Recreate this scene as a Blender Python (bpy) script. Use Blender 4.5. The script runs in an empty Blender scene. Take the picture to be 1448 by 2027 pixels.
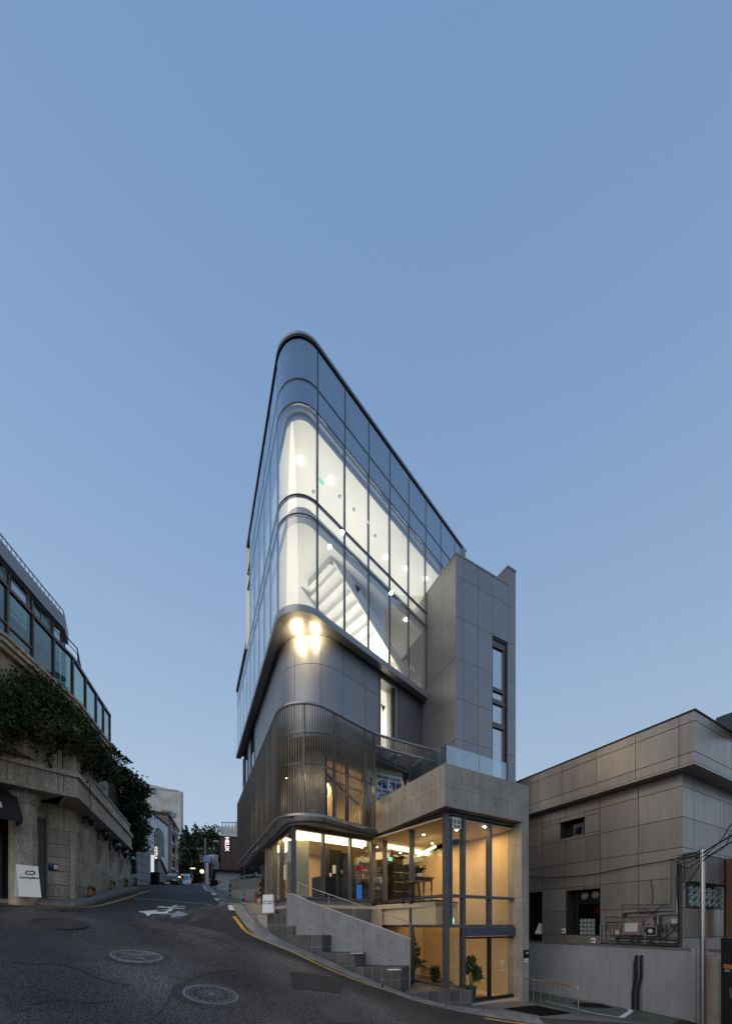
import bpy, bmesh, math, random
import numpy as np
from mathutils import Vector, Matrix
random.seed(7); rng = np.random.default_rng(7)
sc = bpy.context.scene
COL = sc.collection
# ------------------------------------------------------------------ camera
cam_d = bpy.data.cameras.new('camera'); cam = bpy.data.objects.new('camera', cam_d); COL.objects.link(cam)
cam.location = (0, 0, 0); cam.rotation_euler = (math.radians(90), 0, 0)
cam_d.sensor_fit = 'HORIZONTAL'; cam_d.sensor_width = 36.0; cam_d.lens = 36.0*725/1448
cam_d.shift_y = (1830-1013.5)/1448; cam_d.clip_start = 0.05; cam_d.clip_end = 900
sc.camera = cam
# ------------------------------------------------------------------ world: clear dusk sky
world = bpy.data.worlds.new('World'); sc.world = world; world.use_nodes = True
wn = world.node_tree.nodes; wl = world.node_tree.links
for n in list(wn): wn.remove(n)
SUN_EL, SUN_ROT = math.radians(3.0), math.radians(200)
sky = wn.new('ShaderNodeTexSky'); sky.sky_type = 'NISHITA'; sky.sun_disc = False
sky.sun_elevation = SUN_EL; sky.sun_rotation = SUN_ROT; sky.ozone_density = 3.0; sky.air_density = 1.0; sky.dust_density = 0.5
tc = wn.new('ShaderNodeTexCoord'); sx = wn.new('ShaderNodeSeparateXYZ'); wl.new(tc.outputs['Generated'], sx.inputs[0])
ramp = wn.new('ShaderNodeValToRGB'); wl.new(sx.outputs['Z'], ramp.inputs[0])
cr = ramp.color_ramp
cr.elements[0].position = 0.0; cr.elements[0].color = (0.47, 0.585, 0.725, 1)
cr.elements[1].position = 0.97; cr.elements[1].color = (0.170, 0.315, 0.56, 1)
for p, c in ((0.16, (0.455, 0.57, 0.715, 1)), (0.30, (0.41, 0.53, 0.69, 1)), (0.55, (0.305, 0.445, 0.65, 1)), (0.72, (0.25, 0.385, 0.61, 1)), (0.86, (0.205, 0.335, 0.57, 1))):
    e = cr.elements.new(p); e.color = c
mx = wn.new('ShaderNodeMixRGB'); mx.inputs[0].default_value = 0.03
skm = wn.new('ShaderNodeVectorMath'); skm.operation = 'SCALE'; skm.inputs['Scale'].default_value = 0.25
wl.new(sky.outputs[0], skm.inputs[0])
wl.new(ramp.outputs[0], mx.inputs[1]); wl.new(skm.outputs[0], mx.inputs[2])
bg = wn.new('ShaderNodeBackground'); bg.inputs['Strength'].default_value = 1.0
az = wn.new('ShaderNodeMapRange'); az.inputs['From Min'].default_value = -.7; az.inputs['From Max'].default_value = .7; az.inputs['To Min'].default_value = 1.045; az.inputs['To Max'].default_value = .955
wl.new(sx.outputs['X'], az.inputs['Value'])     # the west, on the left, keeps a little more light
azs = wn.new('ShaderNodeVectorMath'); azs.operation = 'SCALE'; wl.new(mx.outputs[0], azs.inputs[0]); wl.new(az.outputs[0], azs.inputs['Scale'])
wl.new(azs.outputs[0], bg.inputs[0])
wo = wn.new('ShaderNodeOutputWorld'); wl.new(bg.outputs[0], wo.inputs[0])
# ------------------------------------------------------------------ sun: last soft glow from low behind the camera
sun_d = bpy.data.lights.new('sun', 'SUN'); sun_d.energy = 1.2; sun_d.angle = math.radians(60); sun_d.color = (1.0, 0.84, 0.69)
sun = bpy.data.objects.new('sun', sun_d); COL.objects.link(sun)
sun.rotation_euler = Vector((0.55, 0.74, -0.40)).to_track_quat('-Z', 'Y').to_euler()
# ------------------------------------------------------------------ exposure
sc.view_settings.view_transform = 'Standard'; sc.view_settings.look = 'None'
sc.view_settings.exposure = 0.0; sc.view_settings.gamma = 1.0; sc.view_settings.use_curve_mapping = False
sc.cycles.use_denoising = True; sc.cycles.max_bounces = 10; sc.cycles.transparent_max_bounces = 32
sc.cycles.diffuse_bounces = 4; sc.cycles.glossy_bounces = 4; sc.cycles.sample_clamp_indirect = 4.0
sc.cycles.caustics_reflective = False; sc.cycles.caustics_refractive = False
# ------------------------------------------------------------------ small maths
F, HX, HY = 725.0, 724.0, 1830.0
def P(px, py, d): return Vector(((px-HX)/F*d, d, (HY-py)/F*d))
def V2(x, y=None): return Vector((x[0], x[1])) if y is None else Vector((x, y))
class Path:
    """a wall line in plan; the outside lies on the right of travel"""
    def __init__(s, pts):
        s.p = [V2(q) for q in pts]; s.s = [0.0]
        for a, b in zip(s.p, s.p[1:]): s.s.append(s.s[-1]+(b-a).length)
        s.len = s.s[-1]
    def seg(s, t):
        for i in range(len(s.p)-1):
            if t <= s.s[i+1]+1e-9: return i
        return len(s.p)-2
    def pos(s, t):
        i = s.seg(t); d = (s.p[i+1]-s.p[i]).normalized()
        return s.p[i]+d*(t-s.s[i])
    def tan(s, t):
        i = s.seg(t); return (s.p[i+1]-s.p[i]).normalized()
    def nor(s, t):
        # vertex normals are averaged so offset strips stay closed round corners
        for i in range(1, len(s.p)-1):
            if abs(s.s[i]-t) < 1e-6:
                a = (s.p[i]-s.p[i-1]).normalized(); b = (s.p[i+1]-s.p[i]).normalized()
                na, nb = V2(a.y, -a.x), V2(b.y, -b.x); m = (na+nb).normalized()
                return m/max(0.3, m.dot(na))
        d = s.tan(t); return V2(d.y, -d.x)
    def at(s, t, z, w=0.0):
        q = s.pos(t)+s.nor(t)*w; return Vector((q.x, q.y, z))
    def hit(s, px):
        r = (px-HX)/F; best = None
        for i in range(len(s.p)-1):
            a, b = s.p[i], s.p[i+1]; fa, fb = a.x-r*a.y, b.x-r*b.y
            if abs(fa-fb) < 1e-9: continue
            k = fa/(fa-fb); ok = -1e-6 <= k <= 1+1e-6
            end = (i == 0 and k < 0) or (i == len(s.p)-2 and k > 1)
            if ok: return s.s[i]+k*(s.s[i+1]-s.s[i])
            if end and (a+(b-a)*k).y > 0.5 and (best is None or abs(k-.5) < best[0]): best = (abs(k-.5), s.s[i]+k*(s.s[i+1]-s.s[i]))
        return best[1]
    def z(s, px, py): return (HY-py)/F*s.pos(s.hit(px)).y
    def between(s, a, b): return [a]+[q for q in s.s if a+1e-6 < q < b-1e-6]+[b]
# ------------------------------------------------------------------ mesh builder
def worldloc(o):
    v = Vector((0, 0, 0))
    while o is not None: v += o.location; o = o.parent
    return v
class MB:
    def __init__(s): s.v = []; s.f = []
    def add(s, vs, fs):
        n = len(s.v); s.v += [Vector(q) for q in vs]; s.f += [tuple(i+n for i in q) for q in fs]; return s
    def hexa(s, a):
        return s.add(a, [(0,3,2,1), (4,5,6,7), (0,1,5,4), (1,2,6,5), (2,3,7,6), (3,0,4,7)])
    def box(s, x0, x1, y0, y1, z0, z1):
        return s.hexa([(x0,y0,z0),(x1,y0,z0),(x1,y1,z0),(x0,y1,z0),(x0,y0,z1),(x1,y0,z1),(x1,y1,z1),(x0,y1,z1)])
    def obox(s, c, ax, ay, az, hx, hy, hz):
        c = Vector(c); X, Y, Z = Vector(ax)*hx, Vector(ay)*hy, Vector(az)*hz
        return s.hexa([c-X-Y-Z, c+X-Y-Z, c+X+Y-Z, c-X+Y-Z, c-X-Y+Z, c+X-Y+Z, c+X+Y+Z, c-X+Y+Z])
    def strip(s, path, s0, s1, z0, z1, w0, w1):
        ts = path.between(s0, s1); vs = []; fs = []
        zf = lambda z, t: z(t) if callable(z) else z
        for t in ts:
            a, b = zf(z0, t), zf(z1, t)
            vs += [path.at(t, a, w0), path.at(t, a, w1), path.at(t, b, w1), path.at(t, b, w0)]
        m = len(ts)
        for i in range(m-1):
            for k in range(4):
                fs.append((4*i+k, 4*i+(k+1) % 4, 4*i+4+(k+1) % 4, 4*i+4+k))
        fs += [(3,2,1,0), tuple(4*(m-1)+k for k in range(4))]
        return s.add(vs, fs)
    def prism(s, poly, z0, z1):
        n = len(poly); zb = z0 if isinstance(z0, (list, tuple)) else [z0]*n; zt = z1 if isinstance(z1, (list, tuple)) else [z1]*n
        vs = [(p[0], p[1], zb[i]) for i, p in enumerate(poly)]+[(p[0], p[1], zt[i]) for i, p in enumerate(poly)]
        fs = [tuple(range(n-1, -1, -1)), tuple(range(n, 2*n))]+[(i, (i+1) % n, n+(i+1) % n, n+i) for i in range(n)]
        return s.add(vs, fs)
    def slab(s, pts3, thick):
        """closed plate: a planar outline pushed along vector thick"""
        n = len(pts3); t = Vector(thick); vs = [Vector(p) for p in pts3]+[Vector(p)+t for p in pts3]
        return s.add(vs, [tuple(range(n-1, -1, -1)), tuple(range(n, 2*n))]+[(i, (i+1) % n, n+(i+1) % n, n+i) for i in range(n)])
    def tube(s, pts, r, n=8, cap=True):
        pts = [Vector(p) for p in pts]; m = len(pts); vs = []; fs = []
        rr = r if isinstance(r, (list, tuple)) else [r]*m
        up = Vector((0, 0, 1)); prev = None
        for i, p in enumerate(pts):
            d = (pts[min(i+1, m-1)]-pts[max(i-1, 0)]).normalized()
            if prev is None:
                x = d.cross(up if abs(d.z) < .95 else Vector((1, 0, 0))).normalized()
            else:
                x = (prev-d*prev.dot(d)).normalized()
            prev = x; y = d.cross(x)
            for k in range(n):
                a = 2*math.pi*k/n; vs.append(p+(x*math.cos(a)+y*math.sin(a))*rr[i])
        for i in range(m-1):
            for k in range(n): fs.append((i*n+k, i*n+(k+1) % n, (i+1)*n+(k+1) % n, (i+1)*n+k))
        if cap: fs += [tuple(range(n-1, -1, -1)), tuple((m-1)*n+k for k in range(n))]
        return s.add(vs, fs)
    def lathe(s, c, prof, n=16, ax=(0,0,1)):
        c = Vector(c); q = Vector((0,0,1)).rotation_difference(Vector(ax)); vs = []; fs = []
        for r, z in prof:
            for k in range(n):
                a = 2*math.pi*k/n; vs.append(c+q @ Vector((r*math.cos(a), r*math.sin(a), z)))
        m = len(prof)
        for i in range(m-1):
            for k in range(n): fs.append((i*n+k, i*n+(k+1) % n, (i+1)*n+(k+1) % n, (i+1)*n+k))
        fs += [tuple(range(n-1, -1, -1)), tuple((m-1)*n+k for k in range(n))]
        return s.add(vs, fs)
    def ball(s, c, r, n=12, m=8, sc3=(1,1,1)):
        prof = [(max(1e-4, math.sin(math.pi*i/m)), -math.cos(math.pi*i/m)) for i in range(m+1)]
        t = MB().lathe((0,0,0), prof, n); c = Vector(c)
        return s.add([c+Vector((v.x*sc3[0], v.y*sc3[1], v.z*sc3[2]))*r for v in t.v], t.f)
    def build(s, name, mat, parent=None, smooth=False, bevel=0, origin=None):
        if parent is not None: o = worldloc(parent)
        elif origin is not None: o = Vector(origin)
        else:
            xs = [v.x for v in s.v]; ys = [v.y for v in s.v]; zs = [v.z for v in s.v]
            o = Vector(((min(xs)+max(xs))/2, (min(ys)+max(ys))/2, min(zs)))
        me = bpy.data.meshes.new(name)
        me.from_pydata([tuple(v-o) for v in s.v], [], s.f)
        bm = bmesh.new(); bm.from_mesh(me); bmesh.ops.recalc_face_normals(bm, faces=bm.faces); bm.to_mesh(me); bm.free()
        if smooth:
            me.polygons.foreach_set('use_smooth', [True]*len(me.polygons)); me.set_sharp_from_angle(angle=math.radians(38))
        me.materials.append(mat)
        ob = bpy.data.objects.new(name, me); COL.objects.link(ob)
        if parent is not None: ob.parent = parent
        else: ob.location = o
        if bevel:
            b = ob.modifiers.new('bevel', 'BEVEL'); b.width = bevel; b.segments = 2; b.limit_method = 'ANGLE'
        return ob
def thing(name, label, cat, loc, group=None):
    o = bpy.data.objects.new(name, None); COL.objects.link(o); o.location = Vector(loc); o.empty_display_size = .2
    return tag(o, label, cat, group)
def tag(o, label, cat, group=None):
    o['label'] = label; o['category'] = cat
    if group: o['group'] = group
    return o
def struct(o): o['kind'] = 'structure'; return o
def stuff(o): o['kind'] = 'stuff'; return o
def copy_tree(o, parent=None):
    c = o.copy(); COL.objects.link(c); c.parent = parent
    for ch in o.children: copy_tree(ch, c)
    return c
def inst(src, parent, loc, rotz=0.0):
    """another piece alike: shares src's mesh"""
    c = src.copy(); COL.objects.link(c); c.parent = parent; c.location = Vector(loc)-worldloc(parent); c.rotation_euler = (0, 0, rotz); return c
def text(body, size, mat, parent, o, right, up, name='lettering', extrude=.004, align='CENTER', bold=0.0, sx=1.0):
    cu = bpy.data.curves.new(name, 'FONT'); cu.body = body; cu.size = size; cu.align_x = align; cu.align_y = 'CENTER'
    cu.extrude = extrude; cu.offset = bold; cu.resolution_u = 2
    t = bpy.data.objects.new(name+'_curve', cu); COL.objects.link(t)
    dg = bpy.context.evaluated_depsgraph_get(); dg.update()
    me = bpy.data.meshes.new_from_object(t.evaluated_get(dg)); bpy.data.objects.remove(t); bpy.data.curves.remove(cu)
    right = Vector(right).normalized(); up = Vector(up).normalized(); n = right.cross(up)
    M4 = Matrix((right*sx, up, n)).transposed().to_4x4(); M4.translation = Vector(o)-worldloc(parent)
    me.transform(M4); me.materials.clear(); me.materials.append(mat); me.name = name
    ob = bpy.data.objects.new(name, me); COL.objects.link(ob); ob.parent = parent; return ob
# ------------------------------------------------------------------ materials
MATS = {}
def M(name, col, rough=.6, metal=0.0, var=.12, scale=3.0, bump=0.0, bscale=60.0, speck=0.0, sscale=160.0, streak=0.0, spec=.4, island=0.0, objr=0.0):
    if name in MATS: return MATS[name]
    m = bpy.data.materials.new(name); m.use_nodes = True; nt = m.node_tree; N = nt.nodes; L = nt.links
    b = N['Principled BSDF']; b.inputs['Roughness'].default_value = rough; b.inputs['Metallic'].default_value = metal
    b.inputs['Specular IOR Level'].default_value = spec
    g = N.new('ShaderNodeNewGeometry'); pos = g.outputs['Position']
    def noise(sc_, det=5, vec=pos):
        n = N.new('ShaderNodeTexNoise'); n.inputs['Scale'].default_value = sc_; n.inputs['Detail'].default_value = det; L.new(vec, n.inputs['Vector']); return n.outputs['Fac']
    def mul(a, amount, lo=.3, hi=.7):
        mr = N.new('ShaderNodeMapRange'); mr.inputs['From Min'].default_value = lo; mr.inputs['From Max'].default_value = hi
        mr.inputs['To Min'].default_value = 1-amount; mr.inputs['To Max'].default_value = 1+amount; L.new(a, mr.inputs['Value']); return mr.outputs[0]
    fac = None
    def comb(x):
        nonlocal fac
        if fac is None: fac = x; return
        q = N.new('ShaderNodeMath'); q.operation = 'MULTIPLY'; L.new(fac, q.inputs[0]); L.new(x, q.inputs[1]); fac = q.outputs[0]
    if var: comb(mul(noise(scale), var))
    if speck: comb(mul(noise(sscale, 2), speck, .40, .60))
    if streak:
        mp = N.new('ShaderNodeMapping'); mp.inputs['Scale'].default_value = (1, 1, .07); L.new(pos, mp.inputs['Vector'])
        comb(mul(noise(7.0, 6, mp.outputs[0]), streak, .35, .75))
    if objr:
        oi = N.new('ShaderNodeObjectInfo'); comb(mul(oi.outputs['Random'], objr, 0, 1))
    if island: comb(mul(g.outputs['Random Per Island'], island, 0, 1))
    if fac is not None:
        vm = N.new('ShaderNodeVectorMath'); vm.operation = 'SCALE'; vm.inputs[0].default_value = col[:3]; L.new(fac, vm.inputs['Scale']); L.new(vm.outputs[0], b.inputs['Base Color'])
        rr = N.new('ShaderNodeMath'); rr.operation = 'MULTIPLY_ADD'; L.new(fac, rr.inputs[0]); rr.inputs[1].default_value = -.15; rr.inputs[2].default_value = rough+.15; L.new(rr.outputs[0], b.inputs['Roughness'])
    else: b.inputs['Base Color'].default_value = (*col[:3], 1)
    if bump:
        bn = N.new('ShaderNodeBump'); bn.inputs['Strength'].default_value = bump; bn.inputs['Distance'].default_value = .02; L.new(noise(bscale, 4), bn.inputs['Height']); L.new(bn.outputs[0], b.inputs['Normal'])
    MATS[name] = m; return m
def EM(name, col, s):
    if name in MATS: return MATS[name]
    m = bpy.data.materials.new(name); m.use_nodes = True; N = m.node_tree.nodes
    for n in list(N): N.remove(n)
    e = N.new('ShaderNodeEmission'); e.inputs[0].default_value = (*col, 1); e.inputs[1].default_value = s
    o = N.new('ShaderNodeOutputMaterial'); m.node_tree.links.new(e.outputs[0], o.inputs[0]); MATS[name] = m; return m
def GLASS(name, tint=(.93,.96,.95), r0=.08, p=3.5, rough=0.0):
    if name in MATS: return MATS[name]
    m = bpy.data.materials.new(name); m.use_nodes = True; N = m.node_tree.nodes; L = m.node_tree.links
    for n in list(N): N.remove(n)
    lw = N.new('ShaderNodeLayerWeight'); lw.inputs[0].default_value = .5
    pw = N.new('ShaderNodeMath'); pw.operation = 'POWER'; L.new(lw.outputs['Facing'], pw.inputs[0]); pw.inputs[1].default_value = p
    ma = N.new('ShaderNodeMath'); ma.operation = 'MULTIPLY_ADD'; L.new(pw.outputs[0], ma.inputs[0]); ma.inputs[1].default_value = .9-r0; ma.inputs[2].default_value = r0
    t = N.new('ShaderNodeBsdfTransparent'); t.inputs[0].default_value = (*tint, 1)
    g = N.new('ShaderNodeBsdfGlossy'); g.inputs['Roughness'].default_value = rough; g.inputs[0].default_value = (.92, .96, 1, 1)
    mix = N.new('ShaderNodeMixShader'); L.new(ma.outputs[0], mix.inputs[0]); L.new(t.outputs[0], mix.inputs[1]); L.new(g.outputs[0], mix.inputs[2])
    o = N.new('ShaderNodeOutputMaterial'); L.new(mix.outputs[0], o.inputs[0]); MATS[name] = m; return m
asphalt = M('asphalt', (.078,.073,.070), .8, var=.30, scale=.55, bump=.6, bscale=60, speck=.85, sscale=48)
def weather_asphalt(m, arcs=.34, cracks=.6):
    """tyre-polished arcs, oil stains and fine cracks worn into the surfacing"""
    nt = m.node_tree; N = nt.nodes; L = nt.links; b = N['Principled BSDF']; src = b.inputs['Base Color'].links[0].from_socket
    g = N.new('ShaderNodeNewGeometry'); sub = N.new('ShaderNodeVectorMath'); sub.operation = 'SUBTRACT'; sub.inputs[1].default_value = (3.5, 22.0, 0); L.new(g.outputs['Position'], sub.inputs[0])
    w = N.new('ShaderNodeTexWave'); w.wave_type = 'RINGS'; w.rings_direction = 'Z'; w.inputs['Scale'].default_value = .12; w.inputs['Distortion'].default_value = 5.5; w.inputs['Detail'].default_value = 4; w.inputs['Detail Scale'].default_value = .8; L.new(sub.outputs[0], w.inputs['Vector'])
    n1 = N.new('ShaderNodeTexNoise'); n1.inputs['Scale'].default_value = .45; n1.inputs['Detail'].default_value = 6; L.new(g.outputs['Position'], n1.inputs['Vector'])
    def mr(s, a, b_, lo, hi):
        q = N.new('ShaderNodeMapRange'); q.inputs['From Min'].default_value = a; q.inputs['From Max'].default_value = b_; q.inputs['To Min'].default_value = lo; q.inputs['To Max'].default_value = hi; L.new(s, q.inputs['Value']); return q.outputs[0]
    def mu(x, y):
        q = N.new('ShaderNodeMath'); q.operation = 'MULTIPLY'; L.new(x, q.inputs[0]); L.new(y, q.inputs[1]); return q.outputs[0]
    f = mu(mr(w.outputs['Fac'], .15, .75, 1-arcs, 1.08), mr(n1.outputs['Fac'], .36, .62, .66, 1.18))
    n2 = N.new('ShaderNodeTexNoise'); n2.inputs['Scale'].default_value = 1.1; n2.inputs['Detail'].default_value = 3; L.new(g.outputs['Position'], n2.inputs['Vector'])
    ad = N.new('ShaderNodeVectorMath'); ad.operation = 'ADD'; L.new(g.outputs['Position'], ad.inputs[0]); L.new(n2.outputs['Color'], ad.inputs[1])
    v = N.new('ShaderNodeTexVoronoi'); v.feature = 'DISTANCE_TO_EDGE'; v.inputs['Scale'].default_value = .38; L.new(ad.outputs[0], v.inputs['Vector'])
    f = mu(f, mr(v.outputs['Distance'], .0, .007, 1-cracks, 1))
    vm = N.new('ShaderNodeVectorMath'); vm.operation = 'SCALE'; L.new(src, vm.inputs[0]); L.new(f, vm.inputs['Scale']); L.new(vm.outputs[0], b.inputs['Base Color'])
weather_asphalt(asphalt)
asphalt_new = M('dark_asphalt', (.030,.030,.034), .72, var=.25, scale=.7, bump=.5, bscale=70, speck=.5, sscale=60)
asphalt_patch = M('patch_asphalt', (.034,.034,.036), .8, var=.15, scale=1.5, bump=.5, bscale=100, speck=.3, sscale=110)
gutter_m = M('gutter_concrete', (.24,.235,.22), .8, var=.3, scale=2.5, bump=.3, bscale=60, speck=.35, sscale=70, objr=.10)
kerb_m = M('kerb_concrete', (.20,.195,.185), .8, var=.25, scale=3, bump=.3, speck=.3, sscale=80, objr=.14)
yellow_m = M('yellow_paint', (.62,.36,.07), .6, var=.25, scale=6, speck=.2)
white_m = M('white_paint', (.74,.75,.76), .6, var=.2, scale=8, speck=.2)
worn_white = M('worn_white_paint', (.28,.30,.33), .7, var=.35, scale=14, speck=.5, sscale=60)
conc = M('fair_concrete', (.30,.285,.255), .65, var=.16, scale=1.6, bump=.12, bscale=30, speck=.06, streak=.12)
conc_cool = M('ramp_concrete', (.25,.25,.25), .65, var=.14, scale=1.8, bump=.12, bscale=30, speck=.06, streak=.08)
hole_m = M('tie_hole_shadow_plug', (.05,.05,.05), .8, var=.1)
panel_m = M('grey_metal_panel', (.26,.265,.28), .42, .5, var=.03, scale=1.2, objr=.05)
panel_d = M('dark_grey_metal_panel', (.17,.175,.19), .38, .45, var=.06, scale=1.2, objr=.06)
joint_m = M('joint_black', (.02,.02,.022), .8, var=0)
lip_m = M('light_metal_trim', (.30,.305,.315), .35, .6, var=.06)
alu_dark = M('dark_aluminium', (.028,.03,.035), .4, .4, var=.05)
alu_grey = M('grey_aluminium', (.115,.113,.118), .4, .4, var=.05)
steel = M('brushed_steel', (.36,.355,.34), .3, .9, var=.08)
slat_m = M('slat_metal', (.170,.150,.128), .42, .5, var=.08)
white_wall = M('white_plaster', (.80,.79,.76), .7, var=.03)
ceil_w = M('white_ceiling', (.82,.81,.78), .7, var=.02)
beige = M('beige_plaster', (.58,.43,.25), .6, var=.06, scale=1.2, streak=.05)
beige_c = M('cream_ceiling', (.66,.54,.36), .7, var=.03)
wood_floor = M('pale_floor', (.55,.47,.36), .5, var=.08)
black_m = M('black_satin', (.011,.010,.010), .55, var=.1, spec=.2)
darkwood = M('dark_wood', (.035,.022,.015), .4, var=.2, scale=9)
tile_m = M('dark_slate_tile', (.082,.078,.078), .5, var=.3, scale=3, bump=.15, bscale=25, speck=.2, objr=.22)
grout_m = M('pale_grout', (.38,.37,.35), .85, var=.1)
granite = M('granite', (.44,.375,.30), .65, var=.16, scale=1.1, bump=.2, bscale=80, speck=.45, sscale=40, streak=.24, objr=.12)
granite_d = M('granite_joint', (.05,.042,.035), .85, var=.1)
paper_m = M('white_board', (.80,.79,.76), .5, var=.03)
green_leaf = M('dark_leaf', (.040,.058,.020), .6, var=.3, scale=.9, island=.65, spec=.2)
brown_leaf = M('brown_leaf', (.07,.045,.022), .6, var=.3, scale=1.5, island=.6, spec=.2)
leaf2 = M('mid_leaf', (.05,.082,.030), .6, var=.3, scale=.8, island=.6, spec=.2)
forest_leaf = M('forest_leaf', (.030,.046,.022), .7, var=.35, scale=.35, island=.6, spec=.15)
house_leaf = M('house_plant_leaf', (.036,.062,.020), .4, var=.2, island=.4)
bark = M('bark', (.06,.045,.035), .9, var=.3, scale=6, bump=.4, bscale=20)
rpanel = M('bronze_panel', (.30,.272,.245), .34, .55, var=.07, scale=.8, streak=.10, objr=.10)
rpanel_j = M('bronze_joint', (.02,.018,.016), .8, var=0)
greywall = M('grey_painted_wall', (.25,.265,.285), .8, var=.10, scale=1.3, bump=.45, bscale=60, streak=.08)
green_floor = M('green_epoxy', (.085,.105,.082), .5, var=.18, scale=1.4)
glass_up = GLASS('curtain_glass', (.96,.97,.95), .08, 3.2)
glass_sp = GLASS('spandrel_glass', (.56,.65,.73), .24, 2.6)
glass_lo = GLASS('clear_glass', (.96,.97,.95), .018, 4.0)
glass_green = GLASS('green_glass', (.44,.60,.55), .09, 3.6)
glass_dark = GLASS('dark_glass', (.10,.12,.14), .16, 2.5)
warm_lamp = EM('warm_lamp', (1, .80, .48), 9.0)
warm_cove = EM('warm_cove', (1, .78, .42), 4.2)
white_lamp = EM('white_lamp', (1, .96, .86), 20.0)
bulb_m = EM('bulb', (1, .82, .52), 16.0)
def lamp(name, kind, loc, energy, col, size=.3, rot=None, sy=None, spot=None, parent=None):
    d = bpy.data.lights.new(name, kind); d.energy = energy; d.color = col
    if kind == 'AREA':
        d.size = size
        if sy: d.shape = 'RECTANGLE'; d.size_y = sy
    elif kind == 'SPOT':
        d.spot_size = spot or 1.6; d.spot_blend = .6; d.shadow_soft_size = size
    else: d.shadow_soft_size = size
    o = bpy.data.objects.new(name, d); COL.objects.link(o); o.location = Vector(loc)
    if rot is not None: o.rotation_euler = Vector(rot).to_track_quat('-Z', 'Y').to_euler()
    return o
def leaves(name, mat, blobs, n, size, parent=None, hollow=.55, aspect=.5, thing_args=None, kind=None, flat=0.0):
    """a crown: leaf-sized faces spread through a few overlapping volumes"""
    wts = np.array([b[1][0]*b[1][1]*b[1][2] for b in blobs])**.66; wts /= wts.sum()
    pick = rng.choice(len(blobs), n, p=wts)
    C = np.array([tuple(b[0]) for b in blobs])[pick]; R = np.array([tuple(b[1]) for b in blobs])[pick]
    d = rng.normal(size=(n, 3)); d /= np.linalg.norm(d, axis=1)[:, None]
    rad = (hollow+(1-hollow)*rng.random(n)**.6)*(1+.22*rng.normal(size=n)*(rng.random(n) < .35))
    c = C+d*rad[:, None]*R
    c += .10*np.sin(c[:, [1, 2, 0]]*5.1)*R.mean()
    nrm = d+rng.normal(size=(n, 3))*.9; nrm[:, 2] += flat; nrm /= np.linalg.norm(nrm, axis=1)[:, None]
    a = np.cross(nrm, rng.normal(size=(n, 3))); a /= np.linalg.norm(a, axis=1)[:, None]; b = np.cross(nrm, a)
    sz = size*(.6+.8*rng.random(n))[:, None]
    v = np.stack([c-a*sz, c+b*sz*aspect+nrm*sz*.15, c+a*sz, c-b*sz*aspect+nrm*sz*.15], 1).reshape(-1, 3)
    o = worldloc(parent) if parent is not None else Vector(v.mean(0))
    v = v-np.array(o)
    me = bpy.data.meshes.new(name); me.vertices.add(4*n); me.vertices.foreach_set('co', v.ravel())
    me.loops.add(4*n); me.loops.foreach_set('vertex_index', np.arange(4*n)); me.polygons.add(n)
    me.polygons.foreach_set('loop_start', np.arange(0, 4*n, 4)); me.update(calc_edges=True); me.validate()
    me.materials.append(mat)
    ob = bpy.data.objects.new(name, me); COL.objects.link(ob)
    if parent is not None: ob.parent = parent
    else: ob.location = o
    return ob
# ================================================================== GROUND: a steep side street meeting a cross street
def cp(px, py, d): q = P(px, py, d); return (q.x, q.y, q.z)
GC = [cp(458,1800,12.6), cp(480,1826,12.0), cp(500,1850,11.4), cp(550,1873,10.8), cp(600,1892,10.3), cp(700,1937,9.7), cp(811,1979,9.6),
      cp(870,1995,9.75), cp(930,2007,9.9), cp(1000,2019,9.8), cp(1080,2030,9.7), (3.4,11.0,-2.50), (4.9,11.9,-2.55), (3.6,10.4,-2.50),
      cp(0,1791,12.0), cp(75,1794,12.3), cp(150,1796,12.7), cp(215,1780,16.0), cp(290,1762,21.0), cp(325,1806,13.4), cp(404,1754,32.7), cp(340,1757.5,46), cp(385,1749,62), cp(350,1754.5,50), cp(365,1751.5,56), cp(372,1750,80),
      cp(430,1768,20.0), cp(300,1752,27), cp(325,1757,36),
      (-6.85,8.2,.01), (-5.55,8.0,-.375), (-4.5,7.2,-.64), (-2.62,6.2,-1.2), (0,0,-2.0), (2.2,0,-2.4), (-3,0,-1.5), (-6,2,-.8), (0,4,-1.88), (2.5,5,-2.3), (0,6.5,-1.77), (-4,4,-1.08), (-6,5,-.58),
      (-8.2,6.5,-.12), (-10,4,-.2), (-16,8,.5), (-30,10,1.6), (-60,0,2), (-14,-10,0), (0,-12,-2.0), (0,-60,-4), (40,-40,-8), (60,20,-9), (-60,-60,0),
      cp(505,1786,19), cp(450,1765,24), (-3.6,14,.55), (-2.5,20,1.3), (-4,30,3.0), (-8,50,5.0),
      (5.4,9.2,-2.72), (7.5,9,-2.80), (6.0,13,-2.66), (7.4,16.4,-2.70), (8.5,11.9,-2.72), (7,20,-2.75), (10,8.5,-3.0), (4.6,6.5,-2.8), (9,5,-3.5), (14,8,-3.6),
      (2,13,-2.55), (4,12,-2.5), (1.2,11.2,-2.15), (6,26,-2.6), (14,20,-3), (20,40,-3),
      (-40,70,9), (-28,60,8), (-60,40,6), (0,90,9), (-90,120,12), (60,90,-4), (120,-100,-10), (-120,-100,2), (140,140,-4), (-140,150,12), (-20,140,13)]
def _phi(r2): return np.where(r2 > 1e-12, .5*r2*np.log(np.maximum(r2, 1e-12)), 0.0)
_G = np.array(GC); _n = len(_G); _S = 20.0
_d2 = ((_G[:, None, :2]-_G[None, :, :2])**2).sum(-1)/_S**2
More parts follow.
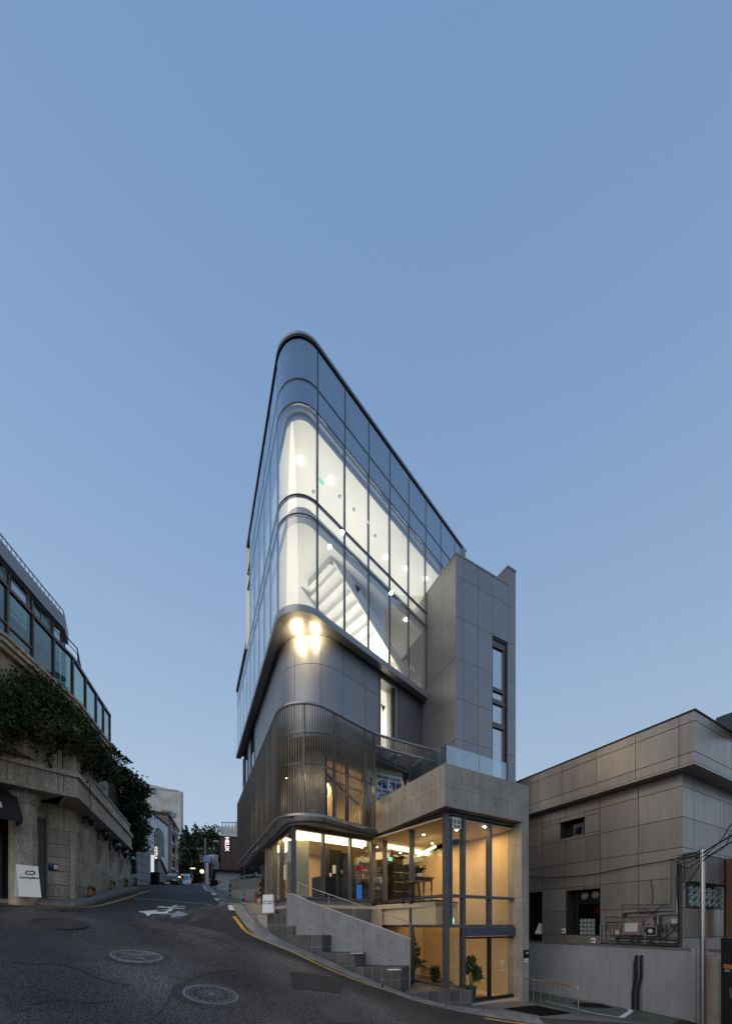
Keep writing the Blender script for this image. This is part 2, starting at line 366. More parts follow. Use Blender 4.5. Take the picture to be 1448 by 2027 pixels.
_A = np.zeros((_n+3, _n+3)); _A[:_n, :_n] = _phi(_d2)+np.eye(_n)*2e-5; _A[:_n, _n] = 1; _A[:_n, _n+1:] = _G[:, :2]/_S; _A[_n:, :_n] = _A[:_n, _n:].T
_W = np.linalg.solve(_A, np.r_[_G[:, 2], 0, 0, 0])
def gzs(xy):
    xy = np.asarray(xy, float).reshape(-1, 2); out = np.empty(len(xy))
    for i in range(0, len(xy), 20000):
        q = xy[i:i+20000]; d2 = ((q[:, None, :]-_G[None, :, :2])**2).sum(-1)/_S**2
        out[i:i+20000] = _phi(d2) @ _W[:_n]+_W[_n]+q @ _W[_n+1:]/_S
    return out
def gz(x, y): return float(gzs([(x, y)])[0])
def gp(px, py, d0=1.0, d1=90.0):
    """where the sight line through a picture point first meets the ground"""
    ds = np.concatenate([np.arange(d0, 20, .02), np.arange(20, d1, .1)]); r = (px-HX)/F; v = (HY-py)/F
    h = v*ds-gzs(np.stack([r*ds, ds], 1)); k = np.where((h[:-1] > 0) & (h[1:] <= 0))[0]
    d = ds[k[0]+1] if len(k) else ds[np.argmin(np.abs(h))]
    return Vector((r*d, d, v*d))
# plan of the corner building
Ld, Hd = V2(-.4378, .8991), V2(.708, .706); TT = V2(-1.499, 11.326); APX = TT-Hd*1.128
bis = (Ld+Hd).normalized(); HALF = math.acos(max(-1, min(1, Ld.dot(Hd))))/2
def tower_path(e, r, lenL, lenH, n=14):
    a = APX+bis*(e/math.sin(HALF)); c = a+bis*(r/math.sin(HALF)); t = r/math.tan(HALF)
    p0, p1 = a+Ld*t, a+Hd*t; a0 = math.atan2(p0.y-c.y, p0.x-c.x); a1 = math.atan2(p1.y-c.y, p1.x-c.x)
    while a1 < a0: a1 += 2*math.pi
    arc = [c+V2(math.cos(a0+(a1-a0)*i/n), math.sin(a0+(a1-a0)*i/n))*r for i in range(n+1)]
    return Path([a+Ld*lenL]+arc+[a+Hd*lenH])
Lb, Rb = V2(-.4924, .8704), V2(.8746, .4848); CB = V2(.2152*10.5, 10.5)
def B2(s, t): return CB+Lb*s+Rb*t
def B3(s, t, z): q = B2(s, t); return Vector((q.x, q.y, z))
KC, DC = V2(-2.40, 12.10), V2(.22, 13.90)
EC = KC+V2(-.46, .888)*3.75
FOOT = [KC, DC, B2(.45, .35), B2(.45, 3.35), B2(9, 3.6), EC]
def inside(poly, x, y):
    c = False; n = len(poly)
    for i in range(n):
        a, b = poly[i], poly[i-1]
        if (a[1] > y) != (b[1] > y) and x < (b[0]-a[0])*(y-a[1])/(b[1]-a[1])+a[0]: c = not c
    return c
def axis(lo, hi, step, far):
    a = list(np.arange(lo, hi+1e-6, step)); q = step; x = lo
    while x > -far: q *= 1.35; x -= q; a.insert(0, x)
    q = step; x = hi
    while x < far: q *= 1.35; x += q; a.append(x)
    return np.array(a)
gx, gy = axis(-17, 13, .25, 420), axis(-1, 30, .25, 420)
XX, YY = np.meshgrid(gx, gy, indexing='ij'); XY = np.stack([XX.ravel(), YY.ravel()], 1)
ZZ = gzs(np.clip(XY, -140, 140)); nx, ny = len(gx), len(gy)
FOOT_S = [(.86*q[0]+.14*1.0, .86*q[1]+.14*15.0) for q in FOOT]
faces = []
for i in range(nx-1):
    for j in range(ny-1):
        if inside(FOOT_S, .5*(gx[i]+gx[i+1]), .5*(gy[j]+gy[j+1])): continue
        faces.append((i*ny+j, (i+1)*ny+j, (i+1)*ny+j+1, i*ny+j+1))
me = bpy.data.meshes.new('road'); me.from_pydata([(XY[k, 0], XY[k, 1], ZZ[k]) for k in range(len(XY))], [], faces)
me.polygons.foreach_set('use_smooth', [True]*len(me.polygons)); me.materials.append(asphalt)
road = struct(bpy.data.objects.new('road', me)); COL.objects.link(road)
def clip_cell(poly, x0, x1, y0, y1):
    for ax, lim, sgn in ((0, x0, 1), (0, x1, -1), (1, y0, 1), (1, y1, -1)):
        out = []
        for i in range(len(poly)):
            a, b = poly[i-1], poly[i]; ia, ib = (a[ax]-lim)*sgn >= 0, (b[ax]-lim)*sgn >= 0
            if ia != ib:
                k = (lim-a[ax])/(b[ax]-a[ax]); out.append((a[0]+(b[0]-a[0])*k, a[1]+(b[1]-a[1])*k))
            if ib: out.append(b)
        poly = out
        if len(poly) < 3: return []
    return poly
def drape_poly(poly, dz, name, mat, parent=road, res=.3):
    """a thin sheet laid on the ground"""
    poly = [(q[0], q[1]) for q in poly]; xs = [q[0] for q in poly]; ys = [q[1] for q in poly]; mb = MB()
    for i in range(int(math.floor(min(xs)/res)), int(math.ceil(max(xs)/res))+1):
        for j in range(int(math.floor(min(ys)/res)), int(math.ceil(max(ys)/res))+1):
            c = clip_cell(poly, i*res, (i+1)*res, j*res, (j+1)*res)
            if len(c) >= 3:
                z = gzs(c); mb.add([(c[k][0], c[k][1], z[k]+dz) for k in range(len(c))], [tuple(range(len(c)))])
    return mb.build(name, mat, parent)
def resample(pts, step):
    p = Path(pts); n = max(2, int(p.len/step)+1); return [p.pos(p.len*i/(n-1)) for i in range(n)]
def smooth_line(pts, it=2):
    pts = [V2(p) for p in pts]
    for _ in range(it):
        o = [pts[0]]
        for a, b in zip(pts, pts[1:]): o += [a*.75+b*.25, a*.25+b*.75]
        pts = o+[pts[-1]]
    return pts
def offset_line(pts, w):
    out = []
    for i in range(len(pts)):
        d = (pts[min(i+1, len(pts)-1)]-pts[max(0, i-1)]).normalized(); out.append(pts[i]+V2(d.y, -d.x)*w)
    return out
def ribbon(pts, w0, w1, dz0, dz1, name, mat, parent=road, step=.25, thick=True, nw=3):
    """band along a line from offset w0 to w1 (right of travel +), standing dz1 above the ground, sides down to dz0"""
    pts = resample(pts, step); mb = MB(); cols = [offset_line(pts, w0+(w1-w0)*k/nw) for k in range(nw+1)]; n = len(pts)
    flat = [q for c in cols for q in c]; z = gzs(flat); vs = [(flat[i][0], flat[i][1], z[i]+dz1) for i in range(len(flat))]
    fs = [(k*n+i, k*n+i+1, (k+1)*n+i+1, (k+1)*n+i) for k in range(nw) for i in range(n-1)]
    if thick:
        m = len(vs)
        for c in (0, nw): vs += [(flat[c*n+i][0], flat[c*n+i][1], z[c*n+i]+dz0) for i in range(n)]
        fs += [(i, i+1, m+i+1, m+i) for i in range(n-1)]+[(nw*n+i, nw*n+i+1, m+n+i+1, m+n+i) for i in range(n-1)]
    mb.add(vs, fs); return mb.build(name, mat, parent, smooth=False)
KERB_PX = [(404,1754),(426,1774),(440,1786),(458,1800),(478,1824),(500,1851),(550,1874),(600,1893),(650,1915),(700,1937),(760,1960),(811,1979),(870,1995),(930,2007),(1000,2019),(1080,2030)]
kerb_line = smooth_line([V2(gp(x, y)) for x, y in KERB_PX], 2)
kpath = Path(kerb_line)
# newer dark asphalt of the side street and along the kerb, older grey asphalt in front
dk = [gp(*q) for q in [(150,1797),(60,1802),(130,1806),(230,1812),(330,1826),(420,1842),(500,1863),(560,1890),(620,1912),(690,1945),(760,1972),(840,2000),(930,2026)]]
dk2 = [V2(q) for q in dk]+[V2(3.2, 7.2), V2(5.2, 8.2)]+list(reversed([q for q in offset_line(kerb_line, .03)]))+[V2(-19.5, 44), V2(-14.6, 30), V2(-13.4, 22), V2(-12.4, 20), V2(-11.4, 16.5)]
drape_poly(dk2, .004, 'dark_asphalt', asphalt_new, res=.5)
drape_poly([gp(*q) for q in [(572,1925),(640,1932),(682,1948),(676,1960),(668,1968),(578,1958)]], .008, 'road_patch', asphalt_patch)
drape_poly([gp(*q) for q in [(628,1974),(684,1980),(712,2005),(716,2027),(660,2027),(634,2010)]], .008, 'road_patch', M('patch_asphalt_light', (.075,.073,.07), .85, var=.2, scale=2, bump=.5, bscale=100, speck=.5, sscale=95))
# gutter strip and low kerb stone along the corner building
i0 = 3.0
gut = struct(ribbon([q for q in kerb_line], -.03, -.45, -.04, .006, 'gutter', M('gutter_joint', (.06,.058,.055), .9, var=.2), None))
kerb = struct(ribbon([q for q in kerb_line], -.475, -.585, -.02, .062, 'kerb', M('kerb_joint', (.05,.048,.045), .9, var=.2), None))
def pieces(line, step, gap, w0, w1, dz0, dz1, name, mat, parent, nw=2, smax=None):
    p_ = Path(line); s = 0.0
    while s < (smax or p_.len)-.15:
        e = min(p_.len, s+step); ribbon([p_.pos(q) for q in p_.between(s+gap, e-gap)], w0, w1, dz0, dz1+rng.normal()*.0012, name, mat, parent, step=.3, nw=nw); s = e
pieces(kerb_line, 1.9, .006, -.02, -.455, -.03, .014, 'gutter_slab', gutter_m, gut); pieces(kerb_line, .95, .008, -.458, -.604, -.02, .072, 'kerb_stone', kerb_m, kerb, 1)
walk = struct(ribbon(kerb_line[:len(kerb_line)//4], -.60, -1.5, -.05, .05, 'pavement', M('pavement_concrete', (.24,.22,.19), .8, var=.2, scale=2, bump=.3, speck=.2), None))
# painted lines
yl = [q for q in smooth_line([V2(gp(*q)) for q in [(463,1815),(476,1832),(487,1846),(520,1861),(560,1878),(610,1901),(660,1924),(720,1948),(780,1967),(832,1984)]], 2)]
ribbon(yl, -.06, .06, 0, .009, 'yellow_line', yellow_m, thick=False, nw=1)
ribbon(smooth_line([V2(gp(*q)) for q in [(958,2017),(1000,2023),(1080,2033)]], 2), -.06, .06, 0, .009, 'yellow_line', yellow_m, thick=False, nw=1)
ribbon(smooth_line([V2(gp(*q)) for q in [(0,1790.5),(60,1794),(120,1796.5),(160,1797),(190,1795),(225,1786),(260,1776),(297,1764)]], 2), -.07, .07, 0, .010, 'yellow_line', yellow_m, thick=False, nw=1)
wd = Path([V2(gp(*q)) for q in [(459,1803),(440,1789),(426,1777),(404,1757),(401,1752)]])
t = .0
while t < wd.len-.6:
    a = wd.pos(t); b = wd.pos(t+.75); ribbon([a, b], -.09, .09, 0, .009, 'white_dash', white_m, thick=False, nw=1, step=.3); t += 1.5
ribbon([V2(gp(*q)) for q in [(262,1779),(285,1780.4),(310,1782.2),(335,1784.2),(360,1786.4),(385,1788.6),(410,1790.8),(437,1793)]], -.05, .05, 0, .009, 'stop_line', worn_white, thick=False, nw=1)
# turn arrow (left head sharp, right head worn)
def pgon(pts): return [gp(*q) for q in pts]
drape_poly(pgon([(274,1805),(314.3,1801.9),(307.9,1806.4),(322,1806.7),(333.9,1799.2),(342.6,1799.9),(330.8,1809.9),(301.4,1809.9),(292.3,1815.2)]), .012, 'turn_arrow', white_m, res=.5)
drape_poly(pgon([(331,1811.6),(332,1809.2),(342.9,1809.7),(352,1804.5),(372.8,1812.9),(336.4,1818.1),(341.6,1812.9)]), .012, 'turn_arrow', worn_white, res=.5)
drape_poly(pgon([(310.5,1796.6),(366.3,1794.8),(366.3,1796.0),(310.5,1798.0)]), .012, 'turn_arrow', white_m, res=.5)
drape_poly(pgon([(313,1793.9),(365.6,1798.9),(365.6,1800.1),(313,1795.0)]), .014, 'turn_arrow', white_m, res=.5)
drape_poly(pgon([(339,1795.4),(346,1792.9),(353,1792.7),(347,1795.4)]), .016, 'turn_arrow', white_m, res=.5)
# crack seals and darker collars of asphalt round the covers
tar = M('tar_seal', (.016,.016,.017), .55, var=.2, scale=8)
for pts_ in ([(20,1905),(70,1912),(115,1908),(170,1925),(210,1945),(262,1952)], [(300,2022),(330,1990),(345,1962),(380,1938),(420,1925),(470,1922)], [(505,1905),(520,1940),(512,1972),(540,2005)], [(60,1990),(120,1978),(160,1990),(215,1984)], [(262,1836),(300,1842),(352,1843),(420,1856),(480,1880)]):
    ribbon(smooth_line([V2(gp(*q)) for q in pts_], 2), -.010-.006*rng.random(), .012, 0, .007, 'road_crack', tar, thick=False, nw=1, step=.15)
def collar(px, py, r):
    c = gp(px, py); drape_poly([(c.x+r*math.cos(a)*(1+.05*math.sin(3*a)), c.y+r*math.sin(a)*(1+.06*math.cos(2*a))) for a in np.linspace(0, 2*math.pi, 28)[:-1]], .005, 'asphalt_collar', M('collar_asphalt', (.056,.053,.052), .8, var=.25, scale=1.2, bump=.5, bscale=60, speck=.7, sscale=50), res=.3)
collar(418, 1970, .62); collar(271, 1894, .60); collar(118, 1829, .70)
# manhole covers
iron = M('cast_iron', (.20,.205,.215), .42, .6, var=.25, scale=9, bump=.1)
iron_d = M('rusty_iron', (.06,.052,.047), .6, .3, var=.3, scale=9, bump=.2)
def manhole(px, py, R, mat, label, style):
    c = gp(px, py); h = thing('manhole_cover', label, 'manhole cover', c, 'manhole covers in the road')
    e = .4; s_x = (gz(c.x+e, c.y)-gz(c.x-e, c.y))/(2*e); s_y = (gz(c.x, c.y+e)-gz(c.x, c.y-e))/(2*e)
    def lay(mb, name, m):
        for v in mb.v: v.z += c.z+s_x*(v.x-c.x)+s_y*(v.y-c.y)+.006
        return mb.build(name, m, h)
    ring = MB(); n = 40
    for r0, r1, hh in ((R*.9, R, .012), (R*.80, R*.84, .012)):
        vs = []
        for k in range(n):
            a = 2*math.pi*k/n
            for r, z in ((r0, -.01), (r0, hh), (r1, hh), (r1, -.01)): vs.append((c.x+r*math.cos(a), c.y+r*math.sin(a), z))
        ring.add(vs, [(4*k+j, 4*k+j+1, 4*((k+1) % n)+j+1, 4*((k+1) % n)+j) for k in range(n) for j in range(3)])
    lay(ring, 'frame_ring', mat)
    pl = MB(); pl.lathe((c.x, c.y, 0), [(R*.895, -.01), (R*.895, .004)], 40); lay(pl, 'cover_plate', iron_d if style else mat)
    pat = MB()
    if style == 1:   # fish-scale arcs
        for cx, cy in ((-.35, -.1), (.25, .3), (.35, -.35), (-.2, .55), (-.15, -.6), (.05, 0)):
            for r in (.12, .22, .32):
                pts = [(c.x+R*(cx+r*math.cos(a)), c.y+R*(cy+r*math.sin(a)), .006) for a in np.linspace(-.3, 3.4, 12)]
                if all((p[0]-c.x)**2+(p[1]-c.y)**2 < (R*.78)**2 for p in pts): pat.tube(pts, .009, 4)
    elif style == 2:
        for i in range(16):
            a = 2*math.pi*i/16; pat.lathe((c.x+R*.70*math.cos(a), c.y+R*.70*math.sin(a), 0), [(.022, 0), (.018, .012)], 8)
        for i in range(-4, 5):
            for j in range(-4, 5):
                if i*i+j*j < 19 and (i or j): pat.obox((c.x+i*R*.115, c.y+j*R*.115, .006), (1,1,0) if (i+j) % 2 else (1,-1,0), (-1,1,0) if (i+j) % 2 else (1,1,0), (0,0,1), .013, .006, .006)
        pat.lathe((c.x, c.y, 0), [(R*.13, 0), (R*.12, .013)], 12)
    else:
        for i in range(-3, 4):
            y = i*R*.2; w = math.sqrt(max(.01, (R*.75)**2-y*y)); pat.box(c.x-w, c.x+w, c.y+y-.01, c.y+y+.01, 0, .010)
    lay(pat, 'raised_pattern', mat)
manhole(418, 1970, .44, iron, 'large round manhole cover with studded rings, nearest the bottom of the road', 2)
manhole(271, 1894, .455, iron, 'round manhole cover with fish-scale arcs in the middle of the grey asphalt', 1)
manhole(221, 1864, .46, iron_d, 'thin dull manhole cover just uphill of the fish-scale one', 0)
manhole(118, 1829, .53, iron_d, 'dark rusty manhole cover at left below the yellow line', 0)
manhole(452, 1881, .10, iron_d, 'tiny round valve cover in the asphalt near the yellow kerb line', 0)
gr = thing('drain_grate', 'rectangular drain grate in the road just below the left kerb', 'drain grate', gp(140, 1802))
g0 = [gp(*q) for q in ((112,1800.5),(150,1800.5),(164,1805),(118,1805))]
mb = MB()
for i in range(13):
    k = i/12; a = g0[0].lerp(g0[1], k); b = g0[3].lerp(g0[2], k); mb.tube([a+Vector((0,0,.02)), b+Vector((0,0,.02))], .012, 4)
for a, b in ((0,1),(1,2),(2,3),(3,0)): mb.tube([g0[a]+Vector((0,0,.02)), g0[b]+Vector((0,0,.02))], .02, 4)
mb.build('grate_bars', iron_d, gr)
# ================================================================== CORNER BUILDING: glass upper storeys
bld = thing('corner_building', 'wedge-shaped corner building with rounded glass upper floors over a louvred storey and concrete entrance', 'building', (0, 14, 0))
LW = 1.128; BAY = 1.125
gpath = tower_path(0, .813, LW+10.35, LW+8.95)
s_tL, s_tH = gpath.s[1], gpath.s[-2]
ZR = [9.65, 12.45, 13.03, 15.81, 16.54, 17.81]
LV_UP = 6.55
def mesh_part(name, mat, parent=bld): return name, mat, parent
# lip and soffit at the foot of the glass
MB().strip(gpath, 0, gpath.len-.02, 9.44, 9.65, -.20, .07).build('base_trim', lip_m, bld, smooth=True)
wall_e = tower_path(.31, 1.35, LW+10.2, LW+9.0)
mb = MB(); mb.prism([tuple(gpath.at(s, 0, -.03)[:2]) for s in gpath.between(0, gpath.len)], 9.50, 9.64); mb.build('soffit', panel_d, bld)
frame_mb = MB().strip(gpath, 0, gpath.len, 9.60, 9.69, -.08, .01)
curtain = frame_mb.build('curtain_wall', alu_dark, bld, smooth=True)
sv_up = s_tL-LV_UP
muls = [s_tH+BAY*i for i in range(8)]+[gpath.len-.02]
mulsL = [s_tL-BAY*i for i in range(10)]
for s in muls: MB().strip(gpath, s-.018, s+.018, 9.6, 17.80, -.07, .008).build('mullion', alu_dark, curtain)
for s in mulsL:
    s = max(s, .03); MB().strip(gpath, s-.016, s+.016, 9.6, 17.80 if s >= sv_up-.1 else 13.25, -.05, .006).build('mullion', alu_dark, curtain)
for z in ZR[1:5]:
    a = sv_up if z > 13.3 else 0
    MB().strip(gpath, a, gpath.len, z-.024, z+.024, -.06, .010).build('transom', alu_dark, curtain, smooth=True)
edges = sorted([max(.03, s) for s in mulsL])+muls
for a, b in zip(edges, edges[1:]):
    for i in range(5):
        z0, z1 = ZR[i]+.03, ZR[i+1]-.03
        if a < sv_up-.15 and i > 1: continue
        MB().strip(gpath, a+.02, b-.02, z0, z1, -.012, .004).build('glass_pane', glass_sp if i > 2 else glass_up, curtain, smooth=True)
# roof edge
MB().strip(gpath, sv_up-.05, gpath.len, 17.79, 17.85, -.25, .035).build('roof_coping', alu_dark, bld, smooth=True)
MB().strip(gpath, sv_up-.05, gpath.len, 17.85, 17.93, -.25, .045).build('roof_coping', lip_m, bld, smooth=True)
MB().strip(gpath, -.02, sv_up+.05, 13.22, 13.42, -.15, .06).build('terrace_coping', alu_dark, bld)
MB().strip(gpath, sv_up+.1, gpath.len-.1, 15.86, 17.78, -.30, -.16).build('parapet_back', M('parapet_grey', (.36,.42,.49), .6, var=.08), bld, smooth=True)
def ring_poly(e, path=gpath, sa=0, extra=()): return [tuple(path.at(s, 0, -e)[:2]) for s in path.between(sa, path.len-.15)]+list(extra)
upL, upH = gpath.pos(sv_up), gpath.pos(gpath.len)
MB().prism(ring_poly(.32, sa=sv_up+.1), 15.84, 16.05).build('roof_slab', ceil_w, bld)
MB().prism(ring_poly(.27, sa=sv_up+.1), 15.66, 15.82).build('ceiling', ceil_w, bld)
MB().prism(ring_poly(.30, sa=.2), 12.66, 13.00).build('floor_slab', white_wall, bld)
MB().prism(ring_poly(.27, sa=.2), 12.46, 12.62).build('ceiling', ceil_w, bld)
MB().prism(ring_poly(.06, sa=.1), 9.655, 9.72).build('floor_slab', white_wall, bld)
# rear walls
lowL = gpath.pos(.9)+V2(.9,.44)*.5
for (a, b, z0, z1, nm) in ((upL, upH, 13.0, 17.8, 'rear_wall'), (lowL, upH, 3.3, 13.3, 'rear_wall')):
    MB().strip(Path([b, a]), 0, (b-a).length, z0, z1, -.15, .15).build(nm, white_wall, bld)
MB().strip(Path([V2(gpath.at(gpath.len-.02, 0, .04)), V2(gpath.at(gpath.len-.02, 0, -1.0))]), 0, 1.0, 9.5, 17.95, -.45, .0).build('end_pier', panel_m, bld)
# white inner partition that backs the stair, seen through the glass
inn = tower_path(3.4, .5, LW+7.0, LW+8.2)
MB().strip(inn, inn.s[1], inn.len, 9.72, 12.46, -.12, 0).build('stair_wall', white_wall, bld)
# stair: white flight rising towards the rounded tip, just inside the right glass
spath = tower_path(.55, .5, LW+7, LW+8.2); sH = spath.s[-2]
stair = MB().strip(spath, sH+.6, sH+.75, 12.2, 12.75, -1.25, 0).build('stair', white_wall, bld)
N = 17; run0, run1 = sH+5.9, sH+.3
for i in range(N):
    a = run0+(run1-run0)*i/N; b = run0+(run1-run0)*(i+1)/N; z = 9.74+3.1*(i+1)/N
    MB().strip(spath, min(a, b), max(a, b)+.02, z-.19, z, -1.6, -.03).build('step', white_wall, stair)
grey_st = M('stringer_grey', (.36,.40,.46), .5, .1, var=.05)
def incl(w0, w1, dz0, dz1, name, mat, a=run0, b=run1, za=9.74, zb=12.9):
    f = lambda off: (lambda s: za+(zb-za)*(s-a)/(b-a)+off)
    MB().strip(spath, min(a, b), max(a, b), f(dz0), f(dz1), w0, w1).build(name, mat, stair)
incl(-.03, .03, -.28, .22, 'stringer', white_wall); incl(-1.66, -1.6, -.28, .9, 'stringer', grey_st)
tb = MB()   # steel braces behind the glass
for s0, s1, z0, z1 in ((sH+2.4, sH+5.9, 12.4, 9.8), (sH+5.9, sH+7.9, 12.4, 9.8), (sH+5.0, sH+6.9, 11.3, 11.2)):
    tb.tube([spath.at(s0, z0, -.35), spath.at(s1, z1, -.35)], .10, 4)
tb.build('steel_brace', grey_st, bld)
# rods of the balustrade
rail = MB()
for i in range(22):
    s = sH+4.6+i*.14
    if s < spath.len: rail.tube([spath.at(s, 11.0, -.8), spath.at(s, 12.6, -.8)], .008, 4)
stuff(rail.build('baluster', grey_st, bld))
# rescue triangles on the glass
tri_m = M('rescue_triangle', (.03,.025,.03), .5, var=0)
def triangle(path, px, py, w, size, parent):
    s = path.hit(px); z = path.z(px, py); t = path.tan(s); c = path.at(s, z, w); tv = Vector((t.x, t.y, 0)); u = Vector((0, 0, 1))
    MB().slab([c-tv*size*.5+u*size*.45, c+tv*size*.5+u*size*.45, c-u*size*.45], Vector((path.nor(s).x, path.nor(s).y, 0))*.006).build('rescue_triangle', tri_m, parent)
triangle(gpath, 707, 1168, .006, .27, curtain)
# ceiling lamps
def downlight(p, r, mat, parent=bld, name='downlight'): return MB().lathe(p, [(r, 0), (r, .03), (r*1.15, .03), (r*1.15, .045)], 12).build(name, mat, parent)
for px, py in ((594,913),(654,952),(764,1104),(803,1127),(842,1147)):
    p = P(px, py, 15.62*725/(HY-py)); downlight(p, .06, white_lamp)
for px, py in ((677,1056),(774,1175),(803,1228)):
    p = P(px, py, 12.42*725/(HY-py)); downlight(p, .055, white_lamp)
for px, py in ((672, 984), (700, 1010), (742, 1062), (620, 975)):
    p = P(px, py, 15.62*725/(HY-py)); MB().lathe(p, [(.05, .0), (.06, .03)], 10).build('smoke_detector', M('detector_grey', (.35,.35,.36), .5, var=0), bld)
# lit exit sign on the top ceiling
exit_m = EM('exit_sign_green', (.25, .9, .6), 1.2)
p = P(636, 953, 15.3*725/(HY-953)); xs = MB().obox(p, (Hd.x, Hd.y, 0), (-Hd.y, Hd.x, 0), (0, 0, 1), .09, .02, .055).build('exit_sign', exit_m, bld)
ct = gpath.pos(s_tH)
def inner_pt(v, d): q = TT+Hd*v+V2(-.706, .708)*d; return q
for z, e in ((13.6, 46), (10.2, 44)):  # upward fill lights without fixtures, added to brighten the ceilings
    for v, d in ((.6, .9), (3.2, 1.1), (6.0, 1.3), (8.0, .9)):
        q = inner_pt(v, d); lamp('room_fill_light', 'AREA', (q.x, q.y, z), e, (1, .91, .76), 1.6, rot=(0, 0, 1))
for v in (2.0, 4.6):
    q = TT+V2(-1.1, .5)+Ld*v+V2(.9, .44)*.9; lamp('room_fill_light', 'AREA', (q.x, q.y, 13.6), 14, (1, .97, .92), 1.2, rot=(0, 0, 1)); lamp('room_fill_light', 'AREA', (q.x, q.y, 10.2), 14, (1, .97, .92), 1.2, rot=(0, 0, 1))
# ------------------------------------------------------------------ metal clad storey under the glass
wp = wall_e
clad = MB().strip(wp, 0, wp.len, 6.30, 9.50, -.22, -.03).build('cladding_core', joint_m, bld, smooth=True)
zmid = wp.z(678, 1333)
seams = [wp.hit(px) for px in (583, 634, 678, 723, 750)]
s = wp.s[1]+.15; left = []
while s > .4: left.append(s); s -= 1.05
left = left[::-1]
GAP = .007
def panel(path, a, b, z0, z1, mat, parent, w0=-.03, w1=0.0, name='metal_panel'):
    return MB().strip(path, a+GAP, b-GAP, z0+GAP, z1-GAP, w0, w1).build(name, mat, parent, smooth=True)
es = left+seams
for k, (a, b) in enumerate(zip(es, es[1:])):
    for z0, z1 in ((6.30, zmid), (zmid, 9.50)):
        if k < 3 and k != 1: continue   # far-left bays are windows
        panel(wp, a, b, z0, z1, panel_m, clad)
for k in (0, 2):
    w = MB().strip(wp, es[k]+.03, es[k+1]-.03, 6.4, 9.4, -.02, -.005).build('window', glass_dark, bld)
    MB().strip(wp, es[k], es[k]+.06, 6.35, 9.45, -.03, .03).build('frame', alu_dark, w); MB().strip(wp, es[k+1]-.06, es[k+1], 6.35, 9.45, -.03, .03).build('frame', alu_dark, w)
sa, sb = wp.hit(751), wp.hit(785)
zt, zb = wp.z(751, 1338), 6.75
es2 = [sb]+[wp.hit(px) for px in (812,)]+[wp.hit(838)+.3]
for a, b in zip(es2, es2[1:]):
    for z0, z1 in ((6.30, zmid), (zmid, 9.50)): panel(wp, a, b, z0, z1, panel_d, clad)
panel(wp, sa, sb, zt, 9.50, panel_m, clad); panel(wp, sa, sb, 6.30, zb, panel_m, clad)
# tall lit window: a deep metal reveal and a bright room
win = MB()
for (a, b, z0, z1) in ((sa, sa+.05, zb, zt), (sb-.10, sb, zb, zt), (sa, sb, zt-.07, zt)): win.strip(wp, a, b, z0, z1, -.45, .02)
win = win.build('window', lip_m, bld)
MB().strip(wp, sb-.20, sb-.12, zb, zt-.07, -.16, -.04).build('frame', alu_dark, win)
pane = MB().strip(wp, sa+.05, sb-.20, zb, zt-.1, -.10, -.085).build('pane', glass_up, win)
triangle(wp, 761, 1401, -.08, .26, win)
# the core must be open behind that window: a lit niche
niche = MB()
niche.strip(wp, sa-.2, sb+.2, 6.4, 9.4, -1.3, -1.2); niche.strip(wp, sa-.3, sa-.2, 6.4, 9.4, -1.7, -.24); niche.strip(wp, sb+.2, sb+.3, 6.4, 9.4, -1.7, -.24); niche.strip(wp, sa-.2, sb+.2, 9.3, 9.4, -1.6, -.24)
niche.strip(wp, sa-.2, sb+.2, 6.4, 6.5, -1.6, -.24); niche.build('interior_wall', white_wall, bld)
q = wp.at((sa+sb)/2, 9.0, -1.0); lamp('room_fill_light', 'AREA', wp.at((sa+sb)/2, 7.9, -.32), 40, (1, .93, .78), .6, rot=(-wp.nor(sa).x, -wp.nor(sa).y, 0), sy=2.0)
bpy.data.objects.remove(clad.children[0]) if False else None
# rebuild the core in two pieces so the window opening is free
me_old = clad.data; nb = MB().strip(wp, 0, sa, 6.30, 9.50, -.22, -.03).strip(wp, sb, wp.len, 6.30, 9.50, -.22, -.03).strip(wp, sa, sb, zt, 9.5, -.22, -.03).strip(wp, sa, sb, 6.3, zb, -.22, -.03)
tmp = nb.build('cladding_core', joint_m, bld); clad.data = tmp.data; bpy.data.objects.remove(tmp)
MB().prism([tuple(wp.at(s, 0, -.02)[:2]) for s in wp.between(0, wp.len)], 6.18, 6.29).build('soffit', panel_d, bld)
# two bare bulbs hung under the glass, and their wire
for px, py in ((581, 1241), (620, 1238)):
    p = P(px, py, 11.62); fl = thing('hanging_bulb', 'bare round bulb under the rounded glass tip, %s of the two' % ('left' if px < 600 else 'right'), 'lamp', p, 'bulbs under the glass tip')
    MB().ball(p, .046, 14, 10).build('bulb', bulb_m, fl, smooth=True); MB().tube([p+Vector((0, 0, .05)), (p.x, p.y, 9.50)], .016, 6).build('stem', alu_dark, fl)
    lamp('bulb_light', 'POINT', p+Vector((.05, .22, -.04)), 95, (1, .76, .42), .24)
w = thing('bulb_wire', 'thin black wire looping between the two bulbs under the soffit', 'wire', P(600, 1230, 11.5))
pp = [P(562, 1241, 11.5), P(566, 1228, 11.45), P(578, 1223, 11.4), P(592, 1226, 11.45), P(606, 1231, 11.5), P(616, 1230, 11.5), P(625, 1226, 11.5), P(630, 1219, 11.45)]
MB().tube(pp, .008, 5).build('wire', black_m, w, smooth=True)
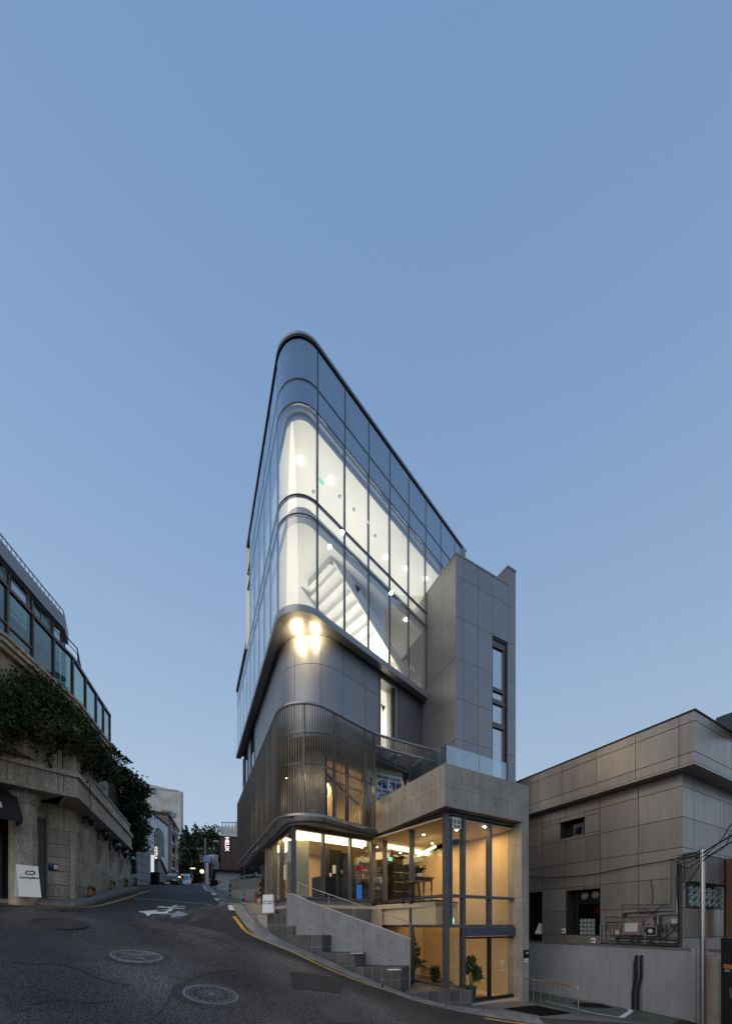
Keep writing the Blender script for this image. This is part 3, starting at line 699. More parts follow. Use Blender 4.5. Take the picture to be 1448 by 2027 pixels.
# ------------------------------------------------------------------ louvred storey
ZSB, ZST = 3.38, 6.91
main = tower_path(.03, 1.10, LW+10.6, LW+2.25)
def ogee():
    pts = list(main.p); d0 = (pts[-1]-pts[-2]).normalized(); q = pts[-1]; n = 6
    for i in range(1, n+1):
        a = math.atan2(d0.y, d0.x)+(math.atan2(.4634, .8861)-math.atan2(d0.y, d0.x))*i/n; q = q+V2(math.cos(a), math.sin(a))*.16; pts.append(q)
    pts.append(q+V2(.8861, .4634)*2.15); return Path(pts)
scr = ogee(); s_edge = scr.hit(743.5)
screen = MB().strip(scr, 0, scr.len, ZST-.05, ZST, -.10, .012).strip(scr, 0, s_edge, ZSB, ZSB+.07, -.12, .012).strip(scr, s_edge, scr.len, 6.42, 6.47, -.10, .012).build('louvre_screen', lip_m, bld, smooth=True)
slat_long = MB().box(-.010, .010, -.018, .008, ZSB+.07, ZST-.05).build('slat', slat_m, screen, origin=(0, 0, 0))
slat_long.location = (0, 0, 0)
def make_slat(src, s):
    q = scr.pos(s); n = scr.nor(s); c = src.copy(); COL.objects.link(c); c.parent = screen
    c.location = Vector((q.x, q.y, 0))-worldloc(screen); c.rotation_euler = (0, 0, math.atan2(n.y, n.x)-math.pi/2)
for v in slat_long.data.vertices: v.co += Vector(worldloc(screen))
s = .05; count = 0
while s < s_edge-.02: make_slat(slat_long, s); s += .084 if s > scr.s[1]-.5 else .13; count += 1
short = MB().box(-.013, .013, -.03, .012, 6.47, ZST-.05).build('slat', slat_m, screen)
for v in short.data.vertices: v.co += Vector(worldloc(screen))
while s < scr.len: make_slat(short, s); s += .085
bpy.data.objects.remove(slat_long); bpy.data.objects.remove(short)
MB().strip(scr, 0, s_edge, 5.02, 5.06, -.13, -.07).build('middle_rail', slat_m, screen, smooth=True)
for px in (601, 665, 726, 743.2):
    s = scr.hit(px); MB().strip(scr, s-.03, s+.03, ZSB+.02, ZST-.02, -.16, -.04).build('post', slat_m, screen)
for k in range(9):
    s = scr.s[1]-.6-1.1*k
    if s > .1: MB().strip(scr, s-.03, s+.03, ZSB+.02, ZST-.02, -.16, -.04).build('post', slat_m, screen)
# brackets under the screen and the inner edge beam
eb = tower_path(.40, .95, LW+10.4, LW+2.6)
MB().strip(eb, 0, eb.len, ZSB-.02, ZSB+.22, -.16, .0).build('edge_beam', M('edge_beam_metal', (.24,.235,.225), .5, .3, var=.06), bld, smooth=True)
for k in range(15):
    s = .3+k*.72
    if s < scr.s[1]: MB().strip(scr, s-.02, s+.02, ZSB+.01, ZSB+.06, -.34, -.05).build('bracket', lip_m, screen)
for px in (566, 652, 708):
    s = scr.hit(px); MB().strip(scr, s-.03, s+.03, ZSB+.01, ZSB+.06, -.34, -.05).build('bracket', lip_m, screen)
for px in (790, 830):
    s = scr.hit(px); MB().strip(scr, s-.04, s+.04, 6.30, 6.44, -.75, -.03).build('bracket', lip_m, screen)
# storey behind the louvres
l2 = tower_path(.95, .95, LW+10.0, LW+1.9); s2H = l2.s[-2]
l2p = Path(list(l2.p)+[l2.p[-1]+V2(.8861, .4634)*4.6])
dark_plaster = M('dark_render', (.15,.14,.125), .8, var=.25, scale=4, bump=.6, bscale=30)
wa, wb = l2p.hit(643), l2p.hit(723); wc, wd_ = l2p.hit(738), l2p.hit(900)
MB().strip(l2p, 0, wa, 3.3, 6.2, -.2, 0).build('wall', dark_plaster, bld, smooth=True)
MB().strip(l2p, wa, wb, 3.3, 3.75, -.2, 0).strip(l2p, wa, wb, 5.85, 6.2, -.2, 0).build('wall', dark_plaster, bld)
MB().strip(l2p, wb, wc, 3.3, 6.2, -.2, 0).build('wall', dark_plaster, bld, smooth=True)
MB().strip(l2p, wc, l2p.len, 5.95, 6.2, -.2, .02).build('window_head', alu_dark, bld)
w1 = MB()
for a in (wa, (wa+wb)/2, wb-.06): w1.strip(l2p, a, a+.06, 3.7, 5.9, -.1, .02)
w1.strip(l2p, wa, wb, 5.05, 5.1, -.1, .02); w1 = w1.build('window', alu_dark, bld); MB().strip(l2p, wa, wb, 3.7, 5.9, -.06, -.05).build('pane', glass_lo, w1)
w2 = MB(); ms = [wc, l2p.hit(801), l2p.hit(845), wd_-.1]
for a in ms: w2.strip(l2p, a, a+.07, 3.5, 5.95, -.1, .03)
w2 = w2.build('window', alu_dark, bld)
for a, b in zip(ms, ms[1:]): MB().strip(l2p, a+.07, b, 3.5, 5.95, -.06, -.045).build('pane', glass_lo, w2)
room = MB().strip(l2p, wa-.6, l2p.len, 3.3, 6.2, -2.6, -2.5).strip(l2p, wa-.6, wa-.5, 3.3, 6.2, -2.5, -.2).build('interior_wall', beige, bld)
MB().strip(l2p, wa-.6, l2p.len, 6.05, 6.15, -2.5, -.2).build('ceiling', beige_c, bld); MB().strip(l2p, wa-.6, l2p.len, 3.3, 3.42, -2.5, -.2).build('floor_slab', wood_floor, bld)
MB().strip(l2p, l2p.hit(790), l2p.len, 5.90, 6.0, -1.3, -1.1).build('cove_light', warm_cove, bld)
st2 = MB()  # dark sloping handrail seen behind the louvres
st2.tube([l2p.at(wa+.1, 5.6, -.5), l2p.at(wb+.1, 4.75, -.5)], .07, 4); st2.build('stair_rail', darkwood, bld)
q = l2p.at((wa+wb)/2, 5.6, -1.3); lamp('room_fill_light', 'AREA', q, 220, (1, .74, .40), .8, rot=(0, 0, -1))
q = l2p.at((wc+wd_)/2, 5.7, -1.2); lamp('room_fill_light', 'AREA', q, 90, (1, .80, .52), .9, rot=(0, 0, -1))
MB().prism([tuple(eb.at(s, 0, -.05)[:2]) for s in eb.between(0, eb.len)]+[tuple(B2(3.2, .4))], 3.26, 3.40).build('soffit', M('soffit_board', (.17,.155,.135), .6, var=.1), bld)
q = l2p.at(l2p.hit(585), 5.2, .35); wlt = thing('wall_spot', 'small wall spotlight glowing behind the rounded louvres', 'lamp', q); MB().lathe(q, [(.05, 0), (.06, .12), (.03, .14)], 10).build('can', alu_dark, wlt); MB().ball(q-Vector((0,0,.01)), .028, 8, 6).build('bulb', EM('spot_bulb', (1,.9,.7), 14), wlt); MB().obox(q+Vector((0,.18,.06)), (1,0,0), (0,1,0), (0,0,1), .02, .18, .015).build('arm', alu_dark, wlt)
for px in (560, 600, 635): lamp('wall_spot_light', 'POINT', l2p.at(l2p.hit(px), 5.0, .38), 9, (1, .76, .45), .12)
# banner in the window
banner_t = M('banner_teal', (.20,.36,.37), .6, var=.08); banner_w = M('banner_pale', (.55,.60,.64), .6, var=.05)
sb0, sb1 = l2p.hit(742)-.55, l2p.hit(795); bz1 = l2p.z(770, 1513); bz0 = l2p.z(742, 1600)-.2
ban = thing('banner', 'pale grand opening banner with yellow and navy lettering hung in the window', 'banner', l2p.at(sb0, bz0, .05))
zs = bz1-.46
MB().strip(l2p, sb0, sb1, bz0, bz1, .045, .050).build('cloth', banner_w, ban); MB().strip(l2p, sb0, sb1, zs, bz1-.03, .051, .054).build('heading_band', banner_t, ban)
bt = Vector((l2p.tan(sb1).x, l2p.tan(sb1).y, 0)); navy = M('navy_print', (.02,.03,.16), .6, var=0); yel = M('yellow_print', (.75,.50,.02), .6, var=0); blk = M('black_print', (.03,.03,.04), .6, var=0)
bw = sb1-sb0
def btxt(t, size, z, mat, u, bold=.0, align='CENTER', sx=1.0): return text(t, size, mat, ban, l2p.at(sb0+bw*u, z, .058), bt, (0, 0, 1), bold=bold, align=align, sx=sx, extrude=.002)
btxt('GRAND OPEN', .29, bz1-.25, yel, .975, .010, 'RIGHT', .92)
btxt('한사랑동 건강의원', .13, bz1-.62, blk, .93, .003, 'RIGHT')
btxt('숨', .18, bz1-.60, M('green_print', (.10,.16,.06), .6, var=0), .36, .004)
btxt('월 4일 개원', .34, bz1-.90, navy, .97, .016, 'RIGHT', .92)
btxt('아이와 사랑을 위한 마음', .15, bz1-1.17, blk, .975, .004, 'RIGHT', .9)
btxt('소아 청소년을 위한', .15, bz1-1.33, blk, .975, .004, 'RIGHT', .9)
btxt('문의 02', .20, bz1-1.54, blk, .66, .006, 'RIGHT', .9)
# ------------------------------------------------------------------ metal stair core (wing)
WR, WL_ = V2(.8861, .4634), Ld; W0 = V2(.2455*13.652, 13.652)
wright = Path([W0, W0+WR*4.2]); wleft = Path([W0+WL_*4.6, W0])
wend = wright.hit(1020.3)
core = MB(); core.prism([tuple(W0+WR*.06+WL_*.06), tuple(W0+WR*(wright.hit(973)-.01)+WL_*.06), tuple(W0+WR*(wright.hit(973)-.01)+WL_*4.6), tuple(W0+WR*.06+WL_*4.6)], 3.2, 13.55)
core.prism([tuple(W0+WR*(wright.hit(1004)+.01)+WL_*.06), tuple(W0+WR*wend+WL_*.06), tuple(W0+WR*wend+WL_*4.6), tuple(W0+WR*(wright.hit(1004)+.01)+WL_*4.6)], 3.2, 13.55)
zwt = wright.z(973.4, 1258.6)
core.prism([tuple(W0+WR*(wright.hit(973)-.02)+WL_*.06), tuple(W0+WR*(wright.hit(1004)+.02)+WL_*.06), tuple(W0+WR*(wright.hit(1004)+.02)+WL_*4.5), tuple(W0+WR*(wright.hit(973)-.02)+WL_*4.5)], zwt, 13.54)
core = core.build('stair_core', joint_m, bld)
zr = [(HY-y)/F*W0.y for y in (1096, 1139, 1220.4, 1301.3, 1381.4, 1462)]+[5.4, 3.6]
cs = [0]+[wright.hit(px) for px in (916.7, 945.5, 974.1, 1004.2, 1020.3)]
for i in range(5):
    for j in range(len(zr)-1):
        z1, z0 = zr[j], zr[j+1]
        if i == 3:
            if z1 <= zwt+.05: continue
            z0 = max(z0, zwt)
        if i == 4 and j == 0: z1 = 14.55
        a, b = cs[i], cs[i+1]
        MB().strip(wright, a+(GAP if i else 0), b-GAP, z0+GAP, z1-GAP, -.055, 0).build('metal_panel', panel_m, core)
ls = [wleft.len, wleft.hit(873.5), wleft.hit(846)-.4, wleft.hit(846)-1.6]
for i in range(3):
    for j in range(len(zr)-1):
        MB().strip(wleft, ls[i+1]+GAP, ls[i]-(GAP if i else .002), zr[j+1]+GAP, zr[j]-GAP, -.055, 0).build('metal_panel', panel_m, core)
MB().strip(wright, 0, cs[4], zr[0], zr[0]+.06, -.30, .015).build('coping', lip_m, core); MB().strip(wleft, ls[3], wleft.len, zr[0], zr[0]+.06, -.30, .014).build('coping', lip_m, core)
fin = MB().strip(wright, cs[4], cs[5], 13.5, 14.55, -1.3, -.056).build('parapet_fin', panel_m, core); MB().strip(wright, cs[4]-.01, cs[5]+.01, 14.55, 14.62, -1.32, .02).build('coping', lip_m, core)
# deep slot window in the wing
wa3, wb3 = cs[3]+.02, cs[4]-.02
slot = MB().strip(wright, wb3-.04, wb3, 3.6, zwt, -.75, -.02).strip(wright, wa3-.02, wa3+.02, 3.6, zwt, -.75, -.02).strip(wright, wa3, wb3, zwt-.05, zwt+.02, -.75, -.02).build('window', alu_dark, core)
lim = wright.hit(992.5); zg = [(HY-y)/F*wright.pos(wa3).y for y in (1282, 1356, 1363, 1379, 1388, 1426, 1436)]
zz = [zwt-.06, zg[1], zg[2], zg[3], zg[4], zg[5], zg[6], 3.65]
gl_slot = GLASS('slot_glass', (.45,.52,.58), .55, 2.0)
for z1, z0 in ((zwt-.3, zg[1]), (zg[2], zg[3]), (zg[4], zg[5]), (zg[6], 3.65)): MB().strip(wright, wa3+.03, wb3-.1, z0, z1, -.14, -.12).build('pane', gl_slot, slot)
for z1, z0 in ((zwt-.05, zwt-.32), (zg[1], zg[2]), (zg[3], zg[4]), (zg[5], zg[6])): MB().strip(wright, wa3, wb3-.05, z0, z1, -.18, -.06).build('transom', alu_grey, slot)
MB().strip(wright, wb3-.17, wb3-.05, 3.6, zwt-.05, -.20, -.08).build('mullion', alu_grey, slot)
MB().strip(wright, wa3, wb3, 3.6, zwt, -1.3, -1.2).build('back_wall', M('slot_back', (.22,.23,.25), .6, var=.05), core)
# ================================================================== CONCRETE ENTRANCE BLOCK
tend = Path([CB, CB+Rb*9]).hit(1046)
bpath = Path([B2(5.6, 0), CB, B2(0, tend)]); sC = bpath.s[1]; ZB0, ZB1 = 3.39, 4.63; zj = 3.98
hc = bpath.hit(1032)
entr = MB()
entr.strip(bpath, 0, bpath.len, ZB0+.01, ZB1-.01, -.30, -.012)
rp = Path([B2(0, tend), B2(7.0, tend)])
entr.strip(rp, .30, 7.0, -3.0, ZB1-.01, -.30, -.012)
entr.strip(bpath, hc+.01, bpath.len-.012, -3.0, ZB0+.01, -.55, -.012)
entr = entr.build('concrete_frame', hole_m, bld)
seamL = [0, bpath.hit(770), bpath.hit(840)]; seamR = [bpath.hit(948)]
xs_ = [0.0, 2.75, sC, bpath.hit(948), bpath.len]
for i, (a, b) in enumerate(zip(xs_, xs_[1:])):
    for z0, z1 in ((ZB0, zj), (zj, ZB1)):
        ga = 0 if a in (0.0, sC) else .003; gb = 0 if b in (sC, bpath.len) else .003
        MB().strip(bpath, a+ga, b-gb, z0+(.003 if z0 == zj else 0), z1-(.003 if z1 == zj else 0), -.31, 0).build('concrete_pour', conc, entr)
for z0, z1 in ((-3.0, -1.2), (-1.2, .9), (.9, ZB0)):
    MB().strip(bpath, hc, bpath.len, z0+.003, z1-.003, -.56, 0).build('concrete_pour', conc, entr)
    MB().strip(rp, .56, 7.0, z0+.003, z1-.003, -.31, 0).build('concrete_pour', conc, entr)
MB().strip(rp, .31, 7.0, ZB0, ZB1, -.31, 0).build('concrete_pour', conc, entr)
holes = MB()
def hole(path, s, z, w=.0015, r=.022): 
    n = path.nor(s); holes.lathe(path.at(s, z, w-.01), [(r, 0), (r, .01)], 8, (n.x, n.y, 0))
for z in (3.62, 4.18, 4.47):
    s = .35
    while s < bpath.len-.1:
        if abs(s-sC) > .12: hole(bpath, s, z)
        s += .47
jam = Path([bpath.at(hc, 0, -.56)[:2], bpath.at(hc, 0, 0)[:2]])
for i in range(13): hole(Path([V2(bpath.at(hc, 0, -.3)), V2(bpath.at(hc, 0, -.02))]), .14, -2.2+.44*i)
stuff(holes.build('tie_hole', hole_m, entr))
MB().prism([tuple(B2(5.6, .3)), tuple(B2(.3, .3)), tuple(B2(.3, tend-.3)), tuple(B2(5.6, tend-.3))], 3.41, 3.58).build('roof_deck', conc_cool, bld)
MB().prism([tuple(B2(5.6, .31)), tuple(B2(.31, .31)), tuple(B2(.31, tend-.31)), tuple(B2(5.6, tend-.31))], 3.385, 3.405).build('soffit', beige_c, bld)
# glass balustrade on the block
balu = MB()
bp2 = Path([B2(1.9, .14), B2(.14, .14), B2(.14, tend)]); cS = bp2.s[1]; bEnd = bp2.hit(1003)
for s in (.03, cS-.04, cS+.04, bp2.hit(947), bEnd): pass
balu = MB().strip(bp2, 0, bEnd, ZB1-.0, ZB1+.04, -.03, .03).build('balustrade', steel, bld)
zbt = (HY-1474)/F*bp2.pos(cS).y
for a, b in ((.02, cS-.05), (cS, bp2.hit(946.5)), (bp2.hit(948), bEnd)): MB().strip(bp2, a, b, ZB1+.03, zbt, -.008, .008).build('glass_pane', GLASS('balustrade_glass', (.80,.90,.92), .20, 2.4), balu)
for s in (cS, bEnd, .02): MB().strip(bp2, s-.015, s+.015, ZB1, zbt+.01, -.02, .02).build('post', alu_dark, balu)
# steel and glass wall of the entrance hall
gB = Path([B2(5.3, .32), B2(.32, .32), B2(.32, hc-sC+.02)]); gC = gB.s[1]
ZT = [ZB0, .86, -.06]; FL = -2.46
glz = MB().strip(gB, 0, gB.len, ZB0-.10, ZB0-.005, -.10, .03).build('entrance_glazing', alu_grey, bld)
MB().strip(gB, gC-.10, gC+.10, FL, ZB0-.1, -.17, .05).build('corner_post', alu_grey, glz)
mL = [gB.hit(px) for px in (737.5, 758.8, 812)]
fR = [gB.hit(918), gB.hit(970), gB.hit(1021.5)]
for s in mL: MB().strip(gB, s-.035, s+.035, -1.9, ZB0-.1, -.16, .035).build('mullion', alu_grey, glz)
for k, s in enumerate(fR): MB().strip(gB, s-.04, s+.04, FL if k == 0 or k == 2 else -.36, ZB0-.1, -.16, .035).build('mullion', alu_grey, glz)
MB().strip(gB, gC+.22, gC+.32, -.06, ZB0-.1, -.30, -.06).build('mullion', alu_dark, glz)
segs = [mL[0]-.02, mL[1], mL[2], gC-.1]; segf = [gC+.1]+fR
for a, b in list(zip(segs, segs[1:]))+list(zip(segf, segf[1:])):
    for z in (.86, -.06): MB().strip(gB, a+.035, b-.035, z-.045, z+.045, -.12, .025).build('transom', alu_grey, glz)
    for k, (z1, z0) in enumerate(((ZB0-.1, .90), (.82, -.015), (-.10, -1.84))):
        if k == 2 and a >= fR[0]-.01: continue
        MB().strip(gB, a+.03, b-.03, z0 if not (k == 2 and a > gC) else FL+.05, z1, -.05, -.035).build('glass_pane', glass_lo, glz)
MB().strip(gB, mL[0], gC-.1, -1.95, -1.84, -.14, .04).build('sill', alu_grey, glz)
MB().strip(gB, 0, mL[0], -1.9, 3.3, -.15, 0).build('wall', conc_cool, bld) if False else None
# automatic door: header, one leaf slid open, one leaf shut
dr = MB().strip(gB, fR[0]+.04, fR[2]-.02, -.37, -.11, -.16, .09).build('door_header', M('door_header_blue', (.075,.09,.13), .4, .4, var=.05), glz)
def leaf(a, b, z0, z1, w, nm='door_leaf'):
    m = MB()
    m.strip(gB, a, a+.05, z0, z1, w-.03, w+.02); m.strip(gB, b-.05, b, z0, z1, w-.03, w+.02); m.strip(gB, a+.05, b-.05, z0, z0+.09, w-.03, w+.02); m.strip(gB, a+.05, b-.05, z1-.06, z1, w-.03, w+.02)
    d = m.build('door_leaf', alu_dark, bld); MB().strip(gB, a+.05, b-.05, z0+.09, z1-.06, w-.01, w).build('pane', glass_lo, d); return d
leaf(fR[1]+.0, fR[2]-.03, FL+.02, -.40, -.02); d1 = leaf(fR[0]+.05, fR[1]+.02, FL+.02, -.40, -.09)
MB().strip(gB, fR[0], fR[2], FL-.06, FL+.02, -.2, .08).build('threshold', steel, glz)
# writing on the glass
sg = thing('shop_plaque', 'small white rounded plaque with dark letters high inside the corner window', 'sign', gB.at(gB.hit(903.5), 2.9, .0))
pa, pb = gB.hit(895.5), gB.hit(912.5); zpt = gB.z(896, 1616); zpb = gB.z(896, 1639.5)
MB().strip(gB, pa, pb, zpb, zpt, -.028, -.015).build('plate', paper_m, sg, bevel=.004)
rt = Vector((Rb.x, Rb.y, 0)); um = (pa+pb)/2
ink = M('olive_print', (.075,.07,.045), .6, var=0)
text('숨 숨', .135, ink, sg, gB.at(um, zpt-.15, -.010), rt, (0,0,1), bold=.003, extrude=.002); text('송 승', .135, ink, sg, gB.at(um, zpt-.30, -.010), rt, (0,0,1), bold=.003, extrude=.002) if False else text('ㅇ ㅌ', .13, ink, sg, gB.at(um, zpt-.29, -.010), rt, (0,0,1), bold=.003, extrude=.002)
text('의원약국', .075, ink, sg, gB.at(um, zpb+.06, -.010), rt, (0,0,1), extrude=.002)
vt = thing('glass_lettering', 'column of silver letters stuck on the narrow corner pane', 'lettering', gB.at(um, -1.0, -.03))
sil = M('silver_vinyl', (.42,.42,.42), .4, .2, var=0)
for i, ch in enumerate('한사랑동물의원'): text(ch, .215, sil, vt, gB.at(um, -.52-.262*i, -.028), (0,0,1) if i < 2 else (rt if i > 4 else (rt+Vector((0,0,1))*.0)), Vector((-Rb.x,-Rb.y,0)) if i < 2 else (0,0,1), extrude=.002, bold=.004)
dl = thing('door_lettering', 'faint white logo and lines on the shut door leaf', 'lettering', gB.at(gB.hit(994), -1.4, 0))
text('숨숨\nㅇㅌ', .11, white_wall, dl, gB.at(gB.hit(994), -1.30, .0), rt, (0,0,1), extrude=.001); text('의원약국', .05, white_wall, dl, gB.at(gB.hit(994), -1.52, .0), rt, (0,0,1), extrude=.001)
neon = EM('green_neon', (.35, 1, .45), 1.6)
ng = thing('neon_sign', 'small green neon lettering glowing behind the corner post', 'neon sign', gB.at(gB.hit(898), .1, -.2))
text('약국', .20, neon, ng, gB.at(gB.hit(897.5), .09, -.16), rt, (0,0,1), extrude=.004, bold=.004)
al = thing('alarm_box', 'small red and white alarm box at the right end of the door header', 'alarm', bpath.at(hc-.1, -.2, -.3))
MB().obox(gB.at(fR[2]+.02, -.17, .09), rt, (Lb.x, Lb.y, 0), (0,0,1), .09, .05, .09).build('box', M('red_paint', (.35,.02,.02), .4, var=.05), al); MB().obox(gB.at(fR[2]-.07, -.17, .09), rt, (Lb.x, Lb.y, 0), (0,0,1), .03, .04, .08).build('side_plate', paper_m, al)
pl = thing('house_number', 'black square plate with white number 40 on the concrete pillar', 'sign', bpath.at(bpath.hit(1041), -.7, 0))
MB().strip(bpath, bpath.hit(1035.5), bpath.len-.002, bpath.z(1041, 1896.5), bpath.z(1041, 1881), .0, .02).build('plate', black_m, pl); text('40', .11, white_m, pl, bpath.at(bpath.hit(1041.5), bpath.z(1041, 1887), .023), rt, (0,0,1), extrude=.001)
db = thing('doorbell', 'small white doorbell box under the number plate', 'doorbell', bpath.at(bpath.hit(1041), -1.0, 0)); MB().strip(bpath, bpath.hit(1038.5), bpath.hit(1044), bpath.z(1041, 1905), bpath.z(1041, 1898), 0, .02).build('box', paper_m, db); MB().strip(bpath, bpath.hit(1040), bpath.hit(1042.5), bpath.z(1041, 1903), bpath.z(1041, 1900.5), .02, .026).build('button', alu_grey, db)
kp = thing('door_lock', 'black oval door lock with blue light beside the door', 'lock', gB.at(fR[2]+.05, -1.55, .0)); MB().ball(gB.at(fR[2]+.06, -1.57, .12), .12, 10, 8, (.35, .3, 1)).build('body', black_m, kp, smooth=True); MB().ball(gB.at(fR[2]+.05, -1.60, .155), .035, 8, 6, (1,.4,1)).build('lamp', EM('blue_lamp', (.4,.4,1), 1.0), kp)
# ------------------------------------------------------------------ hall and cafe inside
ZF = .68
cp_ = Path([EC, KC, DC]); cK = cp_.s[1]
slabp = [tuple(EC), tuple(KC), tuple(DC), tuple(B2(1.0, .50)), tuple(B2(1.0, .62)), tuple(B2(1.6, 2.0)), tuple(B2(8, 2.0)), tuple(B2(8.4, 3.3))]
MB().prism(slabp, ZF-.12, ZF).build('floor_slab', wood_floor, bld)
sp = Path([V2(DC)+Rb*.2, B2(1.0, .50), B2(1.0, .62), B2(1.6, 2.0), B2(8, 2.0)])
MB().strip(sp, 0, sp.len, -.03, ZF+.05, -.10, 0).build('slab_edge', beige_c, bld)
MB().strip(sp, 0, sp.len, ZF+.05, ZF+.10, -.12, .01).build('slab_trim', darkwood, bld)
allp = [tuple(EC), tuple(KC), tuple(DC), tuple(B2(.36, .36)), tuple(B2(.36, 3.3)), tuple(B2(8.6, 3.3)), tuple(B2(9.2, 2.0))]
MB().prism(allp, 3.20, 3.255).build('ceiling', beige_c, bld)
low = [tuple(B2(6, .2)), tuple(B2(.1, .2)), tuple(B2(.1, 3.45)), tuple(B2(8, 3.45)), tuple(B2(8, .3))]
MB().prism(low, -2.62, FL).build('floor', M('hall_floor', (.50,.43,.30), .35, var=.06), bld)
MB().prism([tuple(B2(5, .42)), tuple(B2(.42, .42)), tuple(B2(.42, .95)), tuple(B2(1.3, 1.35)), tuple(B2(5, 1.35))], FL, -1.90).build('plant_ledge', darkwood, bld)
hw = MB().strip(Path([B2(.56, 3.30), B2(8.4, 3.30)]), 0, 7.84, FL, 3.2, .0, .08); hw.build('hall_wall', beige, bld)
MB().strip(Path([B2(5.2, .3), B2(5.2, 3.3)]), 0, 3.0, FL, ZF-.12, -.1, 0).build('hall_wall', beige, bld)
MB().strip(Path([V2(EC), V2(DC)+Rb*.0]), 0, .5, FL, ZF-.12, -.1, 0).build('hall_wall', beige, bld)
MB().strip(Path([B2(5.2, .35), V2(DC)+V2(.1, .0)]), 0, 1.8, FL, ZF-.12, -.15, -.05).build('hall_wall', beige, bld)
rearp = Path([EC+V2(.1, 0), B2(8.6, 3.3)]); MB().strip(rearp, 0, rearp.len, ZF, 3.2, -.1, 0).build('rear_wall', M('cafe_wall', (.30,.235,.15), .6, var=.12, scale=.9), bld)
# cafe glazing
caf = MB().strip(cp_, 0, cp_.len, 3.14, 3.24, -.10, .02).strip(cp_, 0, cp_.len, .86, .93, -.10, .03).build('cafe_glazing', alu_grey, bld)
MB().strip(cp_, cK-.07, cK+.07, .86, 3.24, -.12, .05).build('corner_post', alu_grey, caf)
mc = [.04]+[cp_.hit(px) for px in (541, 555)]; mf = [cp_.hit(px) for px in (640, 694, 735.5)]
for s in mc+mf: MB().strip(cp_, s-.035, s+.035, .93, 3.14, -.14, .03).build('mullion', alu_grey, caf)
ed = mc+[cK]+mf
for a, b in zip(ed, ed[1:]): MB().strip(cp_, a+.03, b-.03, .92, 3.15, -.05, -.036).build('glass_pane', glass_lo, caf)
MB().strip(cp_, 0, cp_.len, -1.9, .86, -.2, -.02).build('plinth', M('plinth_grey', (.16,.16,.165), .6, var=.1), bld)
MB().strip(Path([EC+V2(-.46, .888)*.62, EC+V2(-.46, .888)*.03]), 0, .59, .3, 3.24, -.3, 0).build('concrete_pier', conc, bld)
MB().strip(Path([EC+V2(-.46, .888)*4.5+V2(.6, .3), EC+V2(-.46, .888)*.62+V2(.6, .3)]), 0, 3.8, .3, 3.24, -.3, 0).build('garage_wall', conc_cool, bld)
# glowing cove along the cafe front and a second one over the hall
MB().strip(cp_, .3, cp_.len-.1, 3.00, 3.17, -.62, -.22).build('cove_light', warm_cove, bld)
a, b = P(762, 1672, 14.6), P(852, 1693, 16.4); MB().tube([(a.x, a.y, 3.14), (b.x, b.y, 3.14)], .10, 4).build('cove_light', warm_cove, bld)
a, b = P(827, 1694, 14.5), P(861, 1679, 13.2); MB().tube([(a.x, a.y, 2.72), (b.x, b.y, 2.80)], .055, 4).build('cove_light', warm_cove, bld)
for px, py in ((652,1668),(661,1669),(684,1671),(713,1675),(721,1676),(716,1679),(745,1678),(838,1654),(855,1671),(792,1690),(903,1645),(958,1638),(960,1639)):
    d = 3.17*725/(HY-py); p = P(px, py, d)
    MB().lathe(p, [(.03, 0), (.03, .02), (.045, .02), (.045, .03)], 10).build('downlight', EM('warm_spot', (1, .86, .6), 14), bld)
fdv = (DC-KC).normalized(); fin_ = V2(-fdv.y, fdv.x)
def C3(u, v, z): q = KC+fdv*u+fin_*v; return Vector((q.x, q.y, z))
lamp('cafe_light', 'AREA', C3(.8, 1.6, 3.12), 46, (1, .68, .32), 1.4, rot=(0,0,-1)); lamp('cafe_light', 'AREA', C3(2.6, 2.4, 3.12), 52, (1, .68, .32), 1.6, rot=(0,0,-1))
lamp('hall_light', 'AREA', B3(3.5, 2.0, 3.15), 52, (1, .66, .30), 1.6, rot=(0,0,-1)); lamp('hall_light', 'AREA', B3(1.2, 2.3, 3.15), 48, (1, .66, .30), 1.2, rot=(0,0,-1))
lamp('hall_light', 'AREA', B3(2.2, 1.2, -.10), 16, (1, .66, .30), 1.2, rot=(0,0,-1))
# concrete column inside the cafe
colm = C3(.62, 1.0, 0); MB().obox((colm.x, colm.y, 1.94), (fdv.x, fdv.y, 0), (fin_.x, fin_.y, 0), (0,0,1), .33, .2, 1.26).build('column', M('warm_concrete', (.30,.27,.21), .7, var=.15, scale=2, bump=.1), bld)
def at_px(px, d, z): return Vector(((px-HX)/F*d, d, z))
fx, fy = Vector((fdv.x, fdv.y, 0)), Vector((fin_.x, fin_.y, 0))
ct = thing('coffee_counter', 'long black coffee counter behind the cafe window', 'counter', at_px(660, 14.3, ZF))
for a, b, d, h in ((624, 697, 14.2, 1.10), (712, 733, 14.9, 1.02)):
    pa_, pb_ = at_px(a, d, 0), at_px(b, d+.6, 0); mid = (pa_+pb_)/2; MB().obox((mid.x, mid.y, ZF+h/2), (pb_-pa_).normalized(), fy, (0,0,1), (pb_-pa_).length/2, .3, h/2).build('body', black_m, ct); MB().obox((mid.x, mid.y, ZF+h+.02), (pb_-pa_).normalized(), fy, (0,0,1), (pb_-pa_).length/2+.03, .33, .02).build('worktop', darkwood, ct)
cm = thing('coffee_machine', 'tall black coffee machine standing on the counter', 'coffee machine', at_px(662, 14.5, ZF+1.14))
c = at_px(658, 14.55, ZF+1.14); MB().obox(c+Vector((0,0,.55)), fx, fy, (0,0,1), .28, .25, .55).build('body', black_m, cm, bevel=.02); c2 = at_px(681, 14.7, ZF+1.14)
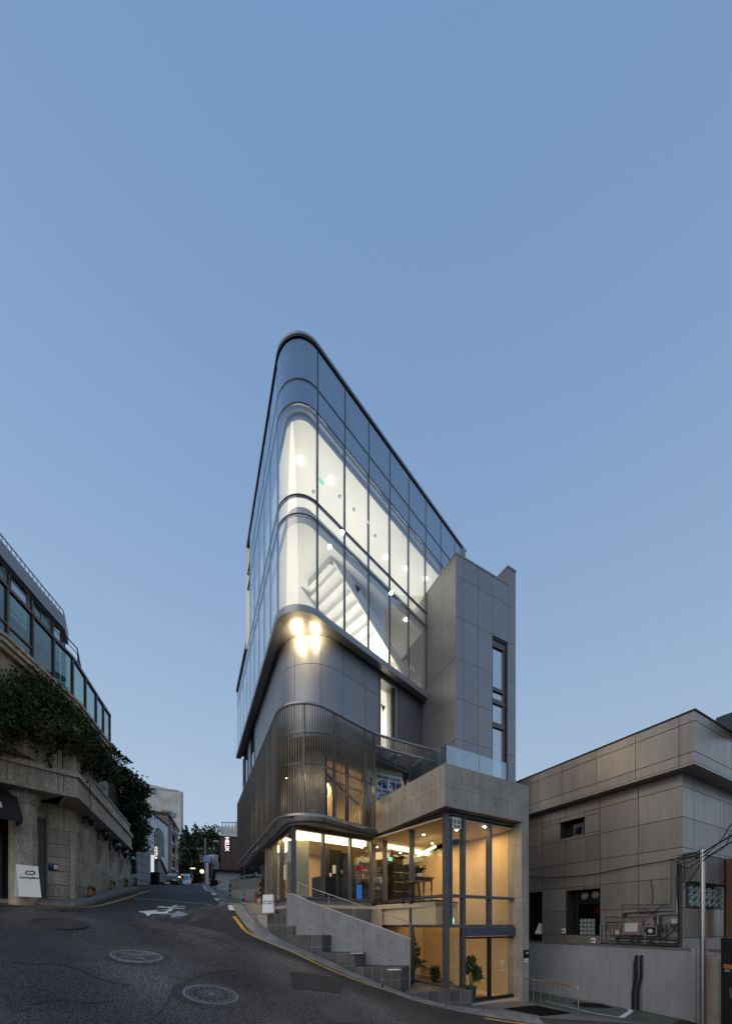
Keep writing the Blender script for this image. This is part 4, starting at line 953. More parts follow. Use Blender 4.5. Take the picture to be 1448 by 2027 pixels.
MB().obox(c2+Vector((0,0,.50)), fx, fy, (0,0,1), .16, .25, .50).build('grinder', black_m, cm, bevel=.02); MB().obox(at_px(661, 14.22, ZF+1.45), fx, fy, (0,0,1), .06, .02, .16).build('milk_panel', paper_m, cm); MB().obox(at_px(676, 14.4, ZF+1.38), fx, fy, (0,0,1), .05, .02, .06).build('display', steel, cm)
cup = thing('paper_cup', 'small paper cup on the black counter left of the coffee machine', 'cup', at_px(654, 14.0, ZF+1.14)); MB().lathe(at_px(654, 14.0, ZF+1.14), [(.035, 0), (.045, .13)], 12).build('cup', paper_m, cup)
fr = thing('drinks_fridge', 'glass drinks fridge with a blue lit front between the counters', 'fridge', at_px(705, 14.9, ZF))
c = at_px(704, 14.9, ZF); MB().obox(c+Vector((0,0,.85)), fx, fy, (0,0,1), .18, .22, .85).build('cabinet', alu_grey, fr); MB().obox(c+Vector((0,0,.62))-fy*.23, fx, fy, (0,0,1), .15, .01, .28).build('lit_panel', EM('fridge_blue', (.05,.25,.75), .5), fr); MB().obox(c+Vector((0,0,1.55))-fy*.23, fx, fy, (0,0,1), .12, .01, .10).build('red_panel', EM('fridge_red', (.6,.02,.02), .35), fr)
for k in range(3): MB().obox(c+Vector((0,0,1.02+.13*k))-fy*.22, fx, fy, (0,0,1), .16, .015, .008).build('shelf', steel, fr)
sh = thing('wall_shelf', 'metal shelf of boxes lit behind the right part of the counter', 'shelf', at_px(722, 16.5, ZF))
for k in range(4): MB().obox(at_px(720, 16.4, ZF+1.0+.36*k), fx, fy, (0,0,1), .42, .15, .012).build('board', steel, sh)
for sgn in (-1, 1): MB().obox(at_px(720, 16.4, ZF+1.1)+fx*.42*sgn, fx, fy, (0,0,1), .015, .15, 1.1).build('upright', steel, sh)
for i, (dx, k) in enumerate(((-.25, 0), (.05, 0), (.28, 1), (-.15, 1), (.1, 2), (-.28, 2))):
    bx = MB().obox(at_px(720, 16.4, ZF+1.0+.36*k+.11)+fx*dx, fx, fy, (0,0,1), .08, .08, .09).build('box', [paper_m, M('red_box', (.3,.03,.03), .5), M('kraft_box', (.35,.24,.13), .6)][i % 3], None)
    tag(bx, ['white box on the bottom board of the cafe shelf, left', 'red box on the bottom board of the cafe shelf', 'brown box on the second shelf board, right', 'white box on the second shelf board, left', 'red box on the third shelf board', 'brown box on the third shelf board, left'][i], 'box', 'boxes on the cafe shelf')
ex = thing('exit_sign', 'green lit exit sign under the cafe ceiling', 'exit sign', P(772, 1701, 15.2)); MB().obox(P(772, 1701, 15.2), fx, fy, (0,0,1), .10, .02, .075).build('face', exit_m, ex); MB().tube([P(772, 1697, 15.2), (P(772,1697,15.2).x, 15.2, 3.2)], .01, 5).build('rod', steel, ex)
cbt = thing('tall_cabinet', 'tall black glass cabinet at the back of the cafe, left of the high table', 'cabinet', at_px(790, 16.6, ZF)); cq = at_px(790, 16.6, ZF)
MB().obox(cq+Vector((0,0,1.0)), rt, (Lb.x, Lb.y, 0), (0,0,1), .52, .3, 1.0).build('body', black_m, cbt)
for k in range(4): MB().obox(cq+Vector((0,0,.35+.42*k))-Vector((Lb.x, Lb.y, 0))*.31, rt, (Lb.x, Lb.y, 0), (0,0,1), .46, .012, .012).build('shelf_edge', steel, cbt)
for sgn in (-1, 0, 1): MB().obox(cq+Vector((0,0,1.0))-Vector((Lb.x, Lb.y, 0))*.31+rt*.5*sgn, rt, (Lb.x, Lb.y, 0), (0,0,1), .012, .014, .98).build('door_frame', alu_dark, cbt)
mb_ = thing('menu_board', 'black menu board with pale lines hung behind the counter', 'menu board', at_px(745, 16.8, ZF+1.6)); mq = at_px(745, 16.9, ZF+1.75); MB().obox(mq, fx, fy, (0,0,1), .45, .02, .28).build('board', black_m, mb_)
for k in range(5): MB().obox(mq+Vector((0,0,.18-.085*k))-fy*.022-fx*(.05*(k % 2)), fx, fy, (0,0,1), .34-.05*(k % 3), .002, .012).build('print_line', paper_m, mb_)
# high table, stools and flowers on the upper floor
def stool(px, d, label, top=.74):
    c = at_px(px, d, ZF); t = thing('bar_stool', label, 'stool', c, 'bar stools by the high table')
    MB().lathe(c+Vector((0,0,top-.04)), [(.15, 0), (.17, .02), (.15, .05)], 14).build('seat', darkwood, t)
    for i in range(4):
        a = math.pi/4+i*math.pi/2; MB().tube([c+Vector((.2*math.cos(a), .2*math.sin(a), 0)), c+Vector((.11*math.cos(a), .11*math.sin(a), top-.03))], .016, 6).build('leg', black_m, t)
    MB().tube([c+Vector((.165*math.cos(2*math.pi*i/12), .165*math.sin(2*math.pi*i/12), .26)) for i in range(13)], .010, 5).build('foot_ring', black_m, t); return t
stool(806, 12.5, 'bar stool left of the high dark table'); stool(823, 12.3, 'bar stool in front of the high dark table')
stool(748, 14.2, 'low stool carrying the bunch of white flowers', .62)
tb_ = thing('bar_table', 'high dark wooden table with turned legs by the hall window', 'table', at_px(826, 13.0, ZF))
c = at_px(827, 13.1, ZF); MB().obox(c+Vector((0,0,.97)), rt, (Lb.x,Lb.y,0), (0,0,1), .50, .28, .025).build('tabletop', darkwood, tb_); MB().obox(c+Vector((0,0,.90)), rt, (Lb.x,Lb.y,0), (0,0,1), .45, .24, .04).build('apron', darkwood, tb_)
for i in (-1, 1):
    for j in (-1, 1):
        q = c+rt*.43*i+Vector((Lb.x, Lb.y, 0))*.22*j; MB().lathe(q, [(.02, 0), (.026, .2), (.018, .45), (.035, .6), (.02, .66), (.035, .72), (.035, .88)], 10).build('leg', darkwood, tb_, smooth=True)
def plant(name, label, c, blobs, n, size, pot=None, potm=None, stems=5, flowers=0, cat='plant'):
    t = thing(name, label, cat, c); c = Vector(c)
    if pot: MB().lathe(c, [(pot[0]*.8, 0), (pot[0], pot[1]), (pot[0]*.9, pot[1]), (pot[0]*.85, pot[1]-.02)], 16).build('pot', potm, t, smooth=True)
    base = c+Vector((0, 0, pot[1]-.03 if pot else 0))
    for i in range(stems):
        b = blobs[i % len(blobs)]; q = c+Vector(b[0])+Vector(rng.normal(size=3))*b[1][0]*.5; MB().tube([base, base.lerp(q, .5)+Vector((rng.normal()*.03, rng.normal()*.03, .05)), q], [.012, .009, .004], 5).build('stem', house_leaf if not flowers else bark, t)
    leaves('foliage', house_leaf, [(c+Vector(b[0]), b[1]) for b in blobs], n, size, t, hollow=.2, aspect=.32)
    if flowers: leaves('blossom', paper_m, [(c+Vector(b[0])+Vector((0,0,.03)), b[1]) for b in blobs], flowers, .035, t, hollow=.6, aspect=.8)
    return t
plant('potted_plant', 'leafy green plant in a pot standing on the high table', at_px(829, 12.95, ZF+1.0), [((0,0,.28), (.22,.2,.16)), ((-.1,0,.2), (.15,.15,.1))], 60, .11, (.09, .12), paper_m)
plant('flower_vase', 'bunch of white flowers on the low stool', at_px(748, 14.1, ZF+.64), [((0,0,.30), (.24,.2,.18))], 120, .05, (.07, .14), M('vase_grey', (.3,.3,.28), .4), 6, 160, 'flowers')
plant('tall_plant', 'tall slender plant with pointed leaves in a white pot beside the ramp wall', B3(2.25, .60, -1.90), [((0,0,.95), (.2,.2,.3)), ((.1,0,.55), (.28,.25,.2)), ((-.02,0,1.25), (.14,.14,.2))], 190, .10, (.12, .22), paper_m, 7)
plant('spiky_plant', 'small spiky potted plant on the dark window ledge', B3(1.15, .60, -1.90), [((0,0,.42), (.18,.17,.17)), ((.03,0,.28), (.15,.15,.1))], 150, .09, (.10, .16), darkwood, 6)
plant('large_potted_plant', 'large bushy plant in a dark green pot behind the open door leaf', at_px(931, 11.55, FL), [((-.04,0,1.16), (.24,.22,.16)), ((.15,0,1.02), (.20,.2,.12)), ((.20,0,.84), (.14,.14,.16)), ((-.16,0,1.0), (.12,.14,.12)), ((.02,0,1.36), (.12,.12,.12))], 210, .13, (.18, .52), M('green_pot', (.02,.07,.045), .35), 8)
dw = thing('driftwood', 'long dark piece of driftwood lying on the window ledge', 'driftwood', B3(1.2, .65, -1.9)); MB().tube([B3(1.5, .7, -1.78), B3(1.2, .62, -1.82), B3(.95, .66, -1.85)], [.03, .05, .03], 7).build('trunk', bark, dw); MB().tube([B3(1.2, .62, -1.8), B3(1.12, .75, -1.62)], [.025, .01], 6).build('branch', bark, dw)
ft = thing('floor_mat', 'brown ribbed mat on the hall floor just inside the door', 'mat', B3(1.0, 2.4, FL)); MB().prism([tuple(B2(.6, 1.75)), tuple(B2(.6, 2.6)), tuple(B2(1.1, 2.6)), tuple(B2(1.1, 1.75))], FL+.002, FL+.014).build('mat', M('brown_mat', (.22,.12,.04), .9, var=.2, scale=30), ft)
pn = thing('socket_panel', 'small white switch box on the hall wall above the door', 'switch', B3(1.1, 3.28, .2)); MB().obox(B3(.9, 3.27, .14), (Lb.x,Lb.y,0), rt, (0,0,1), .05, .02, .07).build('box', paper_m, pn); MB().obox(B3(.9, 3.245, .14), (Lb.x,Lb.y,0), rt, (0,0,1), .02, .006, .03).build('switch_button', steel, pn)
# ================================================================== STONE STEPS, RAMP WALL, HANDRAIL
inner = [q for q in offset_line(kerb_line, -.62)]; ip = Path(inner)
wallL, wallR = P(567, 0, 11.45), P(812, 0, 10.72); wl_ = Path([V2(wallL), V2(wallR)])
wtop = [(567, 1768), (580, 1769), (606, 1782), (812, 1858)]
wt_s = [wl_.hit(px) for px, _ in wtop]; wt_z = [wl_.z(px, py) for px, py in wtop]
def wall_top(s): return float(np.interp(s, wt_s, wt_z))
rw = thing('ramp_wall', 'low board-marked concrete wall sloping down beside the dark stone steps', 'wall', (wallL.x, wallL.y, -.5))
wsm = [0, wl_.hit(640), wl_.hit(720), wl_.len]
wl2 = Path([wl_.pos(wl_.len*i/24) for i in range(25)])
for a, b in zip(wsm, wsm[1:]):
    for k in range(2):
        f0 = (lambda s: -2.6) if k == 0 else (lambda s: wall_top(s)-.62+.003)
        f1 = (lambda s: wall_top(s)-.62-.003) if k == 0 else (lambda s: wall_top(s)-.03)
        MB().strip(wl2, a+(.003 if a else 0), b-.003, f0, f1, -.22, 0).build('concrete_pour', conc_cool, rw)
MB().strip(wl2, 0, wl_.len, lambda s: -2.6, lambda s: wall_top(s)-.035, -.21, -.01).build('core', hole_m, rw)
MB().strip(wl2, -.01+.01, wl_.len, lambda s: wall_top(s)-.03, lambda s: wall_top(s), -.225, .008).build('coping', M('pale_coping', (.42,.40,.37), .6, var=.1), rw)
hl = MB()
for i in range(9):
    for dz in (-.30, -.85, -1.25):
        s = .35+i*.42; z = wall_top(s)+dz; n = wl_.nor(s)
        if s < wl_.len-.1: hl.lathe(wl_.at(s, z, -.008), [(.022, 0), (.022, .0095)], 8, (n.x, n.y, 0))
stuff(hl.build('tie_hole', hole_m, rw))
hr = thing('handrail', 'thin steel handrail on slim posts above the sloping ramp wall', 'handrail', (wallL.x+.3, wallL.y+.3, .9))
wb_ = Path([V2(wallL.x, wallL.y+.30), V2(wallR.x+.6, wallR.y+.30-.05)])
hp = [(590, 1746), (606, 1755), (650, 1770.5), (700, 1788), (756, 1807), (811, 1827)]
pts = [wb_.at(wb_.hit(px), wb_.z(px, py)) for px, py in hp]
MB().tube([pts[0]-Vector((0,0,.36)), pts[0]]+pts[1:], .012, 8).build('rail', steel, hr, smooth=True)
for q in pts[1:]: MB().tube([q-Vector((0,0,.55)), q], .009, 6).build('post', steel, hr)
def step(f0, f1, b0, b1, zt, label, rows=1, ncol=4, extra_back=None):
    s0, s1 = ip.hit(f0), ip.hit(f1)
    front = [ip.pos(s0+(s1-s0)*i/ncol) for i in range(ncol+1)]; B0, B1 = (wl_.pos(max(0, wl_.hit(b0))) if not extra_back else extra_back[0]), (wl_.pos(wl_.hit(b1)) if not extra_back else extra_back[1])
    back = [B0.lerp(B1, i/ncol) for i in range(ncol+1)]
    zb = min(gz(front[-1].x, front[-1].y), gz(B1.x, B1.y))-.35
    c = (front[0]+front[-1]+B0+B1)/4; t = thing('stone_step', label, 'step', (c.x, c.y, zb+.35), 'dark tiled stone steps along the kerb')
    poly = front+back[::-1]; core = MB(); e = .012
    cen = c; inset = [cen+(p-cen)*(1-e/max(.05, (p-cen).length)) for p in poly]
    core.prism([tuple(p) for p in inset], zb, zt-.010); core.build('core', grout_m, t)
    g = .008
    for i in range(ncol):       # treads
        nr = max(1, int(round((front[i]-back[i]).length/.42)))
        for j in range(nr):
            q = [front[i].lerp(back[i], j/nr), front[i+1].lerp(back[i+1], j/nr), front[i+1].lerp(back[i+1], (j+1)/nr), front[i].lerp(back[i], (j+1)/nr)]
            m = (q[0]+q[1]+q[2]+q[3])/4; q = [m+(p-m)*(1-g/max(.03, (p-m).length)) for p in q]
            MB().prism([tuple(p) for p in q], zt-.012, zt+rng.normal()*.0012).build('tile', tile_m, t)
    def face(line, rws):
        for a, b in zip(line, line[1:]):
            pth = Path([a, b]); hgt = zt-.016-zb; n = max(1, int(round(hgt/.34)))
            for k in range(n):
                z1 = zt-.016-.34*k; z0 = max(zb, z1-.34+.012)
                if z1-z0 > .03: MB().strip(pth, g, pth.len-g, z0, z1, -.014, .004+rng.normal()*.0012).build('tile', tile_m, t)
    face(front, rows); face([front[-1], front[-1].lerp(back[-1], .5), back[-1]], rows)
    return t
stepA = step(500, 545, 500, 568, .33, 'topmost dark stone step beside the white sign board', ncol=3, extra_back=(V2(-3.55, 12.2), V2(wallL)+V2(0, .05)))
step(530, 568, 545, 586, -.05, 'second dark stone step from the top, short and half hidden', ncol=2)
step(548, 637, 570, 655, -.33, 'long third stone step with a paper sheet lying on it', ncol=5)
step(632, 703, 655, 723, -.83, 'fourth stone step, in the middle of the ramp wall', ncol=4)
step(698, 793, 722, 809, -1.21, 'lowest stone step before the corner window platform', ncol=5)
pf = step(800, 934, 0, 0, -1.90, 'wide dark tiled platform below the glazed corner', ncol=6, extra_back=(B2(1.75, .27), B2(.2, .72)))
for k, (px, py, z) in enumerate(((604, 1851, -.33), (706, 1889, -.83), (780, 1922, -1.21))):
    d = z*725/(HY-py); c = P(px, py, d); sh_ = MB().obox(c+Vector((0, .12, .012)), (.97,.25,0), (-.25,.97,0), (0,0,1), .17, .11, .004).build('paper_sheet', paper_m)
    tag(sh_, ['white paper sheet lying on the long third stone step', 'white paper sheet lying on the fourth stone step', 'white paper sheet lying on the lowest stone step'][k], 'paper', 'paper sheets on the steps')
ab = thing('sign_board', 'white free-standing board with small black lines of text left of the cafe window', 'sign board', P(530, 1806, 11.75))
q0 = [P(519, 1808, 11.7), P(541, 1806.5, 11.7), P(539, 1771, 11.85), P(520, 1771.5, 11.85)]
MB().slab(q0, (.03, .05, 0)).build('panel', paper_m, ab); MB().tube([P(530, 1775, 11.9), P(531, 1806, 12.3)], .015, 6).build('prop', alu_grey, ab)
for z, s_, tx in ((1784, .085, 'in the mood'), (1788.5, .075, 'for coffee'), (1797, .075, 'here & enjoy')): text(tx, s_, blk, ab, P(529.5, z, 11.76), (1, 0, 0), (0, .1, 1), extrude=.002)
# ================================================================== LEFT: GRANITE BUILDING
lb = thing('stone_building', 'granite corner building with a glazed terrace storey, round column and wall lanterns', 'building', (-12.5, 15, .8))
lpath = Path([V2(-13.8, 8.96), V2(-10.57, 12.8), V2(-10.29, 13.05), V2(-14.19, 22.2)])
wpath = Path([V2(-11.4, 14.3)-V2(.644, .765)*5.2, V2(-11.4, 14.3), V2(-15.8, 24.6)]); sW = wpath.s[1]; lC1, lC2 = lpath.s[1], lpath.s[2]
core = MB(); core.prism([tuple(wpath.at(0, 0, -.25)[:2]), tuple(wpath.at(sW, 0, -.25)[:2]), tuple(wpath.at(wpath.len, 0, -.25)[:2]), (-30, 24), (-24, 6)], -.6, 8.3); core = core.build('wall_core', granite_d, lb)
# overhanging entablature: architrave moulding, frieze stones, cornice
Zc = (4.50, 4.62, 5.22, 5.36)
MB().strip(lpath, 0, lpath.len, Zc[0], Zc[1], -1.4, .05).build('lower_moulding', granite, lb)
MB().strip(lpath, 0, lpath.len, Zc[2], Zc[3], -.5, .09).build('upper_moulding', granite, lb); MB().strip(lpath, 0, lpath.len, Zc[3]-.05, Zc[3]+.08, -.5, .04).build('upper_moulding', granite, lb)
fj = [0, lpath.hit(14), lpath.hit(115), lC1, lC2]+[lC2+1.4*i for i in range(1, 8)]; fj = [f for f in fj if f < lpath.len-.1]+[lpath.len]
for a, b in zip(fj, fj[1:]): MB().strip(lpath, a+.009, b-.009, Zc[1]+.006, Zc[2]-.004, -.4, 0).build('frieze_stone', granite, lb)
uj = [0, lpath.hit(14), lpath.hit(115), lC1, lC2]+[lC2+1.15*i for i in range(1, 9)]; uj = [f for f in uj if f < lpath.len-.1]+[lpath.len]
for a, b in zip(uj, uj[1:]):
    ht = 6.9 if b <= lC2+2.5 else 5.9-.0
    MB().strip(lpath, a+.009, b-.009, Zc[3]+.08, ht, -.35, -.10).build('parapet_stone', granite, lb)
MB().strip(lpath, 0, lC2+2.3, 6.9, 7.0, -.45, -.02).build('parapet_coping', granite, lb); MB().strip(lpath, lC2+2.3, lpath.len, 5.9, 6.0, -.4, -.05).build('parapet_coping', granite, lb)
MB().prism([tuple(lpath.at(s, 0, -.2)[:2]) for s in (0, lC1, lC2, lpath.len)]+[(-18, 24), (-18, 10)], 5.3, 5.5).build('terrace_floor', granite, lb)
# street wall in big granite panels
rows = [-.4, 1.54, 2.56, 3.58, 4.5]
cs_ = [sW+.26]+[sW+.26+.98*i for i in range(1, 12)]; cs_ = [c for c in cs_ if c < wpath.len]+[wpath.len]
for a, b in zip(cs_, cs_[1:]):
    for z0, z1 in zip(rows, rows[1:]): MB().strip(wpath, a+.010, b-.010, z0+.010, z1-.010, -.25, rng.normal()*.0015).build('stone_panel', granite, lb)
for z0, z1 in zip(rows, rows[1:]): MB().strip(wpath, sW-.12, sW+.25, z0+.005, z1-.005, -.25, .035).build('corner_stone', granite, lb)
dL, dR = wpath.hit(72), wpath.hit(91)
rz = [-.4, 1.04, 1.5, 2.02, 2.55, 3.04, 3.58, 4.5]
for z0, z1 in zip(rz, rz[1:]): MB().strip(wpath, dR+.05, sW-.125, z0+.010, z1-.010, -.25, 0).build('stone_panel', granite, lb)
door = MB().strip(wpath, dL-.25, dR, .7, 3.95, -.12, -.06).build('door', M('brown_door', (.10,.075,.062), .5, .2, var=.06), lb)
MB().strip(wpath, dR-.0, dR+.05, .6, 4.1, -.15, .03).build('frame', alu_grey, door); q = wpath.at(dR-.12, 1.95, -.04); MB().ball(q, .03, 8, 6).build('handle', steel, door)
MB().strip(wpath, dL-.25, dR+.05, 3.95, 4.5, -.25, -.02).build('lintel', granite, lb)
# shop window and column
w = MB().strip(wpath, 0, dL-.9, .7, .85, -.1, .02).strip(wpath, dL-1.0, dL-.9, .7, 4.4, -.1, .02).build('shop_window', alu_dark, lb)
MB().strip(wpath, 0, dL-1.0, .85, 4.4, -.06, -.04).build('pane', GLASS('shop_glass', (.25,.33,.36), .14, 2.6), w)
cx, cy = -.935*12.65, 12.65
colz = [(.375, .55), (.375, 1.9), (.37, 1.915), (.37, 1.93), (.375, 1.945), (.37, 3.0), (.365, 3.012), (.365, 3.028), (.37, 3.04), (.36, 4.08), (.40, 4.12), (.42, 4.17), (.40, 4.22), (.44, 4.30), (.46, 4.42), (.46, 4.52)]
MB().lathe((cx, cy, 0), colz, 32).build('column', granite, lb, smooth=True)
MB().lathe((cx, cy, 0), [(.43, -.2), (.43, .60), (.40, .66)], 32).build('column_base', granite, lb, smooth=True)
# upper storeys
ug = Path([V2(-11.6, 5.5), V2(-10.8, 10.8), V2(-11.1, 13.0), V2(-11.2, 14.0), V2(-12.5, 17.9)])
MB().prism([tuple(ug.at(s, 0, -.08)[:2]) for s in ug.s]+[(-22, 20), (-22, 6)], 5.5, 8.2).build('upper_wall', granite, lb)
MB().strip(ug, 0, ug.len, 8.16, 8.30, -.3, .10).strip(ug, 0, ug.len, 8.30, 8.44, -.3, .20).strip(ug, 0, ug.len, 8.44, 8.54, -.3, .26).build('terrace_ledge', granite, lb)
bronze = M('bronze_frame', (.14,.115,.095), .45, .4, var=.1)
pj = [max(.02, ug.hit(px)) for px in (14, 64, 106, 143.6, 169, 190, 204.5)]+[ug.len-.03]; pj = [pj[0]-2.4, pj[0]-1.2]+pj
tg = MB().strip(ug, 0, ug.len, 10.14, 10.24, -.06, .05).strip(ug, 0, ug.len, 8.54, 8.60, -.06, .05).build('terrace_glazing', bronze, lb)
for s in pj: MB().strip(ug, s-.03, s+.03, 8.55, 10.16, -.06, .04).build('post', bronze, tg)
for a, b in zip(pj, pj[1:]):
    if b < ug.hit(70): MB().strip(ug, a+.03, b-.03, 9.02, 9.08, -.05, .03).build('transom', bronze, tg)
    MB().strip(ug, a+.03, b-.03, 8.60, 10.14, -.02, -.008).build('glass_pane', glass_green, tg)
tf = Path([ug.at(s, 0, -.45)[:2] for s in ug.s[:4]]+[V2(-12.6, 15.4)])
MB().prism([tuple(q) for q in tf.p]+[(-22, 17), (-22, 6)], 8.5, 11.60).build('top_storey', M('grey_render', (.24,.25,.27), .6, var=.1), lb)
MB().strip(tf, 0, tf.len-.9, 11.25, 11.72, -.3, .18).build('roof_fascia', M('blue_grey_fascia', (.30,.325,.38), .5, .2, var=.06), lb)
tw = [tf.s[1]-3+.95*i for i in range(9)]
for k, (a, b) in enumerate(zip(tw, tw[1:])):
    if b < tf.len-.9:
        wdw = MB().strip(tf, a, a+.08, 9.2, 11.2, -.05, .06).build('window', alu_grey, lb); MB().strip(tf, a+.08, b-.18, 9.2, 11.2, .01, .02).build('pane', glass_green if k % 2 else GLASS('sky_glass', (.35,.45,.5), .3, 2.2), wdw)
rl = MB().tube([tf.at(s, 10.62, .55) for s in tf.between(0, tf.len-.02)], .022, 6).tube([tf.at(s, 10.42, .55) for s in tf.between(0, tf.len-.02)], .014, 6)
for i in range(16): s = min(tf.len-.05, .1+i*.6); rl.tube([tf.at(s, 10.2, .55), tf.at(s, 10.62, .55)], .014, 5)
rl.build('terrace_railing', alu_dark, lb)
rr = MB().tube([tf.at(s, 11.96, .12) for s in tf.between(0, tf.len-.9)], .018, 6)
rr = rr.build('roof_railing', alu_dark, lb)
for i in range(46):
    s = .1+i*.18
    if s < tf.len-1: MB().tube([tf.at(s, 11.72, .12), tf.at(s+.05, 11.84, .15), tf.at(s, 11.96, .12)], .014, 4).build('scroll', steel, rr)
# awning with the shop's last letters
fd2, fn2 = V2(.644, .765), V2(.765, -.644)
pf_, pt_ = P(45, 1616, 11.75), P(31, 1570, 12.35); pl_ = pf_-Vector((0,0,.19)); pbk = Vector((pt_.x, pt_.y, pl_.z)); ext = Vector((-fd2.x, -fd2.y, 0))*3.6
aw = thing('awning', 'dark grey canvas awning with white letters over the shop front', 'awning', pbk)
MB().slab([pt_, pf_, pf_-Vector((0,0,.01))+Vector((-.02,.02,0)), pt_-Vector((0,0,.04))], ext).build('canopy', M('dark_canvas', (.028,.027,.030), .9, var=.12, scale=8), aw); MB().slab([pt_, pf_, pl_], Vector((-.01,-.012,0))).build('side_cheek', MATS['dark_canvas'], aw); MB().slab([pf_, pl_, pl_+ext, pf_+ext], Vector((-.01,.01,0))).build('valance', MATS['dark_canvas'], aw); MB().slab([pl_, pbk, pt_], Vector((-.01,-.012,0))).build('side_cheek', MATS['dark_canvas'], aw)
upv = (pt_-pf_).normalized(); ex_ = Vector((fd2.x, fd2.y, 0)); nn = ex_.cross(upv).normalized()
rr_ = pf_+upv*.50+nn*.03; k_ = P(8, 1603, 11.6); text('ListeningMind', .46, white_m, aw, pf_+upv*.40-ex_*.42+nn*.03, ex_, upv, align='RIGHT', bold=.010, extrude=.003)
# A-board
ab2 = thing('sandwich_board', 'white sandwich board with red and black loop logo beside the granite column', 'sign board', P(57, 1776, 12.2))
A_ = [P(38, 1775, 11.65), P(82, 1777, 11.8), P(75, 1715.5, 12.0), P(31, 1711, 11.85)]
MB().slab(A_, Vector((-.02,.02,0))).build('front_panel', paper_m, ab2); bk = [A_[3]+Vector((0,.02,0)), A_[2]+Vector((0,.02,0)), P(72, 1775, 12.3), P(27, 1775.5, 12.15)]; MB().slab(bk, Vector((-.01,.02,0))).build('back_panel', paper_m, ab2)
ux, uy = (A_[1]-A_[0]).normalized(), (A_[3]-A_[0]); uy = (uy-ux*uy.dot(ux)).normalized(); un = ux.cross(uy); mid_ = (A_[0]+A_[1]+A_[2]+A_[3])/4; oo = mid_+uy*.28+un*.012
redp = M('red_print', (.38,.03,.02), .5, var=0)
for sgn, mt in ((-1, redp), (1, blk)):
    pts = [oo+ux*(sgn*.058+.062*math.cos(t))+uy*(.058*math.sin(t)) for t in (np.linspace(.7, 5.6, 14) if sgn < 0 else np.linspace(-2.4, 2.4, 14))]; MB().tube(pts, .017, 5).build('logo', mt, ab2)
text('ListeningMind', .092, blk, ab2, mid_+uy*.11+un*.010, ux, uy, bold=.002, extrude=.001)
kb = thing('key_box', 'small dark key box with a blue sticker beside the brown door', 'key box', wpath.at(dR+.2, 2.0, .05)); MB().strip(wpath, dR+.08, dR+.34, 2.05, 2.28, 0, .10).build('box', black_m, kb); MB().strip(wpath, dR+.20, dR+.33, 2.07, 2.24, .10, .12).build('lid', steel, kb); MB().strip(wpath, dR+.10, dR+.16, 2.15, 2.25, .10, .105).build('sticker', M('blue_sticker', (.1,.15,.5), .4, var=0), kb)
# five wall lanterns
lant = None; blackiron = M('black_iron', (.015,.015,.016), .45, .5, var=.1)
for k, (px, py) in enumerate(((167,1620),(198,1653),(221,1676),(239,1690),(254,1703))):
    s = wpath.hit(px-3); z = wpath.z(px-3, py); c = wpath.at(s, z, .28); n = wpath.nor(s); nv = Vector((n.x, n.y, 0)); tv = Vector((wpath.tan(s).x, wpath.tan(s).y, 0))
    lb_name = ['nearest of five black wall lanterns, beside the granite corner', 'second wall lantern from the granite corner', 'third wall lantern, middle of the row on the granite wall', 'fourth wall lantern from the granite corner', 'farthest and smallest wall lantern in the row'][k]
    if lant is None:
        t = thing('wall_lantern', lb_name, 'wall lamp', wpath.at(s, z, 0), 'wall lanterns along the granite wall')
        MB().ball(c+Vector((0,0,.10)), .20, 14, 10, (1,1,1.1)).build('globe', GLASS('smoked_globe', (.05,.05,.05), .2, 2), t, smooth=True)
        MB().lathe(c+Vector((0,0,.32)), [(.13, 0), (.08, .05), (.02, .12)], 10).build('cap', blackiron, t); MB().lathe(c+Vector((0,0,-.18)), [(.03, -.1), (.09, 0), (.12, .10)], 10).build('cup', blackiron, t)
        for j in range(6):
            a = j*math.pi/3; MB().tube([c+Vector((.21*math.cos(a)*math.sin(q_), .21*math.sin(a)*math.sin(q_), .10-.23*math.cos(q_))) for q_ in np.linspace(.5, 2.6, 7)], .010, 4).build('cage_bar', blackiron, t)
        MB().tube([c+Vector((0,0,-.22)), c-nv*.12+Vector((0,0,-.28)), c-nv*.27+Vector((0,0,-.10))], .018, 6).build('arm', blackiron, t); MB().obox(c-nv*.27+Vector((0,0,-.05)), tv, nv, (0,0,1), .05, .015, .2).build('wall_plate', blackiron, t)
        MB().tube([c+tv*.22+Vector((0,0,-.18)), c-tv*.22+Vector((0,0,-.18))], .012, 5).build('cross_bar', blackiron, t); lant = t
    else:
        t = copy_tree(lant); t.location = wpath.at(s, z, 0); t['label'] = lb_name
for k, (px, py0, py1) in enumerate(((160,1644,1690),(194,1668,1713),(217,1688,1726),(236,1702,1738))):
    s = wpath.hit(px); z1, z0 = wpath.z(px, py0), wpath.z(px, py1); m = MB().slab([wpath.at(s, z1, .02), wpath.at(s, z1, .30), wpath.at(s, z0, .02)], Vector((wpath.tan(s).x, wpath.tan(s).y, 0))*.05).build('stone_fin', granite)
    tag(m, ['wedge shaped stone fin under the nearest wall lantern', 'wedge shaped stone fin under the second wall lantern', 'wedge shaped stone fin under the middle wall lantern', 'wedge shaped stone fin under the fourth wall lantern'][k], 'wall fin', 'stone fins under the lanterns')
wr = thing('loose_cable', 'loose black cable dangling over the granite cornice to the nearest lantern', 'cable', P(175, 1560, 13.9)); MB().tube([P(178, 1549, 13.6), P(177, 1575, 13.7), P(181, 1592, 13.9), P(174, 1606, 14.6), P(168, 1614, 15.0)], .012, 5).build('cable', black_m, wr, smooth=True)
